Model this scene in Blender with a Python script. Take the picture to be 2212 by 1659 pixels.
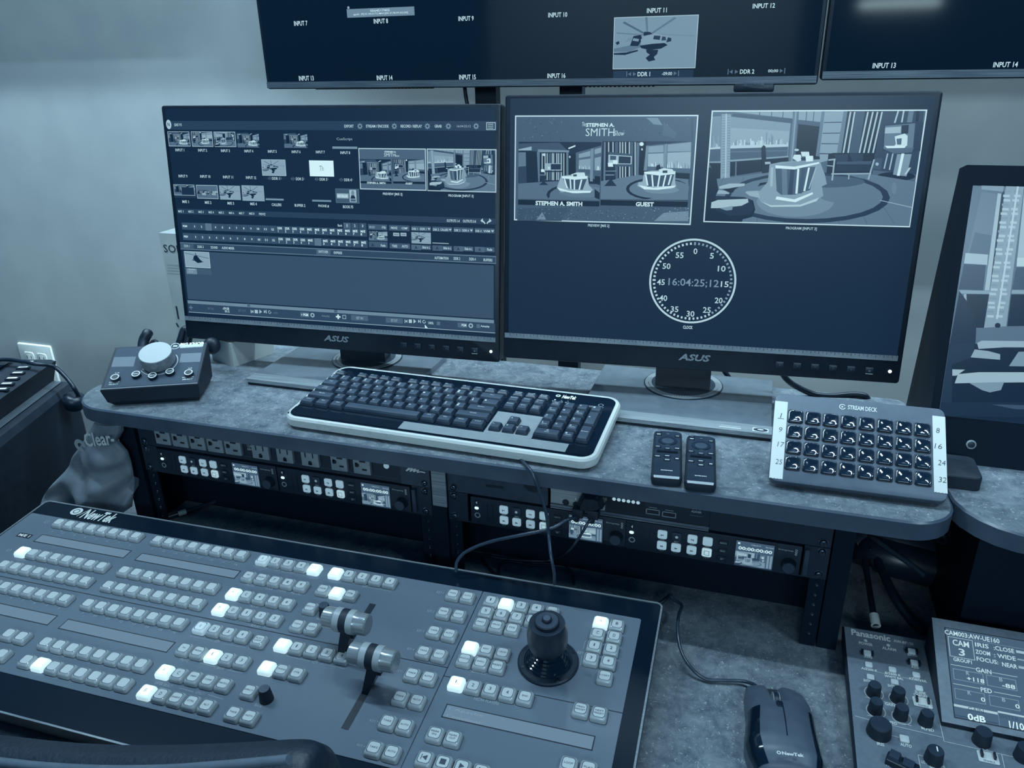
import bpy, bmesh, math, random
import numpy as np
from mathutils import Matrix, Vector
random.seed(7)
S = bpy.context.scene
for o in list(bpy.data.objects): bpy.data.objects.remove(o)
C = S.collection

# ------------------------------------------------------------------ camera
IW, IH = 2212, 1659
FPX = 1677.7
CAM = np.array([0.8669, -0.8380, 0.5308]); YAW, PITCH, ROLL = 0.31645, 0.39884, -0.02039
cd = bpy.data.cameras.new('camera'); cam = bpy.data.objects.new('camera', cd); C.objects.link(cam)
MR = Matrix.Rotation(YAW, 4, 'Z') @ Matrix.Rotation(math.pi/2-PITCH, 4, 'X') @ Matrix.Rotation(ROLL, 4, 'Z')
cam.matrix_world = Matrix.Translation(Vector(CAM)) @ MR
cd.sensor_fit = 'HORIZONTAL'; cd.sensor_width = 36.0; cd.lens = 36.0*FPX/IW
cd.clip_start = 0.01; cd.clip_end = 60
S.camera = cam
RC = np.array(MR.to_3x3())
# ------------------------------------------------------------------ colour ramp of the blue toned photograph
RAMP = [(0, (5, 23, 40)), (.15, (22, 42, 62)), (.3, (50, 72, 94)), (.45, (82, 107, 128)), (.6, (115, 143, 160)),
        (.75, (145, 174, 188)), (.9, (180, 211, 221)), (1, (208, 240, 246))]
def lin(c): return c/12.92 if c <= .04045 else ((c+.055)/1.055)**2.4
def duo(g):
    g = max(0, min(1, g))
    for (a, ca), (b, cb) in zip(RAMP, RAMP[1:]):
        if g <= b:
            t = (g-a)/(b-a); return tuple(lin((x+(y-x)*t)/255) for x, y in zip(ca, cb)) + (1,)
def alb(g, k=1.2):
    t = min(duo(g)[1]*k, max(duo(g)[1], duo(.92)[1])); lo, hi = 0.0, 1.0
    for _ in range(24):
        m = (lo+hi)/2
        if duo(m)[1] < t: lo = m
        else: hi = m
    c = duo(lo) if t > duo(0)[1]*1.001 else duo(0)
    return (min(1, c[0]*1.36), c[1]*.99, c[2]*.86, 1)
# ------------------------------------------------------------------ world, view, lights
w = bpy.data.worlds.new('world'); S.world = w; w.use_nodes = True
bg = w.node_tree.nodes['Background']; bg.inputs[0].default_value = (.05, .33, .76, 1); bg.inputs[1].default_value = .20
S.view_settings.view_transform = 'Standard'; S.view_settings.look = 'None'
S.view_settings.gamma = 1; S.view_settings.exposure = 0.0; S.view_settings.use_curve_mapping = False
LC = (.59, .85, 1.0)
def area(name, loc, tgt, sx, sy, power):
    l = bpy.data.lights.new(name, 'AREA'); l.shape = 'RECTANGLE'; l.size = sx; l.size_y = sy; l.energy = power; l.color = LC
    o = bpy.data.objects.new(name, l); C.objects.link(o); o.location = loc
    o.rotation_euler = (Vector(tgt)-Vector(loc)).to_track_quat('-Z', 'Y').to_euler(); return o
area('ceiling_panel_light', (.62, -.12, 1.85), (.62, -.10, 0), .9, .035, 19)
area('ceiling_panel_light', (2.1, -.7, 1.85), (1.2, 0.0, 0), .5, .2, 13)
area('ceiling_panel_light', (-.75, 0.0, 1.85), (-.7, .55, .1), .9, .05, 27)
area('added_room_fill', (1.3, -2.9, 1.2), (.3, .5, .2), 1.4, .4, 24)  # added fill from behind the camera to lift the wall, no lamp known
area('added_rear_wall_fill', (.1, -2.3, 1.7), (.1, -3.2, .8), 1.2, .1, 30)  # added to brighten the rear wall for its reflection in the display
area('added_wall_wash', (1.0, .60, 1.9), (1.0, .60+.94, 1.9-.34), 3.8, .05, 610)  # added strip aimed only at the back wall to brighten it

# ------------------------------------------------------------------ materials
MATS = {}
def mat(name, g=.2, rough=.5, metal=0, emit=None, es=1.0, spec=.5, var=.06, scale=60, coat=0, bump=0, k=1.2):
    if name in MATS: return MATS[name]
    m = bpy.data.materials.new(name); m.use_nodes = True; MATS[name] = m
    nt = m.node_tree; b = nt.nodes['Principled BSDF']
    c = alb(g, k)
    b.inputs['Metallic'].default_value = metal; b.inputs['Specular IOR Level'].default_value = spec
    b.inputs['Coat Weight'].default_value = coat; b.inputs['Coat Roughness'].default_value = .04
    if var:
        tc = nt.nodes.new('ShaderNodeTexCoord'); n = nt.nodes.new('ShaderNodeTexNoise'); n.inputs['Scale'].default_value = scale; n.inputs['Detail'].default_value = 4
        nt.links.new(tc.outputs['Object'], n.inputs['Vector'])
        r = nt.nodes.new('ShaderNodeValToRGB'); lo, hi = alb(g-var, k), alb(g+var, k)
        r.color_ramp.elements[0].position = .3; r.color_ramp.elements[1].position = .7
        r.color_ramp.elements[0].color = lo; r.color_ramp.elements[1].color = hi
        nt.links.new(n.outputs['Fac'], r.inputs['Fac']); nt.links.new(r.outputs['Color'], b.inputs['Base Color'])
        mr = nt.nodes.new('ShaderNodeMapRange'); mr.inputs['To Min'].default_value = max(0.02, rough*.85); mr.inputs['To Max'].default_value = min(1, rough*1.15)
        nt.links.new(n.outputs['Fac'], mr.inputs['Value']); nt.links.new(mr.outputs['Result'], b.inputs['Roughness'])
        if bump:
            bp = nt.nodes.new('ShaderNodeBump'); bp.inputs['Strength'].default_value = bump; bp.inputs['Distance'].default_value = .002
            nt.links.new(n.outputs['Fac'], bp.inputs['Height']); nt.links.new(bp.outputs['Normal'], b.inputs['Normal'])
    else:
        b.inputs['Base Color'].default_value = c; b.inputs['Roughness'].default_value = rough
    if emit is not None:
        b.inputs['Emission Color'].default_value = duo(emit); b.inputs['Emission Strength'].default_value = es
    return m
def scr(g):           # one glowing tone of a screen image
    k = int(round(max(0, min(1, g))*25))
    return mat('screen_tone_%02d' % k, 0, .25, 0, emit=k/25, es=1.0, spec=.3, var=0)
def ink(g):           # printed marking
    k = int(round(max(0, min(1, g))*10))
    return mat('printed_ink_%02d' % k, k/10, .45, var=0)
def speckle(name, g, flecks=.74, scale=1.0):
    m = bpy.data.materials.new(name); m.use_nodes = True; MATS[name] = m; nt = m.node_tree; N = nt.nodes; L = nt.links
    b = N['Principled BSDF']; tc = N.new('ShaderNodeTexCoord')
    n1 = N.new('ShaderNodeTexNoise'); n1.inputs['Scale'].default_value = 42*scale; n1.inputs['Detail'].default_value = 12; n1.inputs['Roughness'].default_value = .82; n1.inputs['Distortion'].default_value = .3
    r1 = N.new('ShaderNodeValToRGB'); e = r1.color_ramp.elements
    e[0].position = .32; e[0].color = alb(g-.17); e[1].position = .68; e[1].color = alb(g+.15)
    v = N.new('ShaderNodeTexVoronoi'); v.inputs['Scale'].default_value = 300*scale; v.inputs['Randomness'].default_value = 1
    n2 = N.new('ShaderNodeTexNoise'); n2.inputs['Scale'].default_value = 120*scale; n2.inputs['Detail'].default_value = 2
    d = N.new('ShaderNodeMath'); d.operation = 'LESS_THAN'; d.inputs[1].default_value = .34
    sep = N.new('ShaderNodeSeparateColor'); g2 = N.new('ShaderNodeMath'); g2.operation = 'GREATER_THAN'; g2.inputs[1].default_value = .84
    mu = N.new('ShaderNodeMath'); mu.operation = 'MULTIPLY'
    mx = N.new('ShaderNodeMixRGB'); mx.inputs[2].default_value = alb(flecks)
    mul = N.new('ShaderNodeMath'); mul.operation = 'MULTIPLY'; mul.inputs[1].default_value = .7
    L.new(tc.outputs['Object'], n1.inputs['Vector']); L.new(tc.outputs['Object'], n2.inputs['Vector'])
    n2.inputs['Scale'].default_value = 330*scale; va = N.new('ShaderNodeVectorMath'); va.operation = 'MULTIPLY_ADD'; va.inputs[1].default_value = (.012, .012, .012)
    L.new(n2.outputs['Color'], va.inputs[0]); L.new(tc.outputs['Object'], va.inputs[2]); L.new(va.outputs[0], v.inputs['Vector'])
    L.new(n1.outputs['Fac'], r1.inputs['Fac']); L.new(v.outputs['Distance'], d.inputs[0]); L.new(v.outputs['Color'], sep.inputs[0])
    L.new(sep.outputs[0], g2.inputs[0]); L.new(d.outputs[0], mu.inputs[0]); L.new(g2.outputs[0], mu.inputs[1]); L.new(mu.outputs[0], mul.inputs[0])
    L.new(mul.outputs[0], mx.inputs[0]); L.new(r1.outputs['Color'], mx.inputs[1]); L.new(mx.outputs[0], b.inputs['Base Color'])
    b.inputs['Roughness'].default_value = .42
    return m
def brushed(name, g, rough=.3, metal=.6):
    metal = metal*.45
    m = mat(name, g, rough, metal, var=.09, scale=14)
    for n in m.node_tree.nodes:
        if n.type == 'TEX_NOISE':
            mp = m.node_tree.nodes.new('ShaderNodeMapping'); mp.inputs['Scale'].default_value = (1, 60, 60)
            l = n.inputs['Vector'].links[0]; src = l.from_socket; m.node_tree.links.remove(l)
            m.node_tree.links.new(src, mp.inputs['Vector']); m.node_tree.links.new(mp.outputs['Vector'], n.inputs['Vector'])
    return m
LAM = speckle("speckled_laminate", .42)
WALL = mat('painted_wall', .80, .6, var=.02, scale=9, bump=.08, k=1)
BLACK = mat('black_plastic', .05, .38, var=.03)
BLACKM = mat('matte_black_plastic', .04, .6, var=.03)
EDGE = mat('desk_edge_band', .30, .3, var=.03, scale=25)
DARKM = mat('dark_grey_metal', .14, .4, .2, var=.04)
GLOSS = mat('glossy_black', .02, .08, var=.01)
SILVER = brushed('brushed_silver', .58, .35, .15)
GREYP = mat('slate_grey_plastic', .34, .45, var=.03)
RUB = mat('cable_rubber', .05, .35, var=.02)
BEZ = mat('monitor_bezel', .02, .42, var=.02)

# ------------------------------------------------------------------ geometry helpers
TXT = {}
def text_mesh(s, bold=0, shear=0):
    k = (s, bold, shear)
    if k not in TXT:
        cu = bpy.data.curves.new('t', 'FONT'); cu.body = s; cu.offset = bold; cu.shear = shear; cu.resolution_u = 2
        cu.space_line = .9; cu.align_x = 'LEFT'
        ob = bpy.data.objects.new('t', cu); me = bpy.data.meshes.new_from_object(ob)
        vs = [(v.co.x, v.co.y) for v in me.vertices]; fs = [tuple(p.vertices) for p in me.polygons]
        bpy.data.objects.remove(ob); bpy.data.meshes.remove(me); bpy.data.curves.remove(cu)
        if vs:
            x0 = min(v[0] for v in vs); x1 = max(v[0] for v in vs); y0 = min(v[1] for v in vs); y1 = max(v[1] for v in vs)
            vs = [((x-x0)/max(x1-x0, 1e-6)-.5, (y-y0)/max(y1-y0, 1e-6)-.5) for x, y in vs]; asp = (x1-x0)/max(y1-y0, 1e-6)
        else: asp = 1
        TXT[k] = (vs, fs, asp)
    return TXT[k]
class B:
    """collects the shapes of ONE mesh object"""
    def __init__(s): s.v = []; s.f = []; s.m = []; s.mats = []; s.sm = True
    def mi(s, m):
        if m not in s.mats: s.mats.append(m)
        return s.mats.index(m)
    def face(s, pts, m):
        n = len(s.v); s.v += [tuple(p) for p in pts]; s.f.append(tuple(range(n, n+len(pts)))); s.m.append(s.mi(m))
    def loft(s, loops, m, cap0=True, cap1=True, mtop=None):
        k = len(loops[0]); n = len(s.v); i = s.mi(m)
        for lp in loops: s.v += [tuple(p) for p in lp]
        for a in range(len(loops)-1):
            for b in range(k):
                s.f.append((n+a*k+b, n+a*k+(b+1) % k, n+(a+1)*k+(b+1) % k, n+(a+1)*k+b)); s.m.append(i)
        if cap0: s.f.append(tuple(n+b for b in reversed(range(k)))); s.m.append(i)
        if cap1: s.f.append(tuple(n+(len(loops)-1)*k+b for b in range(k))); s.m.append(s.mi(mtop) if mtop else i)
        return s
    def box(s, x0, x1, y0, y1, z0, z1, m):
        q = lambda z: [(x0, y0, z), (x1, y0, z), (x1, y1, z), (x0, y1, z)]
        return s.loft([q(z0), q(z1)], m)
    def rbox(s, cx, cy, w, h, z0, z1, m, r=.002, bev=.001, taper=0, mtop=None, seg=4):
        def lp(e, z): return [(x+cx, y+cy, z) for x, y in rrect(w-2*e, h-2*e, max(r-e*.5, .0003), seg)]
        return s.loft([lp(0, z0), lp(taper, z1-bev), lp(taper+bev*.35, z1-bev*.3), lp(taper+bev, z1)], m, mtop=mtop)
    def lathe(s, prof, m, c=(0, 0), seg=24, cap0=True, cap1=True, mtop=None):
        return s.loft([[(c[0]+r*math.cos(2*math.pi*i/seg), c[1]+r*math.sin(2*math.pi*i/seg), z) for i in range(seg)] for r, z in prof], m, cap0, cap1, mtop)
    def tube(s, pts, r, m, seg=8, smooth=True):
        P = [Vector(p) for p in pts]
        if smooth and len(P) > 2: P = catmull(P)
        loops = []; up = Vector((0, 0, 1))
        for i, p in enumerate(P):
            t = (P[min(i+1, len(P)-1)]-P[max(i-1, 0)]).normalized()
            a = t.cross(up)
            if a.length < .05: a = t.cross(Vector((1, 0, 0)))
            a.normalize(); b = t.cross(a); rr = r[i*len(r)//len(P)] if isinstance(r, (list, tuple)) else r
            loops.append([p+a*rr*math.cos(2*math.pi*k/seg)+b*rr*math.sin(2*math.pi*k/seg) for k in range(seg)])
        return s.loft(loops, m)
    def prism(s, pts, z0, z1, m, mtop=None):
        if area2(pts) < 0: pts = pts[::-1]
        return s.loft([[(x, y, z0) for x, y in pts], [(x, y, z1) for x, y in pts]], m, mtop=mtop)
    def flat(s, pts, z, m):
        if area2(pts) < 0: pts = pts[::-1]
        s.face([(x, y, z) for x, y in pts], m)
    def rect(s, x0, y0, x1, y1, z, m):
        x0, x1 = min(x0, x1), max(x0, x1); y0, y1 = min(y0, y1), max(y0, y1)
        s.face([(x0, y0, z), (x1, y0, z), (x1, y1, z), (x0, y1, z)], m)
    def line(s, a, b, wd, z, m):
        a = Vector(a); b = Vector(b); d = b-a
        if d.length < 1e-7: return
        d.normalize(); n = Vector((-d.y, d.x))*wd/2
        s.flat([tuple(a-n), tuple(b-n), tuple(b+n), tuple(a+n)], z, m)
    def frame(s, x0, y0, x1, y1, wd, z, m):
        s.rect(x0, y0, x1, y0+wd, z, m); s.rect(x0, y1-wd, x1, y1, z, m); s.rect(x0, y0, x0+wd, y1, z, m); s.rect(x1-wd, y0, x1, y1, z, m)
    def disc(s, c, r, z, m, seg=20, ry=None):
        s.face([(c[0]+r*math.cos(2*math.pi*i/seg), c[1]+(ry or r)*math.sin(2*math.pi*i/seg), z) for i in range(seg)], m)
    def ring(s, c, r0, r1, z, m, seg=32, a0=0, a1=360):
        for i in range(seg):
            a = math.radians(a0+(a1-a0)*i/seg); b = math.radians(a0+(a1-a0)*(i+1)/seg)
            s.face([(c[0]+r0*math.cos(a), c[1]+r0*math.sin(a), z), (c[0]+r1*math.cos(a), c[1]+r1*math.sin(a), z), (c[0]+r1*math.cos(b), c[1]+r1*math.sin(b), z), (c[0]+r0*math.cos(b), c[1]+r0*math.sin(b), z)], m)
    def text(s, t, c, h, z, m, w=None, bold=0, shear=0, ang=0):
        vs, fs, asp = text_mesh(t, bold, shear)
        if not vs: return
        if w is None: w = h*asp
        if t == '1': w = min(w, h*.3)
        n = len(s.v); i = s.mi(m); ca, sa = math.cos(ang), math.sin(ang)
        s.v += [(c[0]+x*w*ca-y*h*sa, c[1]+x*w*sa+y*h*ca, z) for x, y in vs]
        for f in fs: s.f.append(tuple(n+k for k in f)); s.m.append(i)
    def xf(s, M, n0):        # move everything added since vertex n0
        for k in range(n0, len(s.v)): s.v[k] = tuple(M @ Vector(s.v[k]))
    def mesh(s, name, smooth=24):
        me = bpy.data.meshes.new(name); me.from_pydata(s.v, [], s.f)
        for m in s.mats: me.materials.append(m)
        me.polygons.foreach_set('material_index', s.m)
        if smooth:
            me.polygons.foreach_set('use_smooth', [True]*len(s.f)); me.set_sharp_from_angle(angle=math.radians(smooth))
        me.update(); return me
def rrect(w, h, r, seg=4):
    o = []; r = min(r, w/2-1e-5, h/2-1e-5)
    for cx, cy, a in ((w/2-r, h/2-r, 0), (-w/2+r, h/2-r, 90), (-w/2+r, -h/2+r, 180), (w/2-r, -h/2+r, 270)):
        for i in range(seg+1):
            t = math.radians(a+90*i/seg); o.append((cx+r*math.cos(t), cy+r*math.sin(t)))
    return o
def area2(p): return sum(p[i][0]*p[(i+1) % len(p)][1]-p[(i+1) % len(p)][0]*p[i][1] for i in range(len(p)))
def catmull(P, n=8):
    o = []; Q = [P[0]*2-P[1]]+P+[P[-1]*2-P[-2]]
    for i in range(1, len(Q)-2):
        a, b, c, d = Q[i-1:i+3]
        for k in range(n):
            t = k/n; o.append(.5*((2*b)+(c-a)*t+(2*a-5*b+4*c-d)*t*t+(3*b-a-3*c+d)*t**3))
    return o+[P[-1]]
def ray(x, y): return RC @ np.array([(x-IW/2)/FPX, (IH/2-y)/FPX, -1.0])
def at(x, y, X=None, Y=None, Z=None):
    """point of the place seen at (x, y) of the photograph, on the plane X=, Y= or Z="""
    d = ray(x, y); k, v = (0, X) if X is not None else (1, Y) if Y is not None else (2, Z)
    return Vector(CAM+d*((v-CAM[k])/d[k]))
class F:
    """a frame (plane) of a real object: u right, v up along the face, n out of it"""
    def __init__(s, o, yaw=0, tilt=0):
        e = np.array([math.cos(yaw), math.sin(yaw), 0]); b = np.array([-math.sin(yaw), math.cos(yaw), 0])
        s.o = np.array(o, float); s.u = e; s.v = b*math.cos(tilt)+np.array([0, 0, 1.])*math.sin(tilt); s.n = np.cross(s.u, s.v)
        s.M = Matrix(((s.u[0], s.v[0], s.n[0], s.o[0]), (s.u[1], s.v[1], s.n[1], s.o[1]), (s.u[2], s.v[2], s.n[2], s.o[2]), (0, 0, 0, 1)))
    def px(s, x, y, h=0):
        d = ray(x, y); o = s.o+s.n*h; t = ((o-CAM) @ s.n)/(d @ s.n); p = CAM+d*t-s.o
        return (float(p @ s.u), float(p @ s.v))
    def loc(s, p): q = np.array(p)-s.o; return (float(q @ s.u), float(q @ s.v), float(q @ s.n))
    def sc(s, x, y, h=0):
        a = s.px(x-1, y, h); b = s.px(x+1, y, h); c = s.px(x, y-1, h); d = s.px(x, y+1, h)
        return math.dist(a, b)/2, math.dist(c, d)/2
    def txt(s, b, t, x, y, wpx, hpx, z, m, bold=.01, shear=0, h=0, ang=0):
        sx, sy = s.sc(x, y, h); b.text(t, s.px(x, y, h), hpx*sy, z, m, w=wpx*sx, bold=bold, shear=shear, ang=ang)
def Z(x0, y0, k): return lambda x, y: (x0+x/k, y0+y/k)
# ------------------------------------------------------------------ scene tree
def tag(o, label, cat, group=None, kind=None):
    o['label'] = label; o['category'] = cat
    if group: o['group'] = group
    if kind: o['kind'] = kind
    return o
def thing(name, label, cat, fr=None, group=None):
    o = bpy.data.objects.new(name, None); C.objects.link(o); o.empty_display_size = .02
    if fr is not None: o.matrix_world = fr.M if isinstance(fr, F) else fr
    return tag(o, label, cat, group)
def part(name, b, parent, label=None, smooth=24, kind=None):
    o = bpy.data.objects.new(name, b.mesh(name, smooth) if isinstance(b, B) else b); C.objects.link(o); o.parent = parent
    if label: o['label'] = label
    if kind: o['kind'] = kind
    return o
def solo(name, b, label, cat, fr=None, group=None, smooth=24):
    o = bpy.data.objects.new(name, b.mesh(name, smooth)); C.objects.link(o)
    if fr is not None: o.matrix_world = fr.M if isinstance(fr, F) else fr
    return tag(o, label, cat, group)
def struct(name, b, smooth=0):
    o = bpy.data.objects.new(name, b.mesh(name, smooth)); C.objects.link(o); o['kind'] = 'structure'; return o
def kids(o, allo): return [c for c in allo if c.parent == o]
def dup(src, M, label, group=None):
    allo = list(bpy.data.objects)
    r = src.copy(); C.objects.link(r); r.matrix_world = M; r['label'] = label
    if group: r['group'] = group
    for ch in kids(src, allo):
        c = ch.copy(); C.objects.link(c); c.parent = r
        for g in kids(ch, allo):
            d = g.copy(); C.objects.link(d); d.parent = c
    return r
ZS, ZD, GAP = .0713, -.1533, .0424        # riser shelf top, desk top, gap between the two rack bays
YW = .66                                  # back wall
def world_local(pts, fr): return [fr.loc(p) for p in pts]
# ================================================================== the room
b = B(); b.box(-3.2, 3.6, YW, YW+.1, -.9, 1.2, WALL); struct('wall_back', b)
b = B(); b.box(-3.2, 3.6, -3.2, YW, -.95, -.9, mat('dark_carpet', .15, .9, var=.08, scale=200)); struct('floor', b)
b = B(); b.box(-.85, .95, -3.2, -3.1, -.9, 2.0, mat('painted_rear_wall', .85, .6, var=.02, k=1)); struct('wall_rear', b)
b = B(); b.box(-2.6, -.16, .5, .56, .808, 1.25, WALL); struct('unseen_shade_beam', b)  # unseen beam added to cast the shadow edge on the left wall
# ================================================================== desks
def shelf_outline(pts, n=7):
    """polygon with rounded corners: (x, y, radius)"""
    o = []; k = len(pts)
    for i in range(k):
        p = Vector(pts[i][:2]); a = Vector(pts[i-1][:2]); c = Vector(pts[(i+1) % k][:2]); r = pts[i][2]
        if r <= 0: o.append(tuple(p)); continue
        d0 = (a-p).normalized(); d1 = (c-p).normalized(); half = d0.angle(d1)/2; t = r/math.tan(half)
        s0 = p+d0*t; s1 = p+d1*t; cen = p+(d0+d1).normalized()*(r/math.sin(half))
        a0 = math.atan2(*(s0-cen).yx); a1 = math.atan2(*(s1-cen).yx); da = (a1-a0+math.pi) % (2*math.pi)-math.pi
        o += [(cen.x+r*math.cos(a0+da*j/n), cen.y+r*math.sin(a0+da*j/n)) for j in range(n+1)]
    return o
def board(outline, z0, z1, top=LAM, edge=EDGE):
    b = B()
    if area2(outline) < 0: outline = outline[::-1]
    def off(d):
        k = len(outline); r = []
        for i in range(k):
            p = Vector(outline[i]); t = (Vector(outline[(i+1) % k])-Vector(outline[i-1])).normalized(); r.append((p.x-t.y*d, p.y+t.x*d))
        return r
    o2 = off(.0025)
    b.loft([[(x, y, z0) for x, y in outline], [(x, y, z1-.002) for x, y in outline], [(x, y, z1) for x, y in o2]], edge, cap1=False)
    b.flat(o2, z1, top); return b
desk = thing('desk', 'long speckled grey laminate desk top carrying the big button panel and the mouse', 'desk', Matrix.Translation((.4, 0, 0)))
def shift(b, dx, dy=0, dz=0):
    b.v = [(x+dx, y+dy, z+dz) for x, y, z in b.v]; return b
part('desktop', shift(board([(-.165, -.425), (2.0, -.425), (2.0, .36), (-.165, .36)], ZD-.03, ZD), -.4), desk)
part('pedestal', shift(B().box(-.155, -.125, -.40, .33, -.9, ZD-.03, DARKM).box(1.95, 1.98, -.40, .33, -.9, ZD-.03, DARKM), -.4), desk)
riser = thing('equipment_riser', 'raised speckled laminate shelf over two black rack bays, under the two desktop monitors', 'shelf unit', Matrix.Translation((0, 0, ZD)))
rz = -ZD
part('shelf_top', shift(board(shelf_outline([(-.105, -.0491, .07), (1.0975, -.0491, .05), (1.085, .29, .02), (-.06, .29, .04)]), .0493, ZS), 0, 0, rz), riser)
RB = mat('black_rack_steel', .0, .55, 0, var=.01, spec=.15)
for x0, x1 in ((-.052, -.0185), (.9835, 1.006)):
    part('side_panel', shift(B().box(x0, x1, .001, .28, ZD, .0493, RB), 0, 0, rz), riser)
part('divider_panel', shift(B().box(.4755, .497, -.004, .28, ZD, .0493, RB), 0, 0, rz), riser)
part('divider_strip', shift(B().box(.478, .4985, -.0065, -.0041, -.03, .0493, brushed('lit_divider_silver', .55, .4)), 0, 0, rz), riser, 'scuffed aluminium strip')  # bright silver only where light falls on the upper divider edge
for xq, xw in ((-.0184, .4754), (.4971, .9834)): part('back_panel', shift(B().box(xq, xw, .075, .085, ZD, .0493, RB), 0, 0, rz), riser)
hole = mat('rail_hole_glint', .5, .3, .6, var=0)
for xa in (0, .465, .465+GAP, .93+GAP):
    b = B(); b.box(xa-.009, xa+.009, .0005, .003, ZD+.001, .039, RB)
    for i in range(7):
        z = -.0610-i*.0145
        if z < ZD+.008: break
        b.v and None
        n0 = len(b.v); b.lathe([(.0026, 0), (.0019, .0006)], GLOSS, seg=10); b.lathe([(.0011, .0004), (.0008, .0009)], hole, c=(.0007, -.0012), seg=6)
        b.xf(Matrix.Translation((xa, .0005, z)) @ Matrix.Rotation(math.pi/2, 4, 'X'), n0)
    part('rack_rail', shift(b, 0, 0, rz), riser)
# right hand riser with the curved corner
rise2 = thing('equipment_riser', 'curved speckled shelf at the right edge carrying the thick framed display', 'shelf unit', Matrix.Translation((1.15, 0, ZD)))
o = [(1.0945, .28), (1.0945, .0312)]+[(1.0945+.075-.075*math.cos(math.radians(a))*1.0, .0312-.0765*math.sin(math.radians(a))) for a in (15, 30, 45, 60, 75, 90)]+[(1.9, -.0455), (1.9, .28)]
part('shelf_top', shift(board(o, .0493, ZS), -1.15, 0, rz), rise2)
part('cabinet_body', shift(B().box(1.135, 1.88, .02, .27, ZD, .0493, RB), -1.15, 0, rz), rise2)
# low dark bundle behind the desk between the risers
b = B()
for k, (yy_, dz, r) in enumerate(((.20, .035, .035), (.235, .09, .035), (.25, .14, .030), (.17, .03, .026))):
    b.tube([(1.035+.008*k, yy_, ZD+dz*.8), (1.06, yy_+.01, ZD+dz+.004), (1.09, yy_, ZD+dz+.006), (1.133, yy_, ZD+dz)], r, RUB, 12)
solo('cable_bundle', b, 'thick dark cable bundle lying behind the gap between the two risers', 'cables', smooth=60)

# ================================================================== back of the room: outlet, cartons, tv stand
WF = F((0, YW, 0), 0, math.pi/2)
def wpx(x, y): return WF.px(x, y)
plate = thing('wall_outlet', 'white wall plate with paired power sockets low on the left wall', 'outlet', F((*at(86, 786, Y=YW),), 0, math.pi/2))
IV = mat('ivory_plastic', .92, .35, var=.01, k=1)
cover = part('cover_plate', B().rbox(0, 0, .116, .116, 0, .006, IV, .004, .003), plate)
for sx in (-.022, .022):
    b = B(); b.rbox(sx, 0, .034, .07, .006, .0075, IV, .006, .0008)
    for dy in (-.019, .019):
        b.rect(sx-.009, dy-.003, sx-.0065, dy+.006, .0077, ink(.1)); b.rect(sx+.006, dy-.003, sx+.0085, dy+.006, .0077, ink(.1)); b.disc((sx, dy-.009), .0028, .0077, ink(.1), 10)
        b.ring((sx, dy), .0135, .0142, .0077, ink(.45), 20)
    part('socket', b, cover)
KR = mat('white_cardboard', .82, .6, var=.03, scale=20, k=1)
KD = mat('grey_cardboard_panel', .5, .6, var=.03, scale=20)
p = at(342, 503, Y=.46); cf = F((p.x, .46, -.9), 0, math.pi/2); hh = p.z+.9
b = B(); b.loft([[(0, 0, 0), (.44, 0, 0), (.44, 0, -.08), (0, 0, -.08)], [(0, hh, 0), (.44, hh, 0), (.44, hh, -.08), (0, hh, -.08)]][::-1], KR)
box1 = thing('carton', 'tall white printed carton standing behind the left monitor', 'box', cf)
part('carton_body', b, box1, smooth=0)
b = B(); b.text('SONY', (cf.px(355, 537)[0]+.032, cf.px(355, 537)[1]+.001), .016, .0008, ink(.1), w=.066)
for k in range(4):
    u, v = cf.px(362, 572+6*k); b.rect(u, v, u+.05, v+.001, .0006, ink(.65))
for a, c in ((661, 689), (698, 706)):
    u, v = cf.px(381, a); u2, v2 = cf.px(386, c); b.line((u, v), (u2, v2), .004, .0006, ink(.2))
part('carton_print', b, box1)
# small carton on the shelf, one corner to the viewer
c0 = at(506, 793, Z=ZS); cl = at(463.8, 778.4, Z=ZS); cr = at(603, 766, Z=ZS)
dl = Vector((cl-c0).xy).normalized(); dr = Vector((-dl.y, dl.x))*-1
if dr.y < 0: dr = -dr
L1, L2 = .060, (cr-c0).length; q = [Vector((c0.x, c0.y)), Vector((c0.x, c0.y))+dl*L1, Vector((c0.x, c0.y))+dl*L1+dr*L2, Vector((c0.x, c0.y))+dr*L2]
b = B(); m0 = Vector((c0.x, c0.y, ZS))
pp = [(v.x-m0.x, v.y-m0.y) for v in q]
b.prism(pp, 0, .0415, KR)
sm = solo('carton', b, 'small pale carton on the shelf under the left monitor, one corner forward', 'box', Matrix.Translation(m0), smooth=0)
stand = thing('display_stand', 'black twin post floor stand holding the large wall display behind the monitors', 'stand', Matrix.Translation((.47, .575, -.9)))
def wpole(pa, pb, pc, pd, y):   # edges seen at top (pa, pb) and bottom (pc, pd)
    return (at(*pa, Y=y).x+at(*pb, Y=y).x)/2, abs(at(*pb, Y=y).x-at(*pa, Y=y).x)
xa, wa = wpole((1029, 200), (1074, 200), 0, 0, .57); xb, wb = wpole((1221, 195), (1270, 195), 0, 0, .57); xc, wc = wpole((1195, 790), (1245, 790), 0, 0, .57)
PL = mat('black_powder_coat', .03, .45, .2, var=.02)
part('post', B().box(xa-.47-wa/2, xa-.47+wa/2, -.012, .012, 0, 1.7, PL), stand); xb2 = (xb+xc)/2
part('post', B().box(xb2-.47-wb/2, xb2-.47+wb/2, -.012, .012, 0, 1.7, PL), stand)
part('cross_bar', B().box(-.16, .22, -.0165, -.0121, 1.55, 1.65, PL), stand)
part('foot', B().box(-.35, .35, -.012, .012, 0, .02, PL), stand)

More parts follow.
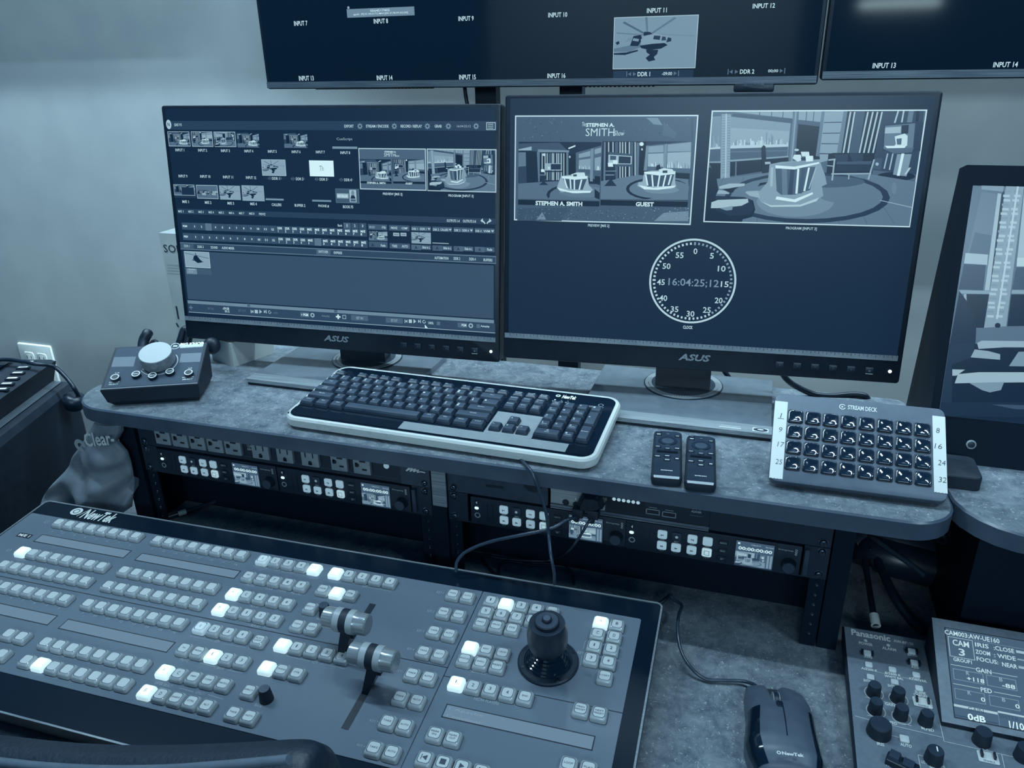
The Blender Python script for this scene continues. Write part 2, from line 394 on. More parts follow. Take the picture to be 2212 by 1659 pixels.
# ================================================================== the two large displays
def tone_tri(b, f, x, y, w, h, right, z, m):
    u, v = f.px(x, y); sx, sy = f.sc(x, y); d = 1 if right else -1
    b.flat([(u-d*w*sx/2, v+h*sy/2), (u-d*w*sx/2, v-h*sy/2), (u+d*w*sx/2, v)], z, m)
TVG = mat('display_glass', .03, .07, emit=.0, es=.0, var=0, spec=.5)
SLIM = brushed('display_lip', .42, .25, .8)
def display(name_label, fr, W, H):
    t = thing('wall_display', name_label, 'television', fr)
    part('housing', B().rbox(W/2, H/2, W, H, -.045, 0, BEZ, .004, .002), t)
    part('lower_lip', B().box(.002, W-.002, .002, .0125, .0002, .0035, SLIM), t, 'bright metal lower lip')
    return t
T1 = F((-.0396, .5, .4832), 0, math.pi/2); T2 = F((.9275, .502, .489), 0, math.pi/2)
# helicopter picture, drawn once in the pixels of the enlarged display view and reused in every thumbnail
HX = [(.72, [(0, 0), (1, 0), (1, 1), (0, 1)])]
HK = [(.42, [(.42, .66), (.12, .93), (.10, .90), (.40, .64)]), (.5, [(.42, .66), (.40, 1), (.37, 1), (.40, .66)]), (.5, [(.43, .67), (.72, .98), (.75, .96), (.45, .65)]),
      (.5, [(.40, .66), (.03, .72), (.03, .70), (.39, .64)]), (.55, [(.46, .66), (.97, .60), (.97, .63), (.46, .68)]),
      (.12, [(.36, .66), (.37, .72), (.44, .71), (.48, .66), (.46, .62), (.38, .62)]),
      (.5, [(0, .34), (.2, .33), (.33, .42), (.33, .50), (.2, .46), (.14, .44), (0, .40)]), (.1, [(0, .31), (.16, .32), (.30, .37), (.30, .34), (.14, .27), (0, .28)]),
      (.55, [(.14, .52), (.24, .57), (.27, .64), (.17, .60)]), (.1, [(.20, .45), (.30, .44), (.35, .57), (.33, .66), (.24, .64)]), (.6, [(.23, .55), (.30, .53), (.31, .58), (.24, .60)]),
      (.62, [(.34, .46), (.62, .48), (.67, .52), (.68, .60), (.60, .64), (.50, .68), (.38, .64), (.33, .57)]), (.2, [(.48, .57), (.56, .55), (.57, .63), (.49, .64)]), (.25, [(.58, .54), (.64, .54), (.63, .61), (.59, .62)]),
      (.05, [(.32, .45), (.34, .40), (.44, .36), (.58, .38), (.66, .45), (.62, .49), (.48, .48)]), (.15, [(.64, .50), (.70, .52), (.70, .58), (.66, .60)]),
      (.06, [(.40, .37), (.55, .36), (.54, .28), (.50, .22), (.52, .16), (.44, .13), (.40, .20), (.45, .27), (.41, .31)]), (.1, [(.02, .52), (.06, .55), (.07, .50), (.04, .47)])]
def pic(b, rc, items, z, dz=.00003, boost=0):
    """draws unit square art into rectangle rc = (x0, y0, x1, y1)"""
    x0, y0, x1, y1 = rc
    for k, (g, pts) in enumerate(items):
        b.flat([(x0+(x1-x0)*u, y0+(y1-y0)*v) for u, v in pts], z+dz*k, scr(g+boost))
def rc4(f, zf, tl, tr, br, bl):
    a, b_, c, d = (f.px(*zf(*k)) for k in (tl, tr, br, bl)); return ((a[0]+d[0])/2, (c[1]+d[1])/2, (b_[0]+c[0])/2, (a[1]+b_[1])/2)
def rc_px(f, a, c):
    p, q = f.px(*a), f.px(*c); return (min(p[0], q[0]), min(p[1], q[1]), max(p[0], q[0]), max(p[1], q[1]))
zt = Z(540, 0, 2.989); zu = Z(1180, 0, 2.1434)
tv1 = display('large dark wall display above the monitors, a helicopter picture at its right', T1, .9635, .557)
b = B(); b.rect(.006, .0128, .9575, .551, .0004, TVG); z = .0007
for s, (x, y), wp in (('INPUT 7', (650, 50.5), 29), ('INPUT 8', (823, 45.5), 31), ('INPUT 9', (1007, 40), 33), ('INPUT 10', (1205, 32), 41), ('INPUT 11', (1419, 22.5), 43), ('INPUT 12', (1650, 12.5), 48),
                      ('INPUT 13', (662, 169), 32), ('INPUT 14', (831, 168), 34), ('INPUT 15', (1010, 166.5), 36), ('INPUT 16', (1202, 163.5), 39)):
    T1.txt(b, s, x, y, wp, 10.5, z, scr(.92), bold=.02)
x0, y0, x1, y1 = rc_px(T1, (749, 20), (896, 33)); b.rect(x0, y0, x1, y1, .0006, scr(.55))
T1.txt(b, '0564517402', 821, 22.5, 42, 5, z, scr(.95)); T1.txt(b, 'qpo0 : IP[10.100.0.71] MAC[00.1F.7B.99.A3.D0]', 822, 29.5, 118, 5, z, scr(.95)); b.disc(T1.px(753, 16.5), .0022, z, scr(.7), 12)
rc = rc4(T1, zu, (318, 85), (706, 70), (685, 310), (310, 320)); b.rect(rc[0]-.001, rc[1]-.001, rc[2]+.001, rc[3]+.001, .0006, scr(.85)); pic(b, rc, [(.6, HX[0][1])]+HK, .0008)
r2 = rc_px(T1, (1325, 153), (1497, 168)); b.rect(*r2, .0006, scr(.16)); r3 = rc_px(T1, (1325, 154), (1352, 167)); b.rect(*r3, .0007, scr(.2))
T1.txt(b, 'DDR 1', 1391, 160, 27, 9.5, .0009, scr(.92), .02); T1.txt(b, '-09:00', 1441, 159, 22, 7.5, .0009, scr(.9), .02)
T1.txt(b, 'DDR 2', 1614, 154.5, 31, 9.5, z, scr(.92), .02); T1.txt(b, '00;00', 1670, 153.5, 22, 7.5, z, scr(.9), .02)
for x, y, r in ((1360, 160, 0), (1371, 160, 1), (1459, 158.5, 1), (1579, 155, 0), (1591, 155, 1), (1688, 153, 1)):
    tone_tri(b, T1, x, y, 7, 9, r, .0009, scr(.45))
for x, y in ((1354, 160), (1466, 158.5), (1573, 155), (1695, 153)):
    u, v = T1.px(x, y); b.rect(u-.0006, v-.004, u+.0006, v+.004, .0009, scr(.5))
part('screen', b, tv1, 'dark screen with input captions and a helicopter picture', 0)
b = B(); u, v = T1.px(1629, 182); b.rbox(u, -.004, .06, .012, -.02, .004, BLACK, .003, .001); b.rbox(u, .0015, .03, .007, .004, .0046, GREYP, .001, .0003); b.text('SAMSUNG', (u, .0015), .003, .0049, ink(.1), w=.022)
part('logo_tab', b, tv1)
b = B()
for u0, u1 in ((.09, .33), (.60, .72)):
    for k in range(int((u1-u0)/.007)): b.box(u0+.007*k, u0+.007*k+.003, -.002, 0, -.03, -.02, BLACK)
part('vent_row', b, tv1)
tv2 = display('second dark wall display at the top right corner, two captions along its bottom', T2, .9635, .557)
b = B(); b.rect(.006, .0128, .9575, .551, .0004, TVG)
T2.txt(b, 'INPUT 13', 1910, 141.5, 50, 11.5, z, scr(.92), .02); T2.txt(b, 'INPUT 14', 2172, 139.5, 53, 11.5, z, scr(.92), .02)
part('screen', b, tv2, None, 0)
for f_, t_ in ((T1, tv1), (T2, tv2)): part('wall_bracket', B().box(.3, .66, .1, .4, -.050, -.0455, PL), t_)
b = B(); y0, y1 = (1004, 195), (1009, 224); pa = at(1004, 190, Y=.53); pb = at(1012, 235, Y=.53); pc = at(1040, 330, Y=.52)
b.tube([(pa.x, .53, pa.z+.03), pa, pb, pc, (pc.x+.02, .50, .0)], .0035, RUB); solo('power_cable', b, 'thin black cable hanging beside the left post below the large display', 'cable', smooth=60)
# the strip lamp behind the room that glares in the right display
b = B(); b.rbox(0, 0, .28, .05, 0, .02, DARKM, .004, .002)
lampf = F((1.42, -3.0, .745), math.pi, math.pi/2); lamp = thing('strip_lamp', 'long fluorescent strip lamp on the rear side of the room', 'lamp', lampf)
part('lamp_body', B().rbox(0, 0, .42, .07, -.1, .02, DARKM, .004, .002), lamp); part('tube', B().box(-.19, .19, -.012, .012, .0202, .03, mat('fluorescent_tube', .9, .3, emit=1, es=18, var=0)), lamp)
# ================================================================== desktop monitors
MW, MH = .533, .360
def monitor(label, o, yaw, tilt, base_px, neck):
    fr = F(o, yaw, math.pi/2-tilt)
    t = thing('desktop_monitor', label, 'monitor', fr)
    b = B(); b.rbox(0, MH/2, MW, MH, -.022, 0, BEZ, .004, .002, seg=4); b.rbox(0, MH/2-.01, MW-.05, MH-.06, -.045, -.0221, BEZ, .02, .006); part('housing', b, t)
    # ruler strip
    b = B(); b.rect(-MW/2+.002, .0305, MW/2-.006, .0376, .0009, mat('ruler_strip', .55, .4, 0, var=.05, scale=30))
    for k in range(105):
        x = -MW/2+.01+k*.005; b.rect(x-.0003, .0372-(.0034 if k % 2 == 0 else .0018), x+.0003, .0372, .0012, ink(.1))
    part('ruler_strip', b, t, 'grey ruler strip with tick marks', 0)
    b = B(); b.text('ASUS', (.004, .018), .0095, .0006, mat('silver_logo', .62, .35, .4, var=.02), w=.043, bold=.035, shear=.25)
    b.rect(-.006, .0174, .026, .0179, .0008, BEZ); part('maker_logo', b, t, 'pale maker lettering', 0)
    for k in range(6):
        b = B(); x = .116+k*.0225; b.rbox(x, .0155, .0105, .009, 0, .0012, BLACK, .0008, .0004); b.rect(x-.004, .0188, x+.004, .0192, .00135, ink(.35)); b.disc((x, .0150), .0006 if k < 5 else .0014, .0014, ink(.45), 8)
        if k == 5: b.rect(x-.0045, .0108, x+.0045, .0116, .0014, ink(.8))
        part('menu_button', b, t)
    b = B(); b.lathe([(.0022, 0), (.0022, .0006), (.0012, .0011)], mat('power_led', .9, .3, emit=1, es=2.2, var=0), c=(.2535, .016), seg=12); part('power_light', b, t, 'glowing white power light')
    # stand: neck, turning ring, plate
    def L(p): return fr.loc(p)
    nx, ny = neck
    b = B(); yb_ = ny
    e = fr.u; bk = np.array([-fr.u[1], fr.u[0], 0])
    top = fr.o+fr.v*.12-fr.n*.04
    base = np.array([nx, ny, ZS+.012])
    lo = [base-e*.039-bk*.004, base+e*.039-bk*.004, base+e*.034+bk*.03, base-e*.034+bk*.03]
    dv = top-base; dv = dv-e*(dv@e); up = [p+dv-bk*.02 for p in lo]
    md = [p+dv*.55 for p in lo]
    b.loft([[L(p) for p in lo], [L(p) for p in md], [L(p) for p in up]], BLACK); part('neck', b, t)
    def wl(b, M=None): b.v = [L(p) for p in b.v]; return b
    x0, x1, ya, yb2 = base_px
    b = B(); b.rbox((x0+x1)/2, (ya+yb2)/2, x1-x0, yb2-ya, ZS, ZS+.010, mat('glossy_grey_plate', .47, .08, .05, var=.02), .003, .0012)
    plate = part('base_plate', wl(b), t, 'flat glossy grey base plate')
    b = B(); b.lathe([(.057, ZS+.0101), (.057, ZS+.0112)], mat('ring_groove', .08, .3, var=0), c=(nx, ny+.012), seg=48)
    b.lathe([(.0555, ZS+.0112), (.0555, ZS+.0118), (.046, ZS+.0122)], brushed('turning_ring', .62, .3, .5), c=(nx, ny+.012), seg=48, mtop=mat('ring_centre', .3, .25, .3, var=.03))
    for k in range(-20, 21):
        a = math.radians(-90+k*4); c, s_ = math.cos(a), math.sin(a)
        b.box(nx+c*.0505-.0002, nx+c*.0505+.0002, ny+.012+s_*.0505-.002, ny+.012+s_*.0505+.002, ZS+.0119, ZS+.0123, BLACK)
    part('turning_ring', wl(b), plate, 'ring with degree marks')
    b = B(); b.box(x0-.001, x1+.001, ya-.024, ya-.0002, ZS+.0045, ZS+.0102, SILVER); b.box(x0, x1, ya-.022, ya-.0002, ZS, ZS+.0044, BLACK)
    part('base_lip', wl(b), plate, 'brushed silver front lip')
    return t, fr
TL, FL = monitor('left desktop monitor showing the switcher menu with rows of thumbnails', (.2513, .1578, .1152), .0517, .1152, (.133, .393, .113, .268), (.274, .205))
TR_, FR = monitor('right desktop monitor showing two studio pictures above a round clock face', (.7920, .1851, .1267), .0779, .1220, (.652, .9045, .127, .290), (.779, .228))
def sticker(t, fr, quad, m, txt=None):
    b = B(); ps = [fr.loc(at(x, y, Z=ZS+.0106)) for x, y in quad]
    b.face(ps[::-1] if False else ps, m)
    return b
# stickers on the lip of the right base
b = B()
def lipq(x0, x1, z, m, y0=.1065, y1=.119):
    b.face([FR.loc((x0, y0, z)), FR.loc((x1, y0, z)), FR.loc((x1, y1, z)), FR.loc((x0, y1, z))], m)
pa, pb = at(1625, 933, Z=ZS+.01), at(1660, 933, Z=ZS+.01); lipq(pa.x, pb.x, ZS+.0105, ink(.9), .1075, .1185)
mid = (pa.x+pb.x)/2
for k in range(2): 
    rr = .0045-.0025*k; b.face([FR.loc((mid+rr*2.0*math.cos(a), .113+rr*math.sin(a), ZS+.0107+.0002*k)) for a in [i*math.pi/8 for i in range(16)]], ink(.2 if k == 0 else .9))
pa, pb = at(1553, 924, Z=ZS+.01), at(1601, 924, Z=ZS+.01); lipq(pa.x, pb.x, ZS+.0105, ink(.85), .1085, .1115); lipq(pa.x+.002, pb.x-.001, ZS+.0105, ink(.75), .1135, .1150)
part('base_sticker', b, TR_, 'small white stickers', 0)

# ------------------------------------------------------------------ studio pictures in unit coordinates (drawn over the enlarged views)
def unit(zf, fr, rc, items):
    o = []
    for g, pts in items:
        q = []
        for x, y in pts:
            u, v = fr.px(*zf(x, y)); q.append((min(1, max(0, (u-rc[0])/(rc[2]-rc[0]))), min(1, max(0, (v-rc[1])/(rc[3]-rc[1])))))
        o.append((g, q))
    return o
def strip(x0, y0, x1, y1, w): return [(x0-w, y0), (x0+w, y0), (x1+w, y1), (x1-w, y1)]
def ell(cx, cy, rx, ry, a0=0, a1=360, n=24): return [(cx+rx*math.cos(math.radians(a0+(a1-a0)*i/n)), cy+ry*math.sin(math.radians(a0+(a1-a0)*i/n))) for i in range(n+(0 if a1-a0 == 360 else 1))]
zp = Z(1500, 200, 3.95)
rcP = rc4(FR, zp, (158, 182), (1978, 138), (1828, 1128), (85, 1104))
rnd = random.Random(3)
city = []
for k in range(46):
    x = 320+k*10.4; h = rnd.choice([18, 25, 30, 45, 60, 75, 40, 95, 110]) if 470 < x < 680 else rnd.choice([12, 20, 28, 40, 50, 30]); g = rnd.choice([.55, .7, .8, .88])
    y = 455-(x-320)*.02; city.append((g, [(x, y-h), (x+9, y-h), (x+9, y), (x, y)]))
for k in range(9):
    x = 136+k*8; h = rnd.choice([20, 50, 90, 30]); city.append((rnd.choice([.5, .65, .8]), [(x, 465-h), (x+7, 465-h), (x+7, 465), (x, 465)]))
PROG = [(.38, HX[0][1])]+unit(zp, FR, rcP, [
 (.56, [(150, 205), (228, 200), (225, 590), (128, 590)]), (.6, [(310, 205), (820, 262), (795, 545), (303, 590)]), (.68, [(308, 300), (812, 330), (800, 470), (305, 470)])]+city+
 [(.85, [(305, 452), (800, 440), (800, 462), (305, 478)]), (.85, [(130, 470), (222, 462), (222, 480), (130, 485)]), (.36, [(305, 478), (798, 462), (790, 545), (303, 590)]), (.36, [(130, 485), (222, 480), (222, 585), (128, 588)]), (.45, [(305, 500), (796, 490), (795, 500), (305, 512)]),
 (.62, [(300, 575), (800, 540), (800, 552), (300, 590)]), (.6, [(128, 588), (232, 588), (232, 600), (128, 600)]),
 (.1, [(300, 592), (800, 553), (800, 640), (300, 715)]), (.08, [(128, 602), (228, 602), (228, 730), (180, 735)]), (.5, strip(355, 590, 352, 715, 5)),
 (.3, [(330, 180), (845, 225), (840, 262), (320, 205)]), (.35, [(880, 235), (1085, 255), (1080, 285), (880, 268)]),
 (.62, [(330, 165), (840, 158), (838, 222), (560, 192)]), (.28, strip(558, 165, 556, 195, 3)), (.28, strip(660, 165, 656, 205, 3)), (.28, strip(757, 165, 752, 215, 3)),
 (.64, [(890, 160), (1085, 155), (1078, 252), (885, 232)]), (.28, strip(957, 160, 950, 245, 3)), (.28, strip(1020, 160, 1012, 248, 3)),
 (.66, [(232, 185), (312, 185), (302, 725), (222, 738)])]+[(.5, [(234, 195+k*22), (262, 195+k*22), (262, 199+k*22), (234, 199+k*22)]) for k in range(23)]+[(.5, [(280, 190+k*22), (308, 190+k*22), (307, 194+k*22), (280, 194+k*22)]) for k in range(23)]+[(.8, strip(272, 180, 265, 725, 5)),
 (.02, [(885, 270), (1065, 290), (1040, 560), (862, 540)]), (.48, [(845, 160), (882, 160), (842, 585), (803, 585)]), (.62, strip(865, 160, 828, 585, 5)), (.5, [(1085, 160), (1110, 160), (1058, 560), (1032, 545)]),
 (.66, [(1110, 165), (1272, 158), (1212, 520), (1065, 520)]), (.25, [(1104, 252), (1256, 250), (1254, 258), (1103, 260)]), (.25, [(1092, 345), (1242, 342), (1240, 350), (1091, 352)]), (.25, [(1080, 432), (1226, 434), (1225, 441), (1079, 440)]), (.25, [(1068, 517), (1212, 520), (1211, 526), (1067, 524)]), (.66, [(1066, 526), (1210, 527), (1205, 560), (1062, 600)]),
 (.46, [(1272, 156), (1305, 156), (1250, 520), (1212, 520)]),
 (.08, [(1305, 150), (1605, 148), (1545, 520), (1250, 520)]), (.34, [(1378, 150), (1455, 148), (1395, 520), (1320, 520)]), (.25, [(1600, 145), (1960, 135), (1890, 700), (1520, 660), (1545, 500)]), (.1, strip(1560, 150, 1500, 520, 8))]+
 [(.8, strip(a, 165, c, 515, 7)) for a, c in ((1330, 1268), (1365, 1308), (1478, 1405), (1520, 1442), (1560, 1480), (1598, 1520))]+[(.8, strip(1738, 140, 1705, 260, 7)), (.8, strip(1785, 138, 1765, 255, 7)), (.5, strip(1850, 138, 1830, 255, 22)), (.1, strip(1905, 138, 1895, 250, 12)),
 (.2, [(1612, 270), (1950, 250), (1935, 500), (1600, 500)]), (.5, [(1625, 285), (1880, 262), (1860, 480), (1610, 478)]), (.75, [(1625, 300), (1760, 290), (1755, 345), (1620, 350)]), (.12, [(1765, 280), (1825, 275), (1820, 350), (1762, 355)]), (.4, [(1605, 480), (1870, 470), (1850, 510), (1700, 520)]),
 (.92, [(1705, 375), (1790, 350), (1815, 370), (1810, 455), (1690, 468), (1715, 440)]), (.4, [(1720, 395), (1765, 390), (1760, 445), (1725, 445)]), (.95, [(1620, 455), (1800, 455), (1790, 472), (1640, 475)]),
 (.75, strip(1645, 520, 1615, 650, 6)), (.75, strip(1690, 520, 1660, 660, 6)), (.1, ell(1715, 715, 165, 38)), (.6, [(1725, 525), (1850, 525), (1805, 715), (1690, 700)]), (.97, strip(1775, 520, 1735, 710, 12)), (.85, strip(1835, 640, 1795, 700, 9)),
 (.3, [(1515, 560), (1600, 560), (1590, 660), (1500, 650)]), (.75, ell(1555, 610, 14, 14)),
 (.48, [(180, 740), (640, 680), (1125, 700), (1520, 700), (1890, 760), (1850, 1140), (60, 1115)])]+[(.4, strip(250+k*170, 720, 60+k*235, 1120, 3)) for k in range(8)]+
 [(.2, ell(960, 895, 705, 218)), (.47, ell(955, 890, 650, 188)), (.55, ell(860, 930, 330, 130)), (.46, ell(1250, 860, 200, 80)), (.36, ell(1130, 760, 320, 50)),
 (.72, [(1580, 915), (1850, 975), (1849, 982), (1578, 921)]), (.52, ell(1700, 815, 22, 50)),
 (.04, [(1140, 525), (1180, 515), (1540, 518), (1510, 700), (1125, 690)]), (.2, [(1190, 530), (1310, 525), (1300, 600), (1215, 600)]), (.2, [(1315, 522), (1440, 520), (1430, 590), (1350, 595)]), (.33, [(1215, 590), (1510, 585), (1500, 612), (1205, 612)]), (.16, [(1210, 618), (1500, 612), (1495, 670), (1205, 670)]),
 (.7, [(1140, 570), (1200, 562), (1202, 575), (1140, 582)]), (.7, strip(1193, 570, 1172, 750, 7)), (.7, strip(1530, 570, 1480, 740, 7)), (.7, [(1165, 688), (1505, 685), (1505, 697), (1165, 700)]), (.7, strip(1315, 700, 1312, 740, 5)), (.7, [(1130, 618), (1190, 625), (1190, 633), (1130, 626)]),
 (.06, [(570, 470), (588, 448), (606, 460), (612, 590), (650, 600), (650, 680), (575, 690)]), (.75, [(600, 592), (645, 590), (650, 608), (602, 612)]), (.08, [(540, 800), (560, 770), (640, 760), (610, 780)]), (.15, [(640, 565), (705, 562), (700, 575), (645, 578)]),
 (.62, [(640, 612), (735, 592), (1062, 570), (1110, 700), (1127, 780), (1085, 800), (1098, 880), (1060, 905), (900, 968), (650, 972), (560, 925), (540, 880), (430, 850), (450, 838), (560, 835), (625, 760)]),
 (.36, [(690, 650), (1030, 632), (985, 830), (860, 870), (740, 872), (700, 840)]), (.5, strip(765, 650, 770, 870, 22)), (.25, strip(835, 650, 815, 870, 18)), (.3, strip(930, 645, 900, 860, 14)),
 (.97, strip(885, 650, 868, 862, 9)), (.95, strip(975, 640, 935, 840, 8)), (.75, strip(1035, 640, 975, 820, 5)), (.6, [(690, 625), (850, 640), (1055, 605), (1062, 575), (850, 590)]),
 (.97, [(690, 620), (850, 632), (1060, 592), (1062, 606), (850, 656), (690, 645)]), (.97, [(700, 885), (850, 910), (1005, 850), (1010, 865), (860, 935), (690, 910)]), (.75, strip(660, 640, 655, 800, 10)), (.72, [(430, 850), (540, 840), (560, 900), (470, 880)]),
 (.85, [(560, 925), (650, 960), (900, 955), (1060, 895), (1040, 925), (900, 972), (650, 975)]),
 (.93, [(835, 560), (850, 530), (905, 530), (915, 575), (880, 590)]), (.93, [(905, 505), (975, 505), (980, 545), (915, 545)]), (.95, [(945, 540), (1010, 540), (1010, 585), (950, 590)]), (.2, [(905, 555), (945, 555), (945, 580), (910, 582)]), (.85, ell(870, 490, 20, 10)), (.1, [(1015, 540), (1065, 545), (1068, 570), (1020, 570)]),
 (.08, [(100, 640), (140, 640), (190, 740), (205, 830), (180, 880), (420, 890), (500, 920), (518, 1000), (490, 1060), (410, 1080), (405, 1112), (75, 1110)]), (.16, [(180, 880), (420, 895), (480, 925), (505, 990), (470, 1040), (300, 1050), (180, 1000)]),
 (.78, [(145, 935), (200, 915), (455, 905), (460, 935), (400, 965), (200, 985), (140, 985)]), (.6, [(215, 985), (330, 965), (320, 1000), (270, 1005)]), (.75, [(210, 800), (300, 775), (430, 775), (425, 795), (300, 815), (212, 820)]), (.7, [(205, 830), (300, 840), (295, 865), (190, 862)]), (.03, [(240, 825), (350, 812), (330, 850), (290, 850)])])
zq = Z(1080, 200, 4.809)
def box_studio(q, items_fn):
    rc = rc4(FR, zq, *q); return rc, [(items_fn[0][0], HX[0][1])]+unit(zq, FR, rc, items_fn[1:])
def skyl(x0, x1, y, n, seed, hmax):
    r = random.Random(seed); return [(r.choice([.6, .75, .85, .92]), [(x0+(x1-x0)*k/n, y-r.random()*hmax), (x0+(x1-x0)*(k+.9)/n, y-r.random()*hmax), (x0+(x1-x0)*(k+.9)/n, y), (x0+(x1-x0)*k/n, y)]) for k in range(n)]
rcA, ARTA = box_studio(((195, 515), (1055, 510), (1035, 1110), (190, 1110)), [(.12, [(190, 510), (1060, 510), (1050, 1115), (185, 1115)]), (.3, [(195, 530), (620, 520), (700, 600), (380, 610), (195, 600)]), (.7, [(195, 590), (330, 560), (330, 600), (195, 602)]), (.55, [(395, 590), (720, 600), (720, 620), (395, 620)]),
 (.5, [(195, 620), (270, 620), (272, 765), (190, 770)]), (.06, [(272, 610), (385, 620), (395, 930), (275, 930)]), (.25, [(195, 770), (275, 770), (280, 950), (190, 950)]), (.5, [(385, 615), (415, 615), (415, 920), (400, 930)]), (.48, [(690, 620), (712, 620), (712, 880), (690, 880)]), (.04, [(415, 625), (690, 630), (690, 910), (415, 915)])]+
 [(.8, strip(x, 630, x, 910, 5)) for x in (440, 470, 492, 545, 560, 590, 608, 640, 665)]+[(.35, strip(520, 630, 520, 910, 12)), (.35, strip(625, 630, 625, 910, 10)), (.9, ell(460, 645, 16, 14)), (.7, [(470, 735), (642, 735), (640, 808), (468, 808)]), (.15, [(530, 742), (635, 742), (633, 800), (530, 800)]), (.9, [(498, 770), (525, 770), (525, 800), (498, 800)]), (.15, [(470, 812), (645, 812), (645, 826), (470, 826)]),
 (.95, [(710, 575), (785, 545), (785, 560), (715, 588)]), (.03, [(718, 640), (785, 640), (785, 870), (715, 870)]), (.85, ell(727, 668, 9, 12)),
 (.42, [(790, 625), (1058, 550), (1050, 915), (790, 850)]), (.64, [(820, 640), (940, 605), (940, 660), (822, 680)]), (.64, [(985, 590), (1055, 570), (1052, 625), (985, 640)]), (.66, [(822, 700), (942, 685), (940, 800), (820, 790)]), (.66, [(985, 680), (1052, 665), (1050, 810), (985, 810)])]+skyl(822, 940, 795, 12, 5, 45)+skyl(985, 1050, 805, 7, 6, 50)+
 [(.35, [(820, 795), (1050, 812), (1050, 870), (820, 830)]), (.58, [(945, 590), (975, 580), (965, 925), (935, 920)]), (.05, [(985, 865), (1045, 870), (1040, 990), (990, 970)]),
 (.44, [(190, 945), (400, 930), (700, 915), (980, 940), (1045, 990), (1040, 1115), (185, 1115)]), (.12, ell(900, 1060, 415, 130)), (.44, ell(905, 1065, 388, 118)), (.5, ell(860, 1030, 250, 60)), (.44, [(500, 1115), (1040, 1115), (1040, 1090), (520, 1080)]),
 (.15, [(430, 800), (462, 800), (468, 850), (480, 870), (470, 930), (505, 960), (410, 960), (440, 930), (415, 860)]), (.95, [(428, 798), (460, 795), (465, 825), (430, 825)]), (.5, [(415, 850), (480, 852), (478, 862), (415, 860)]),
 (.72, [(635, 870), (720, 855), (915, 865), (925, 960), (970, 1010), (940, 1035), (800, 1048), (680, 1030), (640, 1035), (592, 990)]), (.3, [(655, 895), (905, 895), (860, 1010), (720, 1000)]), (.97, [(640, 868), (910, 868), (905, 895), (780, 905), (650, 890)]),
 (.97, strip(672, 895, 700, 990, 7)), (.97, strip(732, 900, 738, 1000, 7)), (.97, strip(775, 905, 775, 1008, 7)), (.97, strip(850, 905, 825, 1008, 8)), (.95, [(600, 985), (720, 1020), (950, 1020), (940, 1040), (760, 1045), (620, 1015)]), (.92, [(740, 850), (800, 830), (880, 830), (890, 870), (760, 875)]), (.3, [(760, 850), (800, 848), (800, 870), (765, 872)]), (.1, [(985, 1000), (1040, 1040), (1040, 1110), (985, 1090)])])
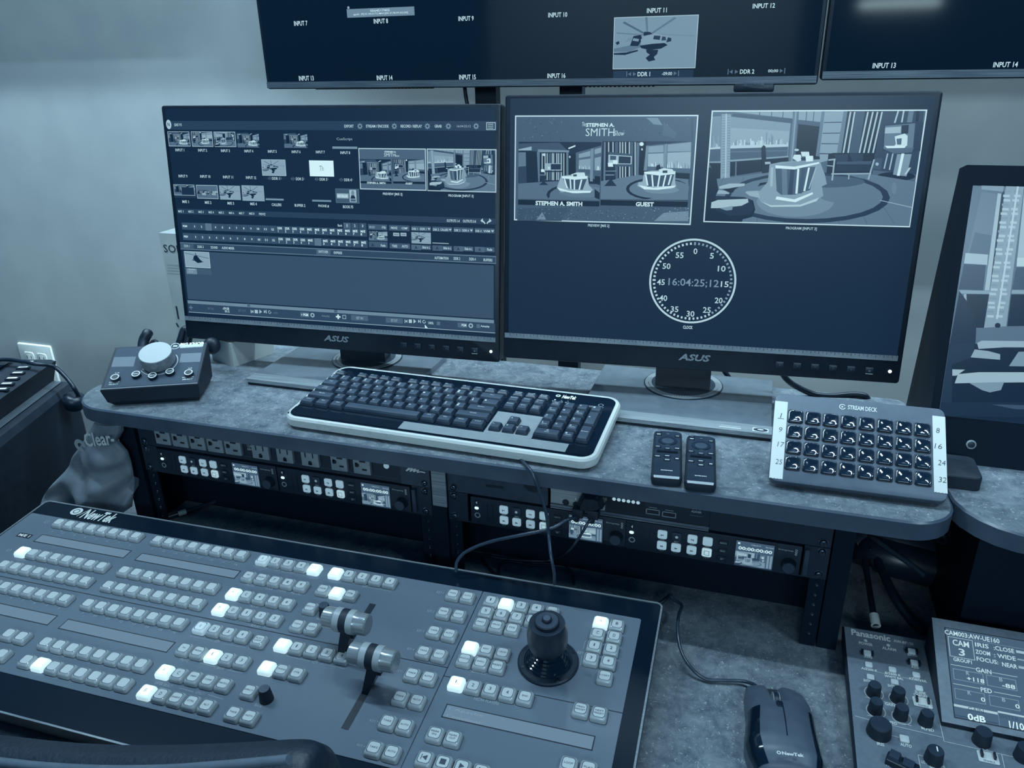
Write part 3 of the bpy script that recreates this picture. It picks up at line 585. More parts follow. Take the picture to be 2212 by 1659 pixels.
rcB, ARTB = box_studio(((1062, 512), (1996, 500), (1955, 1115), (1046, 1115)), [(.2, [(1050, 510), (1995, 500), (1955, 1115), (1045, 1115)]), (.04, [(1065, 512), (1450, 512), (1435, 870), (1060, 920)])]+[(.78, strip(x, 514, x, 900 if x < 1380 else 860, 6)) for x in (1130, 1175, 1248, 1275, 1305, 1345, 1405)]+[(.36, strip(1212, 514, 1212, 900, 16)), (.36, strip(1372, 514, 1368, 870, 14)), (.5, strip(1090, 514, 1085, 915, 10)), (.45, [(1418, 520), (1450, 520), (1440, 865), (1415, 870)]),
 (.3, [(1125, 615), (1380, 640), (1385, 770), (1120, 765)]), (.78, [(1128, 645), (1372, 660), (1368, 745), (1125, 742)]), (.16, [(1235, 660), (1360, 668), (1358, 738), (1232, 735)]), (.3, [(1145, 655), (1210, 660), (1205, 700), (1145, 700)]), (.95, [(1175, 700), (1220, 705), (1220, 745), (1175, 740)]),
 (.02, [(1452, 512), (1520, 512), (1500, 855), (1440, 855)]), (.97, ell(1472, 535, 22, 20)), (.85, ell(1476, 590, 9, 12)), (.4, [(1520, 550), (1998, 502), (1975, 840), (1490, 810)]), (.62, [(1545, 560), (1700, 545), (1700, 620), (1540, 625)]), (.62, [(1745, 540), (1985, 515), (1985, 610), (1740, 615)]), (.7, [(1540, 635), (1700, 630), (1698, 770), (1535, 765)]), (.7, [(1740, 625), (1985, 615), (1980, 790), (1735, 780)])]+
 skyl(1540, 1698, 770, 15, 8, 60)+skyl(1737, 1980, 785, 22, 9, 85)+[(.38, [(1535, 768), (1700, 770), (1700, 800), (1532, 800)]), (.4, [(1735, 782), (1980, 788), (1975, 830), (1735, 805)]), (.58, [(1708, 540), (1740, 535), (1725, 800), (1695, 800)]), (.58, [(1520, 555), (1545, 552), (1525, 810), (1498, 810)]), (.08, [(1800, 830), (1972, 840), (1968, 900), (1800, 900)]),
 (.46, [(1050, 920), (1440, 855), (1960, 900), (1950, 1115), (1045, 1115)]), (.1, ell(1640, 1000, 330, 118)), (.47, ell(1660, 1000, 318, 100)), (.47, [(1480, 1115), (1955, 1115), (1960, 950), (1800, 930), (1700, 1080)]), (.56, ell(1680, 1010, 180, 40)),
 (.12, [(1115, 740), (1190, 745), (1195, 830), (1205, 900), (1165, 910), (1215, 970), (1085, 970), (1140, 905), (1105, 890)]), (.97, [(1122, 730), (1172, 728), (1178, 770), (1125, 770)]), (.5, [(1095, 812), (1215, 808), (1215, 820), (1095, 822)]), (.55, [(1100, 850), (1190, 850), (1190, 860), (1100, 862)]), (.1, [(1625, 760), (1660, 745), (1675, 800), (1620, 805)]),
 (.72, [(1500, 825), (1580, 810), (1825, 815), (1820, 930), (1832, 975), (1780, 1000), (1640, 1010), (1500, 1005), (1428, 970), (1440, 930), (1480, 930)]), (.32, [(1510, 850), (1810, 850), (1775, 970), (1530, 975)]), (.97, [(1498, 822), (1822, 818), (1820, 845), (1660, 862), (1505, 842)]),
 (.97, strip(1515, 850, 1535, 965, 8)), (.97, strip(1580, 855, 1590, 975, 8)), (.97, strip(1660, 860, 1640, 980, 8)), (.97, strip(1722, 858, 1695, 975, 8)), (.97, strip(1780, 855, 1750, 960, 8)), (.96, [(1440, 960), (1600, 990), (1820, 965), (1815, 985), (1640, 1010), (1500, 1005)]), (.93, [(1650, 800), (1700, 785), (1790, 795), (1820, 835), (1660, 838)]), (.25, [(1690, 810), (1740, 808), (1740, 835), (1690, 835)])])
# --- right monitor screen
SBG = mat('screen_black_lit', .02, .3, emit=.09, es=1.0, spec=.3, var=0)
def screen_base(): 
    b = B(); b.rect(-.2592, .0377, .2592, .3555, .0003, SBG); return b
b = screen_base(); z = .0006; G = lambda g: scr(g)
def bordered(rc, g=.92, wd=.0016): b.rect(rc[0]-wd, rc[1]-wd, rc[2]+wd, rc[3]+wd, .0005, G(g))
bordered(rcP); pic(b, rcP, PROG, .0007, .000012)
rcV = rc4(FR, zq, (168, 268), (2052, 228), (1968, 1350), (160, 1326)); bordered(rcV); b.rect(*rcV, .0007, G(.36))
r_ = random.Random(11)
def vq(x, y): return FR.px(*zq(x, y))
for k in range(420):
    top = r_.random() < .45
    x = r_.uniform(185, 1960); y = r_.uniform(275, 500) if top else r_.uniform(1200, 1325)
    if top and x > 640 and r_.random() < .8: continue
    s = r_.uniform(.0004, .0011); u, v = vq(x, y); g = r_.choice([.22, .28, .5, .58] if not (y > 1200 and x > 1600) else [.5, .6, .7]); b.rect(u, v, u+s*r_.uniform(1, 2.2), v+s, .0008+r_.random()*.00005, G(g))
for pts, g in (([(1520, 262), (1640, 262), (1690, 340), (1600, 330)], .55), ([(1700, 300), (1830, 420), (1820, 480), (1690, 440)], .42), ([(1980, 262), (2008, 262), (2005, 500), (1990, 480)], .3), ([(380, 1320), (440, 1240), (480, 1320)], .62), ([(1700, 1250), (1960, 1230), (1955, 1335), (1600, 1335)], .58), ([(185, 1200), (700, 1200), (640, 1335), (180, 1330)], .3)):
    b.flat([vq(*p) for p in pts], .00075, G(g))
FR.txt(b, 'STEPHEN A.', *zq(1042, 337), 61, 8.2, .0012, G(.95), .04); FR.txt(b, 'SMITH', *zq(1040, 412), 62, 17, .0012, G(.93), -.004); FR.txt(b, 'The', *zq(874, 328), 8, 9, .0012, G(.93), 0, .3); FR.txt(b, 'Show', *zq(1240, 422), 23, 11, .0012, G(.93), 0, .4)
for rc, art in ((rcA, ARTA), (rcB, ARTB)): pic(b, rc, art, .0009, .000012)
u0, v0 = vq(190, 1112); u1, v1 = vq(1032, 1183); b.rect(u0, v1, u1, v0, .0009, G(.04)); u0, v0 = vq(1046, 1115); u1, v1 = vq(1948, 1190); b.rect(u0, v1, u1, v0, .0009, G(.04))
FR.txt(b, 'STEPHEN A. SMITH', *zq(612, 1152), 101, 9.5, .0012, G(.97), .04); FR.txt(b, 'GUEST', *zq(1505, 1160), 39, 9.5, .0012, G(.97), .04)
FR.txt(b, 'PREVIEW [M/E 2]', *zq(1025, 1385), 46, 7.5, z, G(.85), .02); FR.txt(b, 'PROGRAM [INPUT 3]', *zp(911, 1162), 67, 7.5, z, G(.85), .02)
# clock
zc = Z(1360, 480, 6.381)
cc = FR.px(*zc(863, 818)); R1 = math.dist(FR.px(*zc(262, 818)), FR.px(*zc(1462, 818)))/2
b.ring(cc, R1*.955, R1, z, G(.88), 64)
for k in range(60):
    a = math.radians(90-6*k); c_, s_ = math.cos(a), math.sin(a); L_ = .035 if k % 15 == 0 else .026
    n0 = len(b.v); b.rect(-R1*.021, -R1*L_, R1*.021, R1*L_, z, G(.62 if k < 25 else .88)); b.xf(Matrix.Translation((cc[0]+c_*R1*.885, cc[1]+s_*R1*.885, 0)) @ Matrix.Rotation(a-math.pi/2, 4, 'Z'), n0)
for k, (x, y) in enumerate(((908, 400), (1135, 463), (1270, 640), (1312, 855), (1228, 1078), (1065, 1210), (840, 1262), (620, 1198), (465, 1045), (432, 825), (510, 605), (690, 455))):
    s = str(k*5); FR.txt(b, s, *zc(x, y), 8.5*len(s), 12.5, z, G(.9), .015)
FR.txt(b, '16:04:25;12', *zc(880, 840), 109, 18.5, z, G(.6), .01); FR.txt(b, 'CLOCK', *zc(803, 1448), 21, 7, z, G(.88), .03)
part('screen', b, TR_, 'lit screen with studio pictures and a clock', 0)

# --- left monitor screen
b = screen_base(); f = FL
z4 = Z(340, 220, 5.185); z5 = Z(700, 220, 5.185); z6 = Z(360, 520, 5.821); z7 = Z(720, 520, 5.672)
def tx(zf, s, x, y, w, h, g=.9, bold=.02, z=.0009): f.txt(b, s, *zf(x, y), w, h, z, G(g), bold)
def rq(zf, x0, y0, x1, y1): p = f.px(*zf(x0, y0)); q = f.px(*zf(x1, y1)); return (min(p[0], q[0]), min(p[1], q[1]), max(p[0], q[0]), max(p[1], q[1]))
def band(z0f, a, z1f, c, g, zz=.0005): p = f.px(*z0f(*a)); q = f.px(*z1f(*c)); b.rect(p[0], p[1], q[0], q[1], zz, G(g)); return p, q
band(z4, (105, 215), z5, (1940, 325), .24)
b.disc(f.px(*z4(130, 253)), .0045, .0007, G(.85), 20, .0068); f.txt(b, 'N', *z4(130, 253), 5, 8, .0010, G(.3), .03)
tx(z4, ':SAS V1', 232, 257, 16, 6)
for s, x, wd in (('EXPORT', 282, 20), ('STREAM / ENCODE', 598, 49), ('RECORD / REPLAY', 980, 46), ('GRAB', 1280, 15)): tx(z5, s, x, 273, wd, 6.5)
tx(z5, '16:04:25;12', 1568, 275, 30, 6, .7, .01)
for x in (405, 790, 1160, 1395, 1705):
    c = f.px(*z5(x, 273)); b.ring(c, .0016, .0030, .0009, G(.6), 12)
    for k in range(8):
        a = k*math.pi/4; b.line((c[0]+.0028*math.cos(a), c[1]+.0028*math.sin(a)), (c[0]+.0040*math.cos(a), c[1]+.0040*math.sin(a)), .0012, .0009, G(.6))
c = f.px(*z5(1875, 272)); b.frame(c[0]-.007, c[1]-.005, c[0]+.006, c[1]+.005, .0008, .0009, G(.9)); 
for k in (-1, 0, 1): b.rect(c[0]-.005, c[1]+k*.0025-.0004, c[0]+.003, c[1]+k*.0025+.0004, .0009, G(.9))
def thumb(rc, art, border=None, z=.0008):
    if border: b.rect(rc[0]-.0007, rc[1]-.0007, rc[2]+.0007, rc[3]+.0007, z-.0001, G(border))
    big = [(g, q) for g, q in art if abs(area2(q)) > .004]
    pic(b, rc, big, z, .000008)
thumb(rq(z4, 120, 338, 370, 495), ARTA, .85); thumb(rq(z4, 382, 338, 625, 498), ARTB, .85); thumb(rq(z4, 636, 340, 882, 500), PROG, .85); thumb(rq(z4, 890, 345, 1150, 512), ARTA); thumb(rq(z4, 1415, 348, 1690, 518), ARTA)
for s, x, y in (('INPUT 1', 255, 540), ('INPUT 2', 510, 543), ('INPUT 3', 765, 548), ('INPUT 4', 1027, 552), ('INPUT 5', 1290, 556), ('INPUT 6', 1557, 560), ('INPUT 7', 1828, 563)): tx(z4, s, x, y, 19, 6)
tx(z5, 'INPUT 8', 240, 570, 21, 6)
for s, x, y, w_ in (('INPUT 9', 290, 832, 19), ('INPUT 10', 540, 836, 22), ('INPUT 11', 795, 843, 22), ('INPUT 12', 1052, 849, 22), ('DDR 1', 1330, 858, 16), ('DDR 2', 1595, 863, 16), ('DDR 3', 1862, 868, 16)): tx(z4, s, x, y, w_, 6)
tx(z5, 'DDR 4', 270, 874, 16, 6); tx(z5, 'CueScript', 232, 420, 34, 7, .75, 0)
for zf, x, y in ((z4, 1245, 857), (z4, 1500, 862), (z4, 1768, 866), (z5, 175, 872)):
    for dx, r in ((0, 0), (28, 1), (138, 1)):
        c = f.px(*zf(x+dx+6, y)); d = 1 if r else -1; b.flat([(c[0]-d*.0016, c[1]+.003), (c[0]-d*.0016, c[1]-.003), (c[0]+d*.0018, c[1])], .0009, G(.35))
b.rect(*rq(z4, 1190, 840, 1440, 876), .0006, G(.18))
b.rect(*rq(z5, 95, 500, 375, 528), .0007, G(.6))
SKY = [(.68, HX[0][1])]
thumb(rq(z4, 1170, 650, 1442, 825), SKY+HK, .85); rc = rq(z4, 1700, 655, 1982, 838); b.rect(*rc, .0007, G(1.0)); tx(z4, 'Th', 1842, 745, 9, 11, .3, -.01)
thumb(rq(z4, 186, 925, 430, 1050), ARTA, .4); b.rect(*rq(z4, 278, 955, 428, 1045), .0022, G(.16)); b.frame(*rq(z4, 190, 925, 432, 1050), .0006, .0025, G(.8)); b.rect(*rq(z4, 195, 1053, 440, 1080), .0007, G(.2))
rc = rq(z4, 440, 935, 683, 1083); b.rect(rc[0]-.0007, rc[1]-.0007, rc[2]+.0007, rc[3]+.0007, .0007, G(.85)); b.rect(*rc, .0008, G(.45)); m_ = (rc[0]+rc[2])/2; thumb((rc[0], rc[1]+.004, m_, rc[3]-.007), ARTA, None, .0009); thumb((m_, rc[1]+.004, rc[2], rc[3]-.007), ARTB, None, .0009)
thumb(rq(z4, 692, 935, 940, 1100), SKY+HK); thumb(rq(z4, 948, 940, 1200, 1108), SKY+HK, .7)
for s, x, y, w_ in (('M/E 1', 320, 1118, 14), ('M/E 2', 572, 1127, 14), ('M/E 3', 825, 1136, 14), ('M/E 4', 1080, 1143, 14), ('CALLERS', 1338, 1152, 21), ('BUFFER 2', 1600, 1160, 23), ('PHONE #', 1865, 1167, 23)): tx(z4, s, x, y, w_, 6)
tx(z5, 'BOOK F5', 272, 1176, 22, 6.5)
b.rect(*rq(z4, 1215, 1080, 1418, 1106), .0007, G(.6)); b.rect(*rq(z4, 1735, 1095, 1950, 1122), .0007, G(.55))
rc = rq(z5, 128, 970, 400, 1138); b.rect(*rc, .0007, G(.36)); b.frame(*rc, .0006, .0008, G(.5)); b.rect(*rq(z5, 145, 1025, 278, 1082), .0008, G(.75)); tx(z5, 'BESTSELLER', 210, 1055, 22, 5, .95, .02, .0011)
b.rect(*rq(z5, 285, 985, 368, 1125), .0009, G(.8)); c = f.px(*z5(325, 1022)); b.disc(c, .0026, .0010, G(.55), 12, .004); b.flat([f.px(*z5(*p)) for p in ((298, 1085), (310, 1045), (340, 1045), (358, 1085))], .0010, G(.15)); b.rect(*rq(z5, 300, 1090, 360, 1118), .0010, G(.4))
# preview + program
rv = rq(z5, 396, 528, 1140, 985); b.rect(rv[0]-.0014, rv[1]-.0014, rv[2]+.0014, rv[3]+.0014, .0006, G(.85)); b.rect(*rv, .0007, G(.38))
ra = rq(z5, 400, 640, 758, 895); rb = rq(z5, 768, 640, 1130, 898); thumb(ra, ARTA, None, .0009); thumb(rb, ARTB, None, .0009)
b.rect(ra[0], ra[1]-.0028, ra[2], ra[1], .0009, G(.03)); b.rect(rb[0], rb[1]-.0028, rb[2], rb[1], .0009, G(.03)); tx(z5, 'STEPHEN A. SMITH', 588, 908, 40, 4.2, .95, .03, .0012); tx(z5, 'GUEST', 955, 915, 15, 4.2, .95, .03, .0012)
tx(z5, 'STEPHEN A.', 745, 560, 25, 3.6, .95, .03, .0011); tx(z5, 'SMITH', 738, 594, 24, 7.5, .93, 0, .0011); tx(z5, 'Show', 822, 603, 9, 5, .93, 0, .0011)
rp = rq(z5, 1162, 535, 1920, 1005); b.rect(rp[0]-.0014, rp[1]-.0014, rp[2]+.0014, rp[3]+.0014, .0006, G(.85)); pic(b, rp, PROG, .0008, .000008)
tx(z5, 'PREVIEW [M/E 2]', 770, 1036, 42, 7); tx(z5, 'PROGRAM [INPUT 3]', 1535, 1056, 54, 7)
# menu bands
band(z4, (225, 1195), z5, (1930, 1375), .26)
for k in range(8): tx(z4, 'M/E %d' % (k+1), 266+k*113.5, 1226+k*3.6, 11, 5, .85)
tx(z4, 'PREVIZ', 1178, 1257, 14, 5, .85); tx(z5, 'OUTPUTS 1-4', 1448, 1332, 28, 6); tx(z5, 'OUTPUTS 5-8', 1630, 1337, 28, 6)
for x, d in ((1780, -1), (1852, 1)):
    c = f.px(*z5(x, 1340)); b.flat([(c[0]+d*.0035, c[1]+.001), (c[0], c[1]+.0045), (c[0], c[1]-.0015)], .0009, G(.9)); b.line((c[0], c[1]+.001), (c[0]-d*.0035, c[1]-.003), .0016, .0009, G(.9))
# program / preview rows of keys
for row, (ya, yb_) in enumerate((((1348, 1418), (1420, 1500)), ((1465, 1535), (1540, 1620)))):
    p = f.px(*z4(268+row*14, ya[0] if isinstance(ya, tuple) else ya)); 
    a0 = f.px(*z4(270+row*12, 1350+row*117)); a1 = f.px(*z4(275+row*12, 1415+row*117)); e0 = f.px(*z5(480+row*8, 1420+row*130))
    top, bot = a0[1], a1[1]; xl, xr = a0[0], e0[0]
    b.rect(xl, bot-.002, xr, top, .0005, G(.30))
    labels = ['PGM' if row == 0 else 'PREV']+[str(i) for i in range(1, 13)]+['DDR\n%d' % i for i in range(1, 5)]+['M/E\n%d' % i for i in range(1, 9)]
    cw = (xr-xl)/25.4
    for k, s in enumerate(labels):
        cx = xl+cw*(k+.5)+(cw*.4 if k else 0)
        hl = (row == 0 and k == 3) or (row == 1 and k == 18)
        if hl: b.rect(cx-cw*.45, bot-.002, cx+cw*.45, top, .0007, G(.5))
        else: b.rect(cx-cw*.5, bot-.002, cx-cw*.47, top, .0007, G(.16))
        b.text(s, (cx, (top+bot)/2-.001), .0032 if '\n' not in s else .0078, .0009, G(.5 if hl else .95), w=cw*.62 if (k == 0 or '\n' in s) else cw*.16*len(s), bold=.03)
tx(z5, 'Bank', 182, 1384, 10, 5, .9)
for k in range(3): b.rect(*rq(z5, 218+k*87, 1352+k*2, 302+k*87, 1420+k*2), .0006, G(.42 if k == 0 else .3)); tx(z5, str(k+1), 260+k*87, 1385+k*2, 3, 6, .9)
# right hand tiles
def tile(x0, y0, x1, y1, g=.36): b.rect(*rq(z5, x0, y0, x1, y1), .0006, G(g))
tile(495, 1368, 710, 1438); tx(z5, 'BKGD', 540, 1402, 12, 5, .7); tx(z5, 'FTB', 672, 1408, 8, 5); tile(728, 1378, 960, 1448); tx(z5, 'PREVIZ', 788, 1412, 14, 5); tx(z5, 'COMP', 905, 1416, 13, 5)
for k, (s1, s2) in enumerate((('DSK 1', 'DDR 1'), ('DSK 2', 'CALLERS'), ('DSK 3', 'DDR 4'), ('DSK 4', 'WM'))):
    x = 978+k*237; y = 1388+k*8; tile(x, y, x+222, y+62); tx(z5, s1, x+42, y+34, 13, 5); tx(z5, s2, x+135, y+36, 14 if k != 1 else 17, 5)
    c = f.px(*z5(x+200, y+37)); b.flat([(c[0]-.0022, c[1]+.0014), (c[0]+.0022, c[1]+.0014), (c[0], c[1]-.0016)], .0009, G(.85))
    yy = 1598+k*8; tile(x, yy, x+222, yy+62, .36); tile(x, yy, x+110, yy+62, .44); tx(z5, 'Slide In L' if k < 3 else 'Fade', x+168, yy+32, 17 if k < 3 else 11, 5.5); tx(z5, 'A', x+55, yy+32, 6, 7, .15, .02)
thumb(rq(z5, 503, 1445, 715, 1560), ARTB); tile(503, 1562, 715, 1635); tx(z5, 'A', 548, 1602, 6, 7, .15); tx(z5, 'Fade', 665, 1608, 10, 5.5); tile(735, 1580, 965, 1650); tx(z5, 'TAKE', 793, 1614, 11, 5.5); tx(z5, 'AUTO', 908, 1618, 13, 5.5)
tile(775, 1465, 845, 1505, .75); tile(858, 1465, 925, 1505, .75); tile(785, 1480, 835, 1492, .3); tile(870, 1480, 915, 1492, .3); thumb(rq(z5, 980, 1458, 1200, 1592), SKY+HK); b.rect(*rq(z5, 1215, 1575, 1398, 1592), .0007, G(.7))
# tab row, clip bin, transport
band(z6, (168, 18), z7, (1995, 285), .5, .0004); p, q = band(z6, (170, 30), z7, (1990, 272), .27, .0006)
b.rect(*rq(z6, 178, 35, 345, 105), .0007, G(.36))
tx(z6, 'DDR 1', 258, 66, 12, 5.5, .8, .02); tx(z6, 'DDR 3', 430, 76, 13, 5.5); tx(z6, 'SOUND', 602, 84, 15, 5.5); tx(z6, 'AUDIO MIXER', 776, 92, 27, 5.5); b.rect(*rq(z6, 1882, 102, 2065, 180), .0007, G(.38)); tx(z6, 'SWITCHER', 1973, 138, 21, 5.5, .85); tx(z7, 'EXPRESS', 60, 147, 18, 5.5)
for s, x, y, w_ in (('AUTOMATION', 1328, 212, 30), ('DDR 2', 1517, 218, 14), ('DDR 4', 1707, 225, 14), ('BUFFERS', 1897, 236, 19)): tx(z7, s, x, y, w_, 6)
p, q = f.px(*z6(205, 128)), f.px(*z7(1965, 955)); b.rect(p[0], q[1], q[0], p[1], .0005, G(.33))
p0 = f.px(*z6(265, 745)); q0 = f.px(*z7(1970, 1000)); zb = (p0[1]+q0[1])/2
y_top = f.px(*z6(265, 747))[1]; y_b1 = f.px(*z6(265, 785))[1]; b.rect(p0[0], y_b1, f.px(*z7(1970, 980))[0], y_top, .0007, G(.56))
y_b2 = f.px(*z6(268, 890))[1]; b.rect(p0[0], y_b2, f.px(*z7(1985, 1000))[0], y_b1, .0006, G(.28)); b.rect(p0[0], y_b2-.001, f.px(*z7(1985, 1000))[0], y_b2, .0007, G(.7))
b.rect(*rq(z6, 1015, 790, 1055, 832), .0008, G(.4)); b.rect(*rq(z6, 2108, 865, 2150, 905), .0008, G(.4))
thumb(rq(z6, 228, 135, 550, 340), SKY+[(.3, [(0, .9), (1, .6), (1, .63), (0, .93)]), (.08, [(.38, .75), (.5, .78), (.62, .5), (.7, .42), (.66, .32), (.5, .28), (.4, .4), (.33, .55)]), (.1, [(.3, .5), (.75, .38), (.74, .34), (.3, .44)]), (.1, [(.44, .95), (.46, .95), (.48, .7), (.45, .7)])], .9)
b.rect(*rq(z6, 248, 345, 570, 432), .0006, G(.36)); b.rect(*rq(z6, 250, 345, 388, 422), .0007, G(.55)); tx(z6, 'Apache', 320, 360, 14, 4.5, .9, 0, .0010); tx(z6, '09:05', 312, 392, 10, 4, .7, 0, .0010)
tx(z6, '+', 310, 838, 8, 8, .5, .03); tx(z6, 'SET IN', 556, 852, 12, 5, .5, 0); tx(z6, '-09:08', 748, 852, 14, 6); tx(z6, '09:15', 765, 888, 10, 5); tx(z6, 'SET OUT', 952, 878, 16, 5, .5, 0); tx(z6, '100%', 1375, 907, 9, 4.5, .5, 0); tx(z6, 'PGM', 1755, 930, 10, 5.5); tx(z6, 'Autoplay', 2003, 948, 17, 5.5, .6, 0); tx(z6, '+', 2160, 955, 10, 10, .95, .05)
def transport(zf, x, y, g, s=1):
    def P(dx, dy): return f.px(*zf(x+dx*s, y+dy*s))
    b.rect(*(P(-82, 20)+P(-75, -20)), .0009, G(g)); b.flat([P(-50, -20), P(-50, 20), P(-74, 0)], .0009, G(g)); b.rect(*(P(-32, 20)+P(5, -20)), .0009, G(g)); b.flat([P(25, -26), P(25, 26), P(58, 3)], .0009, G(g)); b.flat([P(82, -20), P(82, 20), P(104, 2)], .0009, G(g)); b.rect(*(P(106, 22)+P(113, -20)), .0009, G(g)); b.ring(P(155, 6), .0017, .0026, .0009, G(g), 14, 60, 380)
transport(z6, 1145, 890, .8); transport(z7, 960, 985, .85)
for zf, x0, y0, x1, y1, s in ((z7, 220, 908, 430, 985, 'SET IN'), (z7, 645, 938, 855, 1015, 'SET OUT')): b.rect(*rq(zf, x0, y0, x1, y1), .0008, G(.4)); tx(zf, s, (x0+x1)/2, (y0+y1)/2, 14, 5.5, .8, 0, .0011)
b.frame(*rq(z7, 115, 908, 160, 958), .0007, .0010, G(.85)); tx(z7, '100%', 1198, 1007, 11, 5.5); b.rect(*rq(z7, 1525, 1000, 1642, 1068), .0008, G(.42)); tx(z7, 'PGM', 1603, 1033, 10, 5.5, .95, .02, .0011); tx(z7, 'Autoplay', 1862, 1050, 19, 6)
b.rect(*rq(z6, 1682, 895, 1798, 965), .0008, G(.4)); tx(z6, '> PGM', 1740, 930, 15, 5.5, .95, .02, .0012); b.rect(*rq(z7, 1755, 1020, 1800, 1070), .0008, G(.45))
for zf, x, y in ((z6, 1837, 935), (z7, 1687, 1040)): b.ring(f.px(*zf(x, y)), .0018, .0036, .0009, G(.75), 12)
for k in range(3): b.rect(*rq(z7, 1270, 995+k*14, 1310, 1001+k*14), .0009, G(.8))
c = f.px(*z7(1140, 1050)); b.flat([(c[0]-.0018, c[1]+.003), (c[0]-.0018, c[1]-.0025), (c[0]+.0026, c[1]-.0022)], .0013, G(1))
part('screen', b, TL, 'lit screen full of thumbnails and menus', 0)

# ================================================================== thick framed display on the right riser
M3 = F((1.0815, .105, ZS), 0, math.pi/2-.24)
t3 = thing('desktop_display', 'thick black framed display at the right edge showing a brick pillar and a chair', 'monitor', M3)
zr = Z(1900, 330, 2.91)
tl = M3.px(2085, 356); Hh = tl[1]; W3 = .56
b = B(); d = 1/math.cos(.24)
b.loft([[(0, 0, 0), (W3, 0, 0), (W3, -.0, -.15), (0, -.0, -.15)], [(0, Hh, 0), (W3, Hh, 0), (W3, Hh, -.035), (0, Hh, -.035)]], mat('display_case_black', .0, .5, var=0, spec=.12))
# body in world upright at the back: keep the bottom flat on the shelf
b.v = [(x, (0 if y == 0 and zz == 0 else y+(zz*math.tan(.24)*-1 if y == 0 else 0)), zz) for x, y, zz in b.v]
part('housing', b, t3)
s0 = M3.px(2120, 401); s1 = M3.px(2044, 900); sl = M3.px(2013, 873)
sx0 = (s0[0]+sl[0])/2; sy0, sy1 = M3.px(2044, 899)[1], s0[1]; sx1 = sx0+(sy1-sy0)*16/9
rc = (sx0, sy0, min(sx1, W3-.03), sy1)
def A3(items):
    o = []
    for g, pts in items: o.append((g, [(min(1.0, max(0, (M3.px(*zr(x, y))[0]-rc[0])/(rc[2]-rc[0]))), min(1, max(0, (M3.px(*zr(x, y))[1]-rc[1])/(rc[3]-rc[1])))) for x, y in pts]))
    return o
bricks = [(.78 if (k*7) % 3 else .6, [(780-k*4+dx, 235+k*28), (822-k*4+dx, 237+k*28), (821-k*4+dx, 252+k*28), (779-k*4+dx, 250+k*28)]) for k in range(29) for dx in ((0, 68) if k % 2 else (6, 62))]
art = A3([(.45, [(300, 200), (2600, 200), (2600, 1700), (200, 1700)]), (.5, [(640, 245), (740, 260), (660, 865), (500, 860)]), (.4, [(600, 500), (700, 520), (690, 640), (560, 640)]), (.75, [(540, 630), (680, 640), (675, 705), (530, 695)]), (.28, [(530, 700), (668, 705), (650, 865), (495, 860)]),
 (.6, [(640, 205), (780, 205), (775, 245), (640, 230)]), (.75, [(742, 255), (765, 258), (690, 865), (660, 865)]), (.1, [(765, 258), (785, 235), (700, 870), (690, 865)]), (.62, [(500, 862), (700, 868), (700, 888), (505, 885)]), (.1, [(545, 888), (690, 890), (655, 1100), (560, 1100)]), (.7, [(530, 888), (545, 888), (545, 935), (530, 930)]),
 (.64, [(795, 205), (908, 205), (795, 1090), (655, 1100)])]+bricks+[(.85, strip(868, 205, 735, 1045, 6)), (.05, ell(740, 1085, 18, 16)),
 (.75, [(910, 205), (1150, 205), (1100, 690), (860, 690)]), (.85, [(862, 660), (1100, 660), (1100, 715), (858, 715)]), (.3, [(858, 720), (1100, 720), (1100, 860), (832, 860)]), (.62, [(830, 862), (1100, 865), (1100, 890), (825, 885)]), (.08, [(825, 890), (1100, 892), (1100, 1085), (800, 1090)]),
 (.55, [(1100, 205), (2600, 205), (2600, 900), (1060, 900)]), (.45, [(560, 1100), (2600, 1090), (2600, 1200), (560, 1200)]), (.05, [(300, 1190), (2600, 1190), (2600, 1700), (200, 1700)]),
 (.13, [(500, 870), (545, 930), (585, 1010), (605, 1110), (600, 1200), (570, 1290), (455, 1320), (400, 1240)]), (.17, [(405, 1235), (455, 1205), (600, 1190), (570, 1290), (450, 1330), (455, 1400), (450, 1600), (300, 1600)]),
 (.72, [(610, 1195), (640, 1180), (1500, 1190), (1500, 1225), (780, 1222), (620, 1232)]), (.68, [(595, 1235), (680, 1245), (755, 1265), (755, 1300), (570, 1285)]), (.6, [(870, 1250), (1400, 1240), (1400, 1350), (810, 1340)]),
 (.76, [(455, 1360), (535, 1362), (480, 1400), (455, 1400)]), (.76, [(490, 1390), (620, 1378), (1500, 1378), (1500, 1435), (600, 1445), (470, 1448)]), (.6, [(560, 1445), (780, 1440), (760, 1490), (690, 1505), (640, 1490)]), (.12, [(310, 1560), (2600, 1560), (2600, 1700), (290, 1700)]), (.3, [(700, 1580), (1500, 1600), (1500, 1625), (850, 1610)])])
b = B(); b.rect(*rc, .0004, scr(.1)); pic(b, rc, art, .0006, .000015); part('screen', b, t3, 'lit screen with a brick pillar and a studio chair', 0)
c = M3.px(2097.6, 960); b = B(); b.lathe([(.0055, 0), (.0055, .0012), (.004, .0016)], SILVER, c=c, seg=20, mtop=BLACK); part('power_button', b, t3, 'small round silver ringed button')
# dark rounded box beside it
pa = at(2123, 1050, Z=ZS); hb = F((1.112, .05, ZS), 0, 0)
q = [at(2048, 1050, Z=ZS+.0), at(2117, 1063, Z=ZS), at(2123, 1047, Z=ZS), at(2100, 1020, Z=ZS+.016)]
x1_ = q[1].x+.001; y0_ = q[1].y; b = B(); b.rbox(0, 0, .07, .055, 0, .017, BLACKM, .008, .002)
solo('media_box', b, 'small flat black box on the curved shelf in front of the right display', 'box', Matrix.Translation((x1_-.035, y0_+.0275, ZS)))
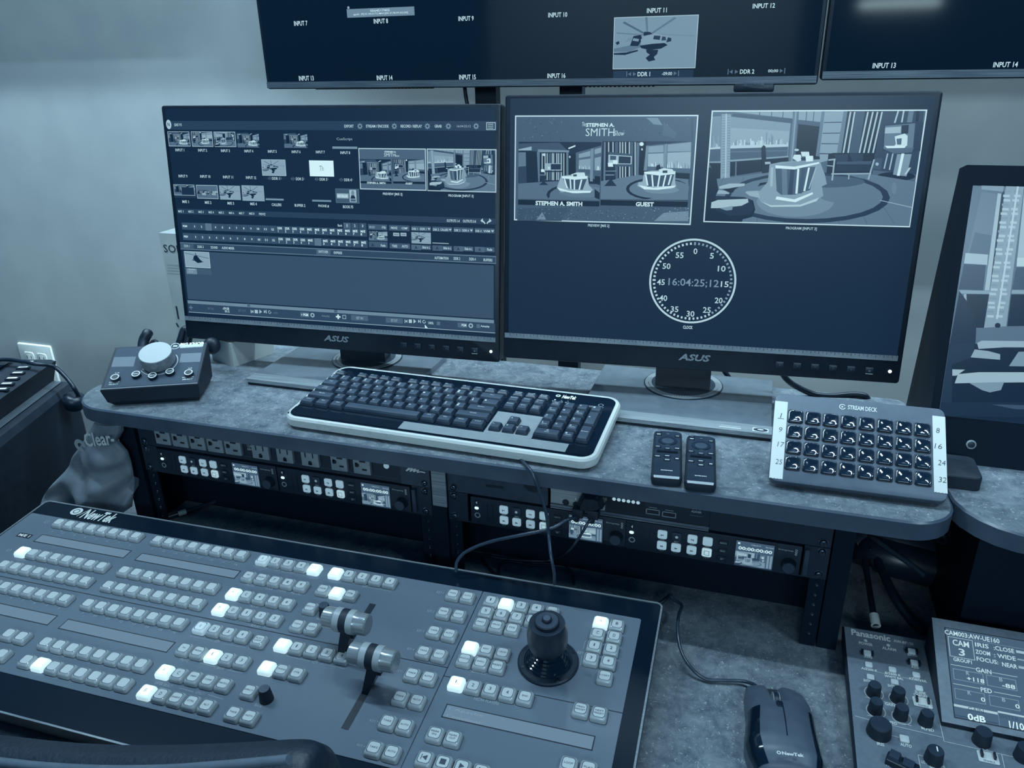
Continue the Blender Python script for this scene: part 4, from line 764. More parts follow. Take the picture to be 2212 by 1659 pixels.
# ================================================================== rack units
RF = F((0, 0, 0), 0, math.pi/2)               # rack front plane, u = x, v = z
z1 = Z(300, 900, 6.506); z2 = Z(840, 980, 11.06); zA = Z(240, 900, 2.989); zK = Z(940, 980, 3.568); zL = Z(1140, 980, 7.539); zH = Z(1480, 1080, 3.022)
PNL = mat('rack_panel_black', .10, .45, .1, var=.02); PNL2 = mat('rack_panel_slate', .22, .42, .1, var=.03)
KEYW = mat('grey_key_added_glow', .85, .35, emit=.62, es=.75, var=.02); KEYB = mat('backlit_key', .9, .3, emit=.86, es=.7, var=0)  # plain grey keys carry an added soft glow to brighten them
SCREWM = mat('dark_chrome', .35, .2, .9, var=.1, scale=400)
def screw(b, x, z):
    n0 = len(b.v); b.lathe([(.0058, 0), (.0058, .0006), (.0046, .0008), (.0044, .002), (.003, .0032)], SCREWM, seg=16, mtop=SCREWM)
    b.box(-.0022, .0022, -.0004, .0004, .0031, .0034, BLACK); b.box(-.0004, .0004, -.0022, .0022, .0031, .0034, BLACK)
    b.xf(Matrix.Translation((x, z, .0012)) @ Matrix.Rotation(.5, 4, 'Z'), n0)
def screws(t, xs, zs):
    for x in xs:
        for z in zs: b = B(); screw(b, x, z); part('rack_screw', b, t, None, 50)
OUTM = mat('outlet_grey_plastic', .55, .4, var=.02)
pc = thing('power_strip', 'rack power strip with ten grey sockets under the left shelf edge', 'power strip', RF)
part('front_panel', B().box(-.0088, .4738, -.0062, .048, -.02, .0012, PNL), pc)
b = B(); b.rect(.0235, -.0005, .425, .0002, .0016, ink(.3)); b.text('120V\n12A\n60Hz', RF.px(*zA(900, 188)), .014, .0016, ink(.85), w=.010)
lx = RF.px(*zA(1780, 315)); part('panel_print', b, pc, None, 0)
b = B(); b.lathe([(.0042, .0012), (.0042, .002), (.003, .003)], mat('pale_lamp', .75, .3, emit=.6, es=.7, var=0), c=lx, seg=16); part('indicator_light', b, pc)
b = B(); b.box(RF.px(*z2(290, 400))[0], .4735, -.006, .048, .0013, .0022, PNL2)
q = [z2(*k) for k in ((470, 285), (520, 300), (430, 390), (600, 310), (520, 405), (680, 325), (600, 410), (735, 365), (690, 425), (780, 410), (885, 435))]
q = [RF.px(*k) for k in q]
for a, c in zip(q, q[1:]): b.line(a, c, .0016, .0026, ink(.9))
part('logo_plate', b, pc, 'plate with a white script letter', 0)
def outlet(t, x, zc, w, side):
    b = B(); h = .030; b.rbox(x, zc, w, h, .0012, .006, OUTM, .0012, .0008)
    z = .0062; K = ink(0)
    if side: b.disc((x-w*.26, zc-.001), .0034, z, K, 12); b.rect(x-w*.38, zc-.0044, x-w*.26, zc+.0024, z, K); b.rect(x+w*.02, zc-.0085, x+w*.3, zc-.0055, z, K); b.rect(x-w*.1, zc+.004, x+w*.25, zc+.007, z, K)
    else: b.disc((x, zc-.0085), .003, z, K, 12); b.rect(x-.003, zc-.0125, x+.003, zc-.0085, z, K); b.rect(x-.0075, zc-.001, x-.0055, zc+.0065, z, K); b.rect(x+.0045, zc-.001, x+.0065, zc+.0065, z, K)
    part('socket', b, t)
for (xa, xb_, sd) in ((262, 470, 1), (500, 715, 1), (745, 960, 1), (992, 1210, 1), (1238, 1465, 1), (1620, 1855, 0), (1965, 2190, 0)):
    a = RF.px(*z1(xa, 250+(xa-262)*.148)); c = RF.px(*z1(xb_, 250+(xb_-262)*.148)); outlet(pc, (a[0]+c[0])/2, .0165, c[0]-a[0], sd)
for xa, xb_, sd in ((1243, 1355, 0), (1430, 1535, 1), (1572, 1682, 1)):
    a = RF.px(*zA(xa, 270)); c = RF.px(*zA(xb_, 290)); outlet(pc, (a[0]+c[0])/2, .0165, c[0]-a[0], sd)
screws(pc, (0, .465), (0,))
# half-width disk recorders
def recorder(label, x0, art, M=None):
    fr = F((x0, 0, -.0085), 0, math.pi/2); t = thing('disk_recorder', label, 'video recorder', fr, 'half width recorders in the two rack bays')
    w, h = .2105, .0415
    part('front_panel', B().rbox(w/2, -h/2, w, h, -.07, .004, PNL, .0015, .0006), t)
    f0 = F((.0207, 0, -.0085), 0, math.pi/2)
    def p(x, y): return f0.px(*z1(x, y), .004)
    # buttons
    bs = [(618, 600, '|<', 0), (750, 625, 'o', 2), (903, 645, '>|', 0), (1047, 665, '', 0), (643, 750, '<<', 0), (785, 772, '>', 0), (928, 795, '>>', 0), (1073, 820, '', 1)]
    xs = [p(b_[0], b_[1])[0] for b_ in bs]; xr = [(xs[k]+xs[k+4])/2 for k in range(4)]
    for k, (x, y, s, st) in enumerate(bs):
        b = B(); cx = xr[k % 4]; cy = -.0122 if k < 4 else -.0282; mm = (KEYW, KEYB, GREYP)[st] if st != 2 else PNL2
        b.rbox(cx, cy, .0118, .0118, .0041, .0062, mm, .0022, .0007)
        if s == 'o': b.disc((cx, cy), .0019, .0064, ink(.95), 14)
        elif s: b.text({'|<': '|◀', '>|': '▶|', '<<': '◀◀', '>': '▶', '>>': '▶▶'}[s] if False else s, (cx, cy-.0005), .0026, .0064, ink(.05), w=.0036, bold=.06)
        if st == 1: b.frame(cx-.0032, cy-.0032, cx+.0032, cy+.0032, .0006, .0064, ink(.6))
        part('transport_button', b, t)
    ux = p(1190, 675)[0]
    b = B()
    for k in range(3): b.rbox(ux, -.0108-.0115*k, .0105, .006, .0041, .0052, BLACK, .0008, .0004)
    part('menu_button_row', b, t)
    b = B(); z = .0043
    for k, s in enumerate(('SEARCH', 'MENU', 'SET')): b.text(s, (ux, -.0108-.0115*k), .0022, .0055, ink(.7), w=(.0080, .0062, .0035)[k], bold=.02)
    for k in range(4):
        b.text(('SKIP', 'REC', 'SKIP', 'INPUT')[k], (xr[k], -.0202), .0018, z, ink(.8), w=.0055); b.text(('REV', 'PLAY', 'FWD', 'REM')[k], (xr[k], -.0362), .0018, z, ink(.55), w=.0055)
    bx = p(1815, 730); b.text('Blackmagicdesign', (.1925, -.0078), .0026, z, ink(.8), w=.017)
    for k in range(3): b.ring((.2042, -.0058-.0030*k), .0008, .0014, z, ink(.85), 10)
    part('panel_print', b, t, None, 0)
    lx_ = .0095
    b = B(); b.rbox(lx_-.0007, -.0075, .0055, .0062, .0041, .005, BLACK, .0008, .0003); b.flat([(lx_-.0018, -.0075), (lx_+.0004, -.0052), (lx_+.0004, -.0098)], .0052, ink(.95)); part('speaker_button', b, t)
    b = B(); b.rbox(lx_-.001, -.0165, .0058, .004, .0041, .0049, mat('white_led', .9, .3, emit=1, es=1.1, var=0), .0019, .0004); part('status_light', b, t)
    b = B(); b.ring((lx_, -.0272), .0026, .0042, .0046, SILVER, 20); b.disc((lx_, -.0272), .0026, .0045, ink(0)); part('headphone_jack', b, t)
    b = B()
    for x in (.0235, .0315): b.rect(x-.0010, -.0325, x+.0010, -.0075, .0043, ink(0))
    b.rect(.0168, -.0125, .0176, -.0065, .0043, ink(0)); part('card_slot', b, t, None, 0)
    # little screen
    x0_, x1_ = .1355, .1795; y1, y0 = -.0042, -.0395
    b = B(); b.rect(x0_-.001, y0-.0015, x1_+.001, y1+.001, .0043, ink(0)); b.rect(x0_, y0, x1_, y1, .0045, scr(.36)); b.rect(x0_, y0, x1_, y0+.0015, .0048, scr(.25))
    b.text('00:00:00:00', ((x0_+x1_)/2+.0005, y1-.0098), .0048, .0048, scr(.95), w=.039, bold=.03); b.text('1080p29.97', (x0_+.023, y1-.0036), .0020, .0048, scr(.8), w=.0115); b.text('No Card', (x1_-.0055, y1-.0036), .0020, .0048, scr(.85), w=.0085); b.rect(x0_+.002, y1-.0045, x0_+.0045, y1-.0022, .0048, scr(.95))
    big = [(g*.8+.2, q) for g, q in art if abs(area2(q)) > .01]; pic(b, (x0_, y0+.0016, x1_-.0085, y1-.0145), big, .0047, .00001)
    b.rect(x1_-.0070, y0+.002, x1_-.0045, y1-.0150, .0049, scr(.6)); b.rect(x1_-.0035, y0+.002, x1_-.001, y1-.0150, .0049, scr(.6))
    part('preview_screen', b, t, 'small lit preview screen', 0)
    kx, ky = .1975, -.0265
    b = B(); b.lathe([(.0088, .004), (.0082, .006), (.0076, .0125), (.0070, .0135)], BLACKM, c=(kx, ky), seg=28, mtop=PNL2); part('jog_knob', b, t)
    return t
rec = [recorder('left recorder below the power strip, grey button block and lit preview screen', .0210, PROG), recorder('recorder at the right of the left bay, beside the aluminium strip', .2330, ARTA),
       recorder('recorder with two grey cables hanging in front of its lit preview screen', .5320, ARTB), recorder('rightmost recorder, beside the black rack post, lit preview screen', .7400, PROG)]
for x0, lab in ((0, 'black shelf tray holding the two recorders of the left bay'), (.465+GAP, 'black shelf tray holding the two recorders of the right bay')):
    t = thing('rack_tray', lab, 'rack shelf', F((x0, 0, 0), 0, math.pi/2), 'rack trays under the recorders')
    part('front_ear', B().box(-.0088, .0195, -.0508, -.0068, -.003, .0015, PNL), t); part('front_ear', B().box(.4455, .4738, -.0508, -.0068, -.003, .0015, PNL), t)
    part('tray_plate', B().box(.0, .465, -.0525, -.0508, -.072, 0, PNL), t); part('grip_bar', B().rbox(.449, -.029, .006, .036, .0016, .006, PNL2, .0015, .001), t)
    screws(t, (0, .465), (-.0127, -.04445))
# KVM extender row above the right recorders
kv = thing('video_extender', 'slim rack unit with silver end, status lights and square ports, above the right recorders', 'extender', RF)
xa0, xa1 = .465+GAP-.0088, .465+GAP+.4738
b = B(); b.box(xa0, .6385, -.0062, .048, -.003, .0012, PNL2); part('blank_panel', B().box(.842, xa1, -.0062, .048, -.003, .0012, PNL), kv)
b.rect(.5535, .0085, .5785, .0125, .0014, ink(0)); n = [(RF.px(*zL(85, 480))[0]+.0145*math.cos(a), .0275+.0175*math.sin(a)) for a in [math.pi+k*math.pi/14 for k in range(15)]]; b.flat(n, .0014, ink(0)); part('front_panel', b, kv)
b = B(); b.box(.6425, .7135, -.0005, .048, -.02, .0025, brushed('satin_silver', .62, .35, .5)); b.disc((.6625, .0035), .0045, .0028, ink(0)); b.disc((.6765, .0025), .0045, .0028, ink(0)); b.rect(.652, .0215, .672, .0235, .0028, ink(.95)); b.rect(.6750, .009, .6762, .012, .0028, ink(.95)); part('silver_end', b, kv, 'silver end plate')
b = B(); b.box(.7135, .8418, -.0005, .048, -.02, .0025, PNL); b.box(.6425, .8418, -.0045, -.001, -.02, .004, SLIM); b.box(.6425, .8418, -.0070, -.0052, -.02, .004, SLIM); part('extender_body', b, kv)
b = B(); pa, pb = RF.px(*zL(1300, 660)), RF.px(*zL(1925, 850)); b.rect(pa[0], -.0002+.003, pb[0], pa[1], .0027, ink(0)); part('light_window', b, kv, None, 0)
for k in range(6):
    b = B(); c = RF.px(*zL(1412+k*78, 722+k*12)); b.lathe([(.0024, .0027), (.0020, .0034)], mat('led_row', .6, .3, emit=.8, es=.9, var=0), c=c, seg=12); part('status_light', b, kv)
for x, y in ((1680, 440), (1805, 462)):
    b = B(); c = RF.px(*zK(x, y)); b.frame(c[0]-.0085, c[1]-.0038, c[0]+.0085, c[1]+.0038, .0011, .0029, SILVER); b.rect(c[0]-.0074, c[1]-.0027, c[0]+.0074, c[1]+.0027, .0028, ink(0)); b.rect(c[0]-.005, c[1]+.0058, c[0]+.005, c[1]+.0064, .0028, ink(.7)); part('usb_port', b, kv, None, 0)
c = RF.px(*zK(2015, 440)); b = B(); b.text('ADDER', c, .0028, .0028, ink(.7), w=.0125, bold=.02); b.text('www.adder.com', (c[0], c[1]-.0055), .0014, .0028, ink(.5), w=.015)
for k in range(3): b.ring((c[0]-.004+.004*k, c[1]+.0055), .0018, .0024, .0028, ink(.6), 10)
part('panel_print', b, kv, None, 0)
screws(kv, (.465+GAP, .93+GAP), (0,))
# black adapter block with two plugs and cables
pd = at(1262, 1095, Y=-.02)
b = B(); q = [zL(*k) for k in ((905, 600), (1150, 612), (1240, 660), (1250, 720), (1270, 810), (1240, 880), (1060, 905), (960, 900), (790, 870), (800, 780), (850, 690))]
f2 = F((0, -.022, 0), 0, math.pi/2); q = [f2.px(*k) for k in q]; cx = sum(v[0] for v in q)/len(q); cy = sum(v[1] for v in q)/len(q)
if area2(q) < 0: q = q[::-1]
sc_ = lambda k: [(cx+(x-cx)*k, cy+(y-cy)*k) for x, y in q]
b.loft([[(x, y, -.018) for x, y in sc_(.95)], [(x, y, -.006) for x, y in sc_(1)], [(x, y, .004) for x, y in sc_(.95)], [(x, y, .012) for x, y in sc_(.62)]], mat('black_wrap', .03, .3, var=.03, scale=300, bump=.6))
ad = thing('adapter', 'black wrapped adapter block plugged into the silver ended rack unit', 'adapter', f2); part('adapter_body', b, ad)
def wires(name, label, pts, r, m=RUB, group=None, cat='cable'):
    b = B(); b.tube(pts, r, m, 8); return solo(name, b, label, cat, smooth=70, group=group)
for (x, y), nm in (((845, 930), 0), ((1090, 955), 1)):
    b = B(); c = f2.px(*zL(x, y)); b.rbox(c[0], c[1]+.003, .014, .012, .001, .013, BLACKM, .001, .001); b.tube([(c[0], c[1], .007), (c[0]-.003, c[1]-.010, .007)], .0042, RUB, 10, False); part('plug', b, ad)
def P3(lst): return [at(x, y, **k) for x, y, k in lst]
yy = -.045
c1 = f2.px(*zL(800, 1000)); 
CAB = mat('grey_cable_sheath', .2, .25, var=.02)
wires('usb_cable', 'grey cable looping left from the adapter block and down behind the button panel', [(c1[0]+.004, -.03, c1[1]+.003)]+P3([(1225, 1123, dict(Y=yy)), (1190, 1142, dict(Y=-.055)), (1130, 1155, dict(Y=-.06)), (1060, 1170, dict(Y=-.06)), (1010, 1190, dict(Y=-.06)), (988, 1212, dict(Y=-.065)), (985, 1235, dict(Y=-.07))]), .0023, CAB)
c2 = f2.px(*zL(1060, 1020))
wires('usb_cable', 'thin black cable falling right of the other from the adapter block onto the desk', [(c2[0]+.002, -.03, c2[1]+.002)]+P3([(1270, 1130, dict(Y=-.04)), (1252, 1160, dict(Y=-.045)), (1228, 1190, dict(Y=-.03)), (1205, 1205, dict(Z=ZD+.02)), (1180, 1212, dict(Z=ZD+.006))]), .0018, CAB)
wires('keyboard_cable', 'long black keyboard cable dropping over the shelf edge to the desk', P3([(1095, 968, dict(Z=ZS+.006)), (1110, 980, dict(Z=ZS+.004)), (1135, 1003, dict(Z=ZS+.004)), (1150, 1023, dict(Y=-.056)), (1165, 1060, dict(Y=-.06)), (1180, 1110, dict(Y=-.062)), (1185, 1155, dict(Y=-.065)), (1190, 1200, dict(Y=-.08)), (1197, 1235, dict(Y=-.085)), (1198, 1262, dict(Y=-.08))]), .0021, CAB)
wires('loose_cable', 'thin cable running in a flat loop on the desk under the right rack bay', P3([(x, y, dict(Z=ZD+.004)) for x, y in ((992, 1225), (1000, 1205), (1030, 1198), (1075, 1205), (1120, 1210), (1170, 1212), (1215, 1211))]), .0018, CAB)
wires('loose_cable', 'lower thin cable on the desk bending down toward the back edge of the panel', P3([(x, y, dict(Z=ZD+.003)) for x, y in ((1078, 1240), (1078, 1222), (1092, 1213), (1120, 1215), (1150, 1221), (1190, 1222), (1220, 1225), (1238, 1242), (1240, 1262))]), .0018, CAB)
wires('loose_cable', 'short dark cable end beside the panel corner under the left part of the right bay', P3([(x, y, dict(Z=ZD+.003)) for x, y in ((1040, 1205), (1050, 1218), (1062, 1232), (1072, 1240))]), .0018, CAB)
# left: labelled cable under the left bay
wires('power_cable', 'dark cable lying under the left rack bay, behind the brand lettering', P3([(x, y, dict(Z=ZD+.006)) for x, y in ((325, 1100), (370, 1082), (405, 1060))]), .0028, CAB)
lc = P3([(x, y, dict(Z=ZD+.007)) for x, y in ((360, 1118), (385, 1110), (402, 1105), (440, 1092), (482, 1078))])
tcab = thing('labelled_cable', 'dark cable with a white wrap label under the left rack bay', 'cable', Matrix.Translation(lc[2]))
b = B(); b.tube([p-lc[2] for p in lc], .0030, CAB); part('sheath', b, tcab, None, 70)
WL = mat('white_label', .86, .5, var=.04, scale=300)
b = B(); b.tube([lc[1]-lc[2], lc[2]-lc[2]], .0048, WL, 10, False); part('wrap_label', b, tcab, 'white printed wrap label', 60)

# ================================================================== the big button panel
P = .0195
_t = F((-.07259, -.22524, -.0946), .02072, .07496)
BH = .008                                   # button height above the plate
SW = F(tuple(_t.o-_t.n*BH), .02072, .07496)
swt = thing('production_switcher', 'wide glossy grey button panel with two metal fader handles and a joystick', 'control panel', SW)
zs1 = Z(0, 1080, 3.95); zs2 = Z(480, 1120, 3.95); zs3 = Z(880, 1240, 3.95); zs4 = Z(0, 1360, 3.95); zs5 = Z(480, 1360, 4.608)
U0, U1 = -.072, .874; V0, V1 = -.182, .158
PANB = mat('panel_black_border', .0, .2, var=0, spec=.25); PANG = mat('panel_graphite', .42, .14, .0, var=.01, scale=5, spec=.25)
PANS = mat('panel_side', .05, .4, var=.02); LIP = brushed('panel_edge_line', .55, .25, .8)
def dz(u, v): return (SW.o+SW.u*u+SW.v*v)[2]-ZD
b = B(); o0 = rrect(U1-U0, V1-V0, .008, 4); cu, cv = (U0+U1)/2, (V0+V1)/2
top = [(x+cu, y+cv) for x, y in o0]; ins = [((x)*.96+cu, (y)*.93+cv) for x, y in o0]
sinv = 1/SW.n[2]
b.loft([[(x, y, -(dz(x, y)-.001)*sinv) for x, y in ins], [(x, y, -.012) for x, y in top], [(x, y, 0) for x, y in top]], PANS, mtop=PANB)
part('panel_body', b, swt, None, 40)
b = B()
for k in range(len(top)):
    a, c = Vector(top[k]), Vector(top[(k+1) % len(top)]); d = (c-a)
    if d.length < 1e-6: continue
    d.normalize(); n = Vector((-d.y, d.x)); b.loft([[(a.x, a.y, 0), (a.x+n.x*.0022, a.y+n.y*.0022, 0), (a.x+n.x*.0022, a.y+n.y*.0022, .0012), (a.x, a.y, .0012)], [(c.x, c.y, 0), (c.x+n.x*.0022, c.y+n.y*.0022, 0), (c.x+n.x*.0022, c.y+n.y*.0022, .0012), (c.x, c.y, .0012)]], LIP)
part('edge_line', b, swt, 'thin bright metal edge line', 0)
g0 = SW.px(480, 1177.7); g1 = SW.px(1385, 1341); gl = SW.px(75, 1105); gb = SW.px(480, 1570)
GL, GR, GT, GB = gl[0], g1[0], (g0[1]+g1[1])/2, gb[1]
b = B(); b.rbox((GL+GR)/2, (GT+GB)/2, GR-GL, GT-GB, .0002, .0010, PANG, .003, .0003); part('face_plate', b, swt, 'glossy graphite face plate', 0)
# printed texts, seams
zp_ = .00125; b = B(); INK = ink(.62); INK2 = ink(.9); SEAM = ink(0)
H = .001
SW.txt(b, 'NewTek', *zs1(850, 140), 78, 17, .0006, ink(.85), .03, .15); c = SW.px(*zs1(655, 100)); b.disc(c, .0095, .0006, ink(.75), 24, .0085); b.ring(c, .004, .0052, .0009, ink(.2), 16); d = SW.px(*zs1(715, 110)); b.line((d[0]-.004, d[1]-.010), (d[0]+.005, d[1]+.010), .0012, .0006, ink(.8))
def seam(p, q, w_=.0011): b.line(SW.px(*p, H), SW.px(*q, H), w_, zp_, SEAM)
va = SW.px(200, 1281, H)[1]
sx_ = SW.px(967, 1442, H)[0]
s_top, s_bot = GT, GB
b.rect(sx_-.0005, GB, sx_+.0005, GT, zp_, SEAM); vseam = SW.px(880, 1424.8, H)[1]; b.rect(GL, vseam-.0005, sx_, vseam+.0005, zp_, SEAM); b.rect(sx_, vseam-.0125, GR, vseam-.0115, zp_, ink(.12))
rowv = [.10980, .04293, .01338, -.02147, -.08918, -.11776]; u9 = .17341
for i in range(16):
    u = (i*P if i < 8 else u9+(i-8)*P)+.001
    for v in (.0985-.0035, -.0333): b.text(str(i+1), (u-.0008, v-.0002), .0032, zp_, INK, w=.0022*len(str(i+1)), bold=.0, shear=.1)
def lab(s, zf, x, y, wp, hp=3.6, m=None): SW.txt(b, s, *zf(x, y), wp, hp*1.35, zp_, m or INK, 0, .1, H)
lab('KEY', zs1, 402, 188, 11); lab('AUX', zs1, 75, 430, 11); lab('KEY', zs2, 475, 440, 11); lab('KEY', zs2, 1220, 580, 11); lab('PREVIZ', zs2, 242, 568, 20); lab('LOCK', zs2, 405, 598, 15); lab('GRAB', zs2, 522, 618, 15); lab('RECORD', zs2, 635, 640, 24)
lab('REPLAY', zs2, 280, 752, 20); lab('REPLAY', zs2, 285, 918, 22); lab('RATE', zs2, 830, 858, 14); lab('KEY', zs5, 922, 328, 13); lab('KEY', zs4, 1855, 102, 12); lab('PREVIZ', zs4, 1575, 260, 22); lab('BANK', zs4, 1885, 330, 17); lab('LAYER SELECT', zs4, 1398, 470, 43); lab('UTILITY', zs4, 1715, 545, 24); lab('RATE', zs5, 360, 757, 17)
for k, (x, y) in enumerate(((1853, 633), (1772, 792), (1685, 960), (1600, 1115))): lab('KEY %d' % (k+1), zs2, x+8, y, 16)
for k, (x, y) in enumerate(((1760, 415), (1635, 657), (1500, 912), (1372, 1157))): lab('KEY %d' % (k+1), zs5, x+10, y, 19)
lab('JOYSTICK', zs3, 610, 845, 34, 4.4); lab('MEDIA PLAYERS', zs3, 675, 1085, 56, 4.6); lab('KEY', zs3, 1478, 672, 14, 4); lab('LAYER', zs3, 1530, 862, 20, 4, ink(.45))
def rule(zf, x0, y0, x1, y1): b.line(SW.px(*zf(x0, y0), H), SW.px(*zf(x1, y1), H), .0005, zp_, INK)
for r in ((zs2, 265, 405, 450, 435), (zs2, 505, 452, 705, 482), (zs2, 1010, 530, 1195, 568), (zs2, 1245, 588, 1450, 622), (zs2, 130, 870, 235, 905), (zs2, 345, 932, 460, 952), (zs5, 640, 265, 880, 318), (zs5, 975, 342, 1225, 395), (zs4, 1620, 55, 1815, 98), (zs4, 1895, 118, 2095, 155), (zs4, 1705, 285, 1840, 322), (zs4, 1935, 345, 2070, 372), (zs4, 1530, 500, 1650, 532), (zs4, 1775, 555, 1900, 595), (zs3, 1520, 570, 1500, 640), (zs3, 1490, 700, 1475, 780)): rule(*r)
part('panel_print', b, swt, None, 0)
# lit strip displays
def strip_lcd(q, txt=None):
    ps = [SW.px(*p, H) for p in q]; x0 = (ps[0][0]+ps[3][0])/2; x1 = (ps[1][0]+ps[2][0])/2; y1 = (ps[0][1]+ps[1][1])/2; y0 = (ps[2][1]+ps[3][1])/2
    b = B(); b.frame(x0-.0006, y0-.0006, x1+.0006, y1+.0006, .0012, .0013, SEAM); b.rect(x0, y0, x1, y1, .0012, mat('strip_lcd', .05, .5, emit=.52, es=1.1, var=0, spec=.1))
    if txt:
        for k, (s, w_) in enumerate(txt): b.text(s, (x0+.004+w_/2, y1-.0052-.0085*k), .0042, .0015, scr(.66), w=w_)
    part('strip_display', b, swt, 'softly lit strip display', 0)
L_ = math.dist((0, 0), (0, 0))
e1 = (90, 1154), (283.5, 1190.6), (265.8, 1205.3), (75.4, 1169.9); e2 = (307.6, 1195), (519, 1234.4), (505, 1250.9), (291.9, 1209)
strip_lcd(e1); strip_lcd(e2)
def rect_lcd(x0, x1, y0, y1):
    b = B(); b.frame(x0-.0006, y0-.0006, x1+.0006, y1+.0006, .0012, .0013, SEAM); b.rect(x0, y0, x1, y1, .0012, MATS['strip_lcd']); part('strip_display', b, swt, 'softly lit strip display', 0)
a1 = SW.px(124, 1330.6, H); a2 = SW.px(102.5, 1350.4, H); a3 = SW.px(377, 1387.8, H); a4 = SW.px(360.8, 1409.4, H); a5 = SW.px(145.6, 1337.7, H)
hL = (SW.px(90, 1154, H)[0]); rect_lcd(hL, a1[0], a2[1], a1[1]); rect_lcd((a5[0]+SW.px(129, 1357, H)[0])/2, (a3[0]+a4[0])/2, a4[1], a3[1])
strip_lcd(((967, 1519.7), (1283.8, 1593), (1278.7, 1624), (955.4, 1545.8)), (('1 Apache', .038), ('Comment:', .040)))
b = B(); c = SW.px(53, 1157, H); b.rect(c[0]-.012, c[1]-.0045, c[0]+.012, c[1]+.0045, .0012, SEAM); b.text('M/E 1', c, .0052, .0014, scr(.9), w=.019, bold=.03); part('name_window', b, swt, 'small dark window with glowing letters', 0)
# buttons
CAPC = mat('clear_cap', .64, .12, var=.02, spec=.6, coat=.4); CAPT = mat('cap_top', .76, .3, var=.02, scale=20); CAPE = mat('cap_groove', .34, .3, var=0)
LCAP = mat('lit_cap', .95, .2, emit=.93, es=.75, var=0); LTOP = mat('lit_cap_top', .95, .3, emit=1, es=1.0, var=0)
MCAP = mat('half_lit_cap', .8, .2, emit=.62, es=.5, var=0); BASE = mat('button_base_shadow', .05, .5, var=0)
_bm = {}
def btn_mesh(s, st):
    k = (s, st)
    if k not in _bm:
        c, t = ((CAPC, CAPT), (LCAP, LTOP), (MCAP, MCAP))[st]; w = .0178; b = B()
        def lp(e, z): return [(x, y, z) for x, y in rrect(w-2*e, w-2*e, .003, 4)]
        b.loft([lp(0, .001), lp(.0002, .0052), lp(.0012, .0072), lp(.0024, BH)], c, cap1=False)
        b.loft([lp(.0024, BH), lp(.0027, BH-.0003), lp(.0030, BH-.0003)], CAPE if st != 1 else c, cap0=False, cap1=False)
        b.loft([lp(.0030, BH-.0003), lp(.0031, BH)], c, cap0=False, cap1=True, mtop=t)
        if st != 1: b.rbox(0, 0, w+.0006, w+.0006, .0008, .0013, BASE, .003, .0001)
        if s:
            dk = ink(.2 if st == 0 else .62) ; ls = s.split('\n')
            big = len(s) == 1
            if s in ('<<|', '[]', '>|', '||'):
                if s == '<<|': b.rect(-.0034, -.003, -.0027, .003, BH+.0002, dk); b.flat([(.0028, -.003), (.0028, .003), (-.0025, 0)], BH+.0002, dk)
                if s == '[]': b.rect(-.003, -.003, .003, .003, BH+.0002, dk)
                if s == '>|': b.flat([(-.0025, -.003), (-.0025, .003), (.003, 0)], BH+.0002, dk)
                if s == '||': b.rect(-.0025, -.003, -.001, .003, BH+.0002, dk); b.rect(.001, -.003, .0025, .003, BH+.0002, dk)
            else:
                for i, l in enumerate(ls): b.text(l, (0, (len(ls)-1)*.0017-i*.0034), .0042 if big else .0021, BH+.0002, dk, w=.0028 if big else min(.0105, .0022*len(l)), bold=0)
        _bm[k] = b.mesh('button', 40)
    return _bm[k]
def button(name, u, v, s='', st=0):
    o = bpy.data.objects.new(name, btn_mesh(s, st)); C.objects.link(o); o.parent = swt; o.location = (u, v, 0)
    if st == 1: o['label'] = 'glowing white button'
    elif s: o['label'] = 'pale button marked %s' % s.replace('\n', ' ') if s.isalnum() or '\n' in s else 'pale button with a transport symbol'
for r, v in enumerate(rowv):
    for i in range(16):
        u = i*P if i < 8 else u9+(i-8)*P
        if r == 3 and i < 0: continue
        if u < 0 - .01: continue
        px_ = None
        lit = (r == 1 and i == 0) or (r == 5 and i == 9)
        if r >= 3 and i < (3, 6, 7)[r-3]-1 - (1 if r == 3 else 0): continue
        if r in (4, 5) and i < 6: continue
        button('source_button', u, v, '', 1 if lit else (2 if (r, i) in () else 0))
def bpx(zf, pts, name):
    """row of buttons between the seen centres of its first and last cap"""
    (x0, y0), (x1, y1), ss = pts; a = SW.px(*zf(x0, y0), BH); n = len(ss); c = SW.px(*zf(x1, y1), BH)
    v = (a[1]+c[1])/2; um = (a[0]+c[0])/2
    for k, s in enumerate(ss):
        st = 0
        if s.startswith('*'): st = 1; s = s[1:]
        if s.startswith('~'): st = 2; s = s[1:]
        button(name, um+(k-(n-1)/2)*P, v, s, st)
bpx(zs2, ((345, 340), (785, 415), ['~1', '2', '3', '4', '*PLAY\nLOOP']), 'layer_button')
bpx(zs2, ((970, 450), (1425, 530), ['*', '1', '2', '3', '4']), 'layer_button')
bpx(zs2, ((225, 480), (670, 562), ['TO', 'FROM', '7', '8', '9']), 'layer_button')
bpx(zs2, ((855, 595), (1095, 640), ['FADE', '*', 'FTB']), 'transition_button')
bpx(zs2, ((100, 625), (545, 712), ['*A', 'C', '4', '5', '6']), 'layer_button')
bpx(zs2, ((750, 750), (750, 750), ['EFFCT']), 'transition_button')
bpx(zs2, ((-16, 757), (440, 848), ['*B', 'D', '1', '2', '3']), 'layer_button')
bpx(zs2, ((640, 895), (765, 925), ['TAKE', 'AUTO']), 'take_button')
bpx(zs1, ((1725, 1070), (2055, 1150), ['~1', '2', '3', '4']), 'layer_button')
bpx(zs2, ((310, 1030), (310, 1030), ['PLAY\nLOOP']), 'layer_button')
bpx(zs2, ((515, 1060), (1018, 1170), ['*', '1', '2', '3', '4']), 'layer_button')
bpx(zs4, ((1570, 155), (2060, 260), ['TO', 'FROM', '*1', '2', '3']), 'layer_button')
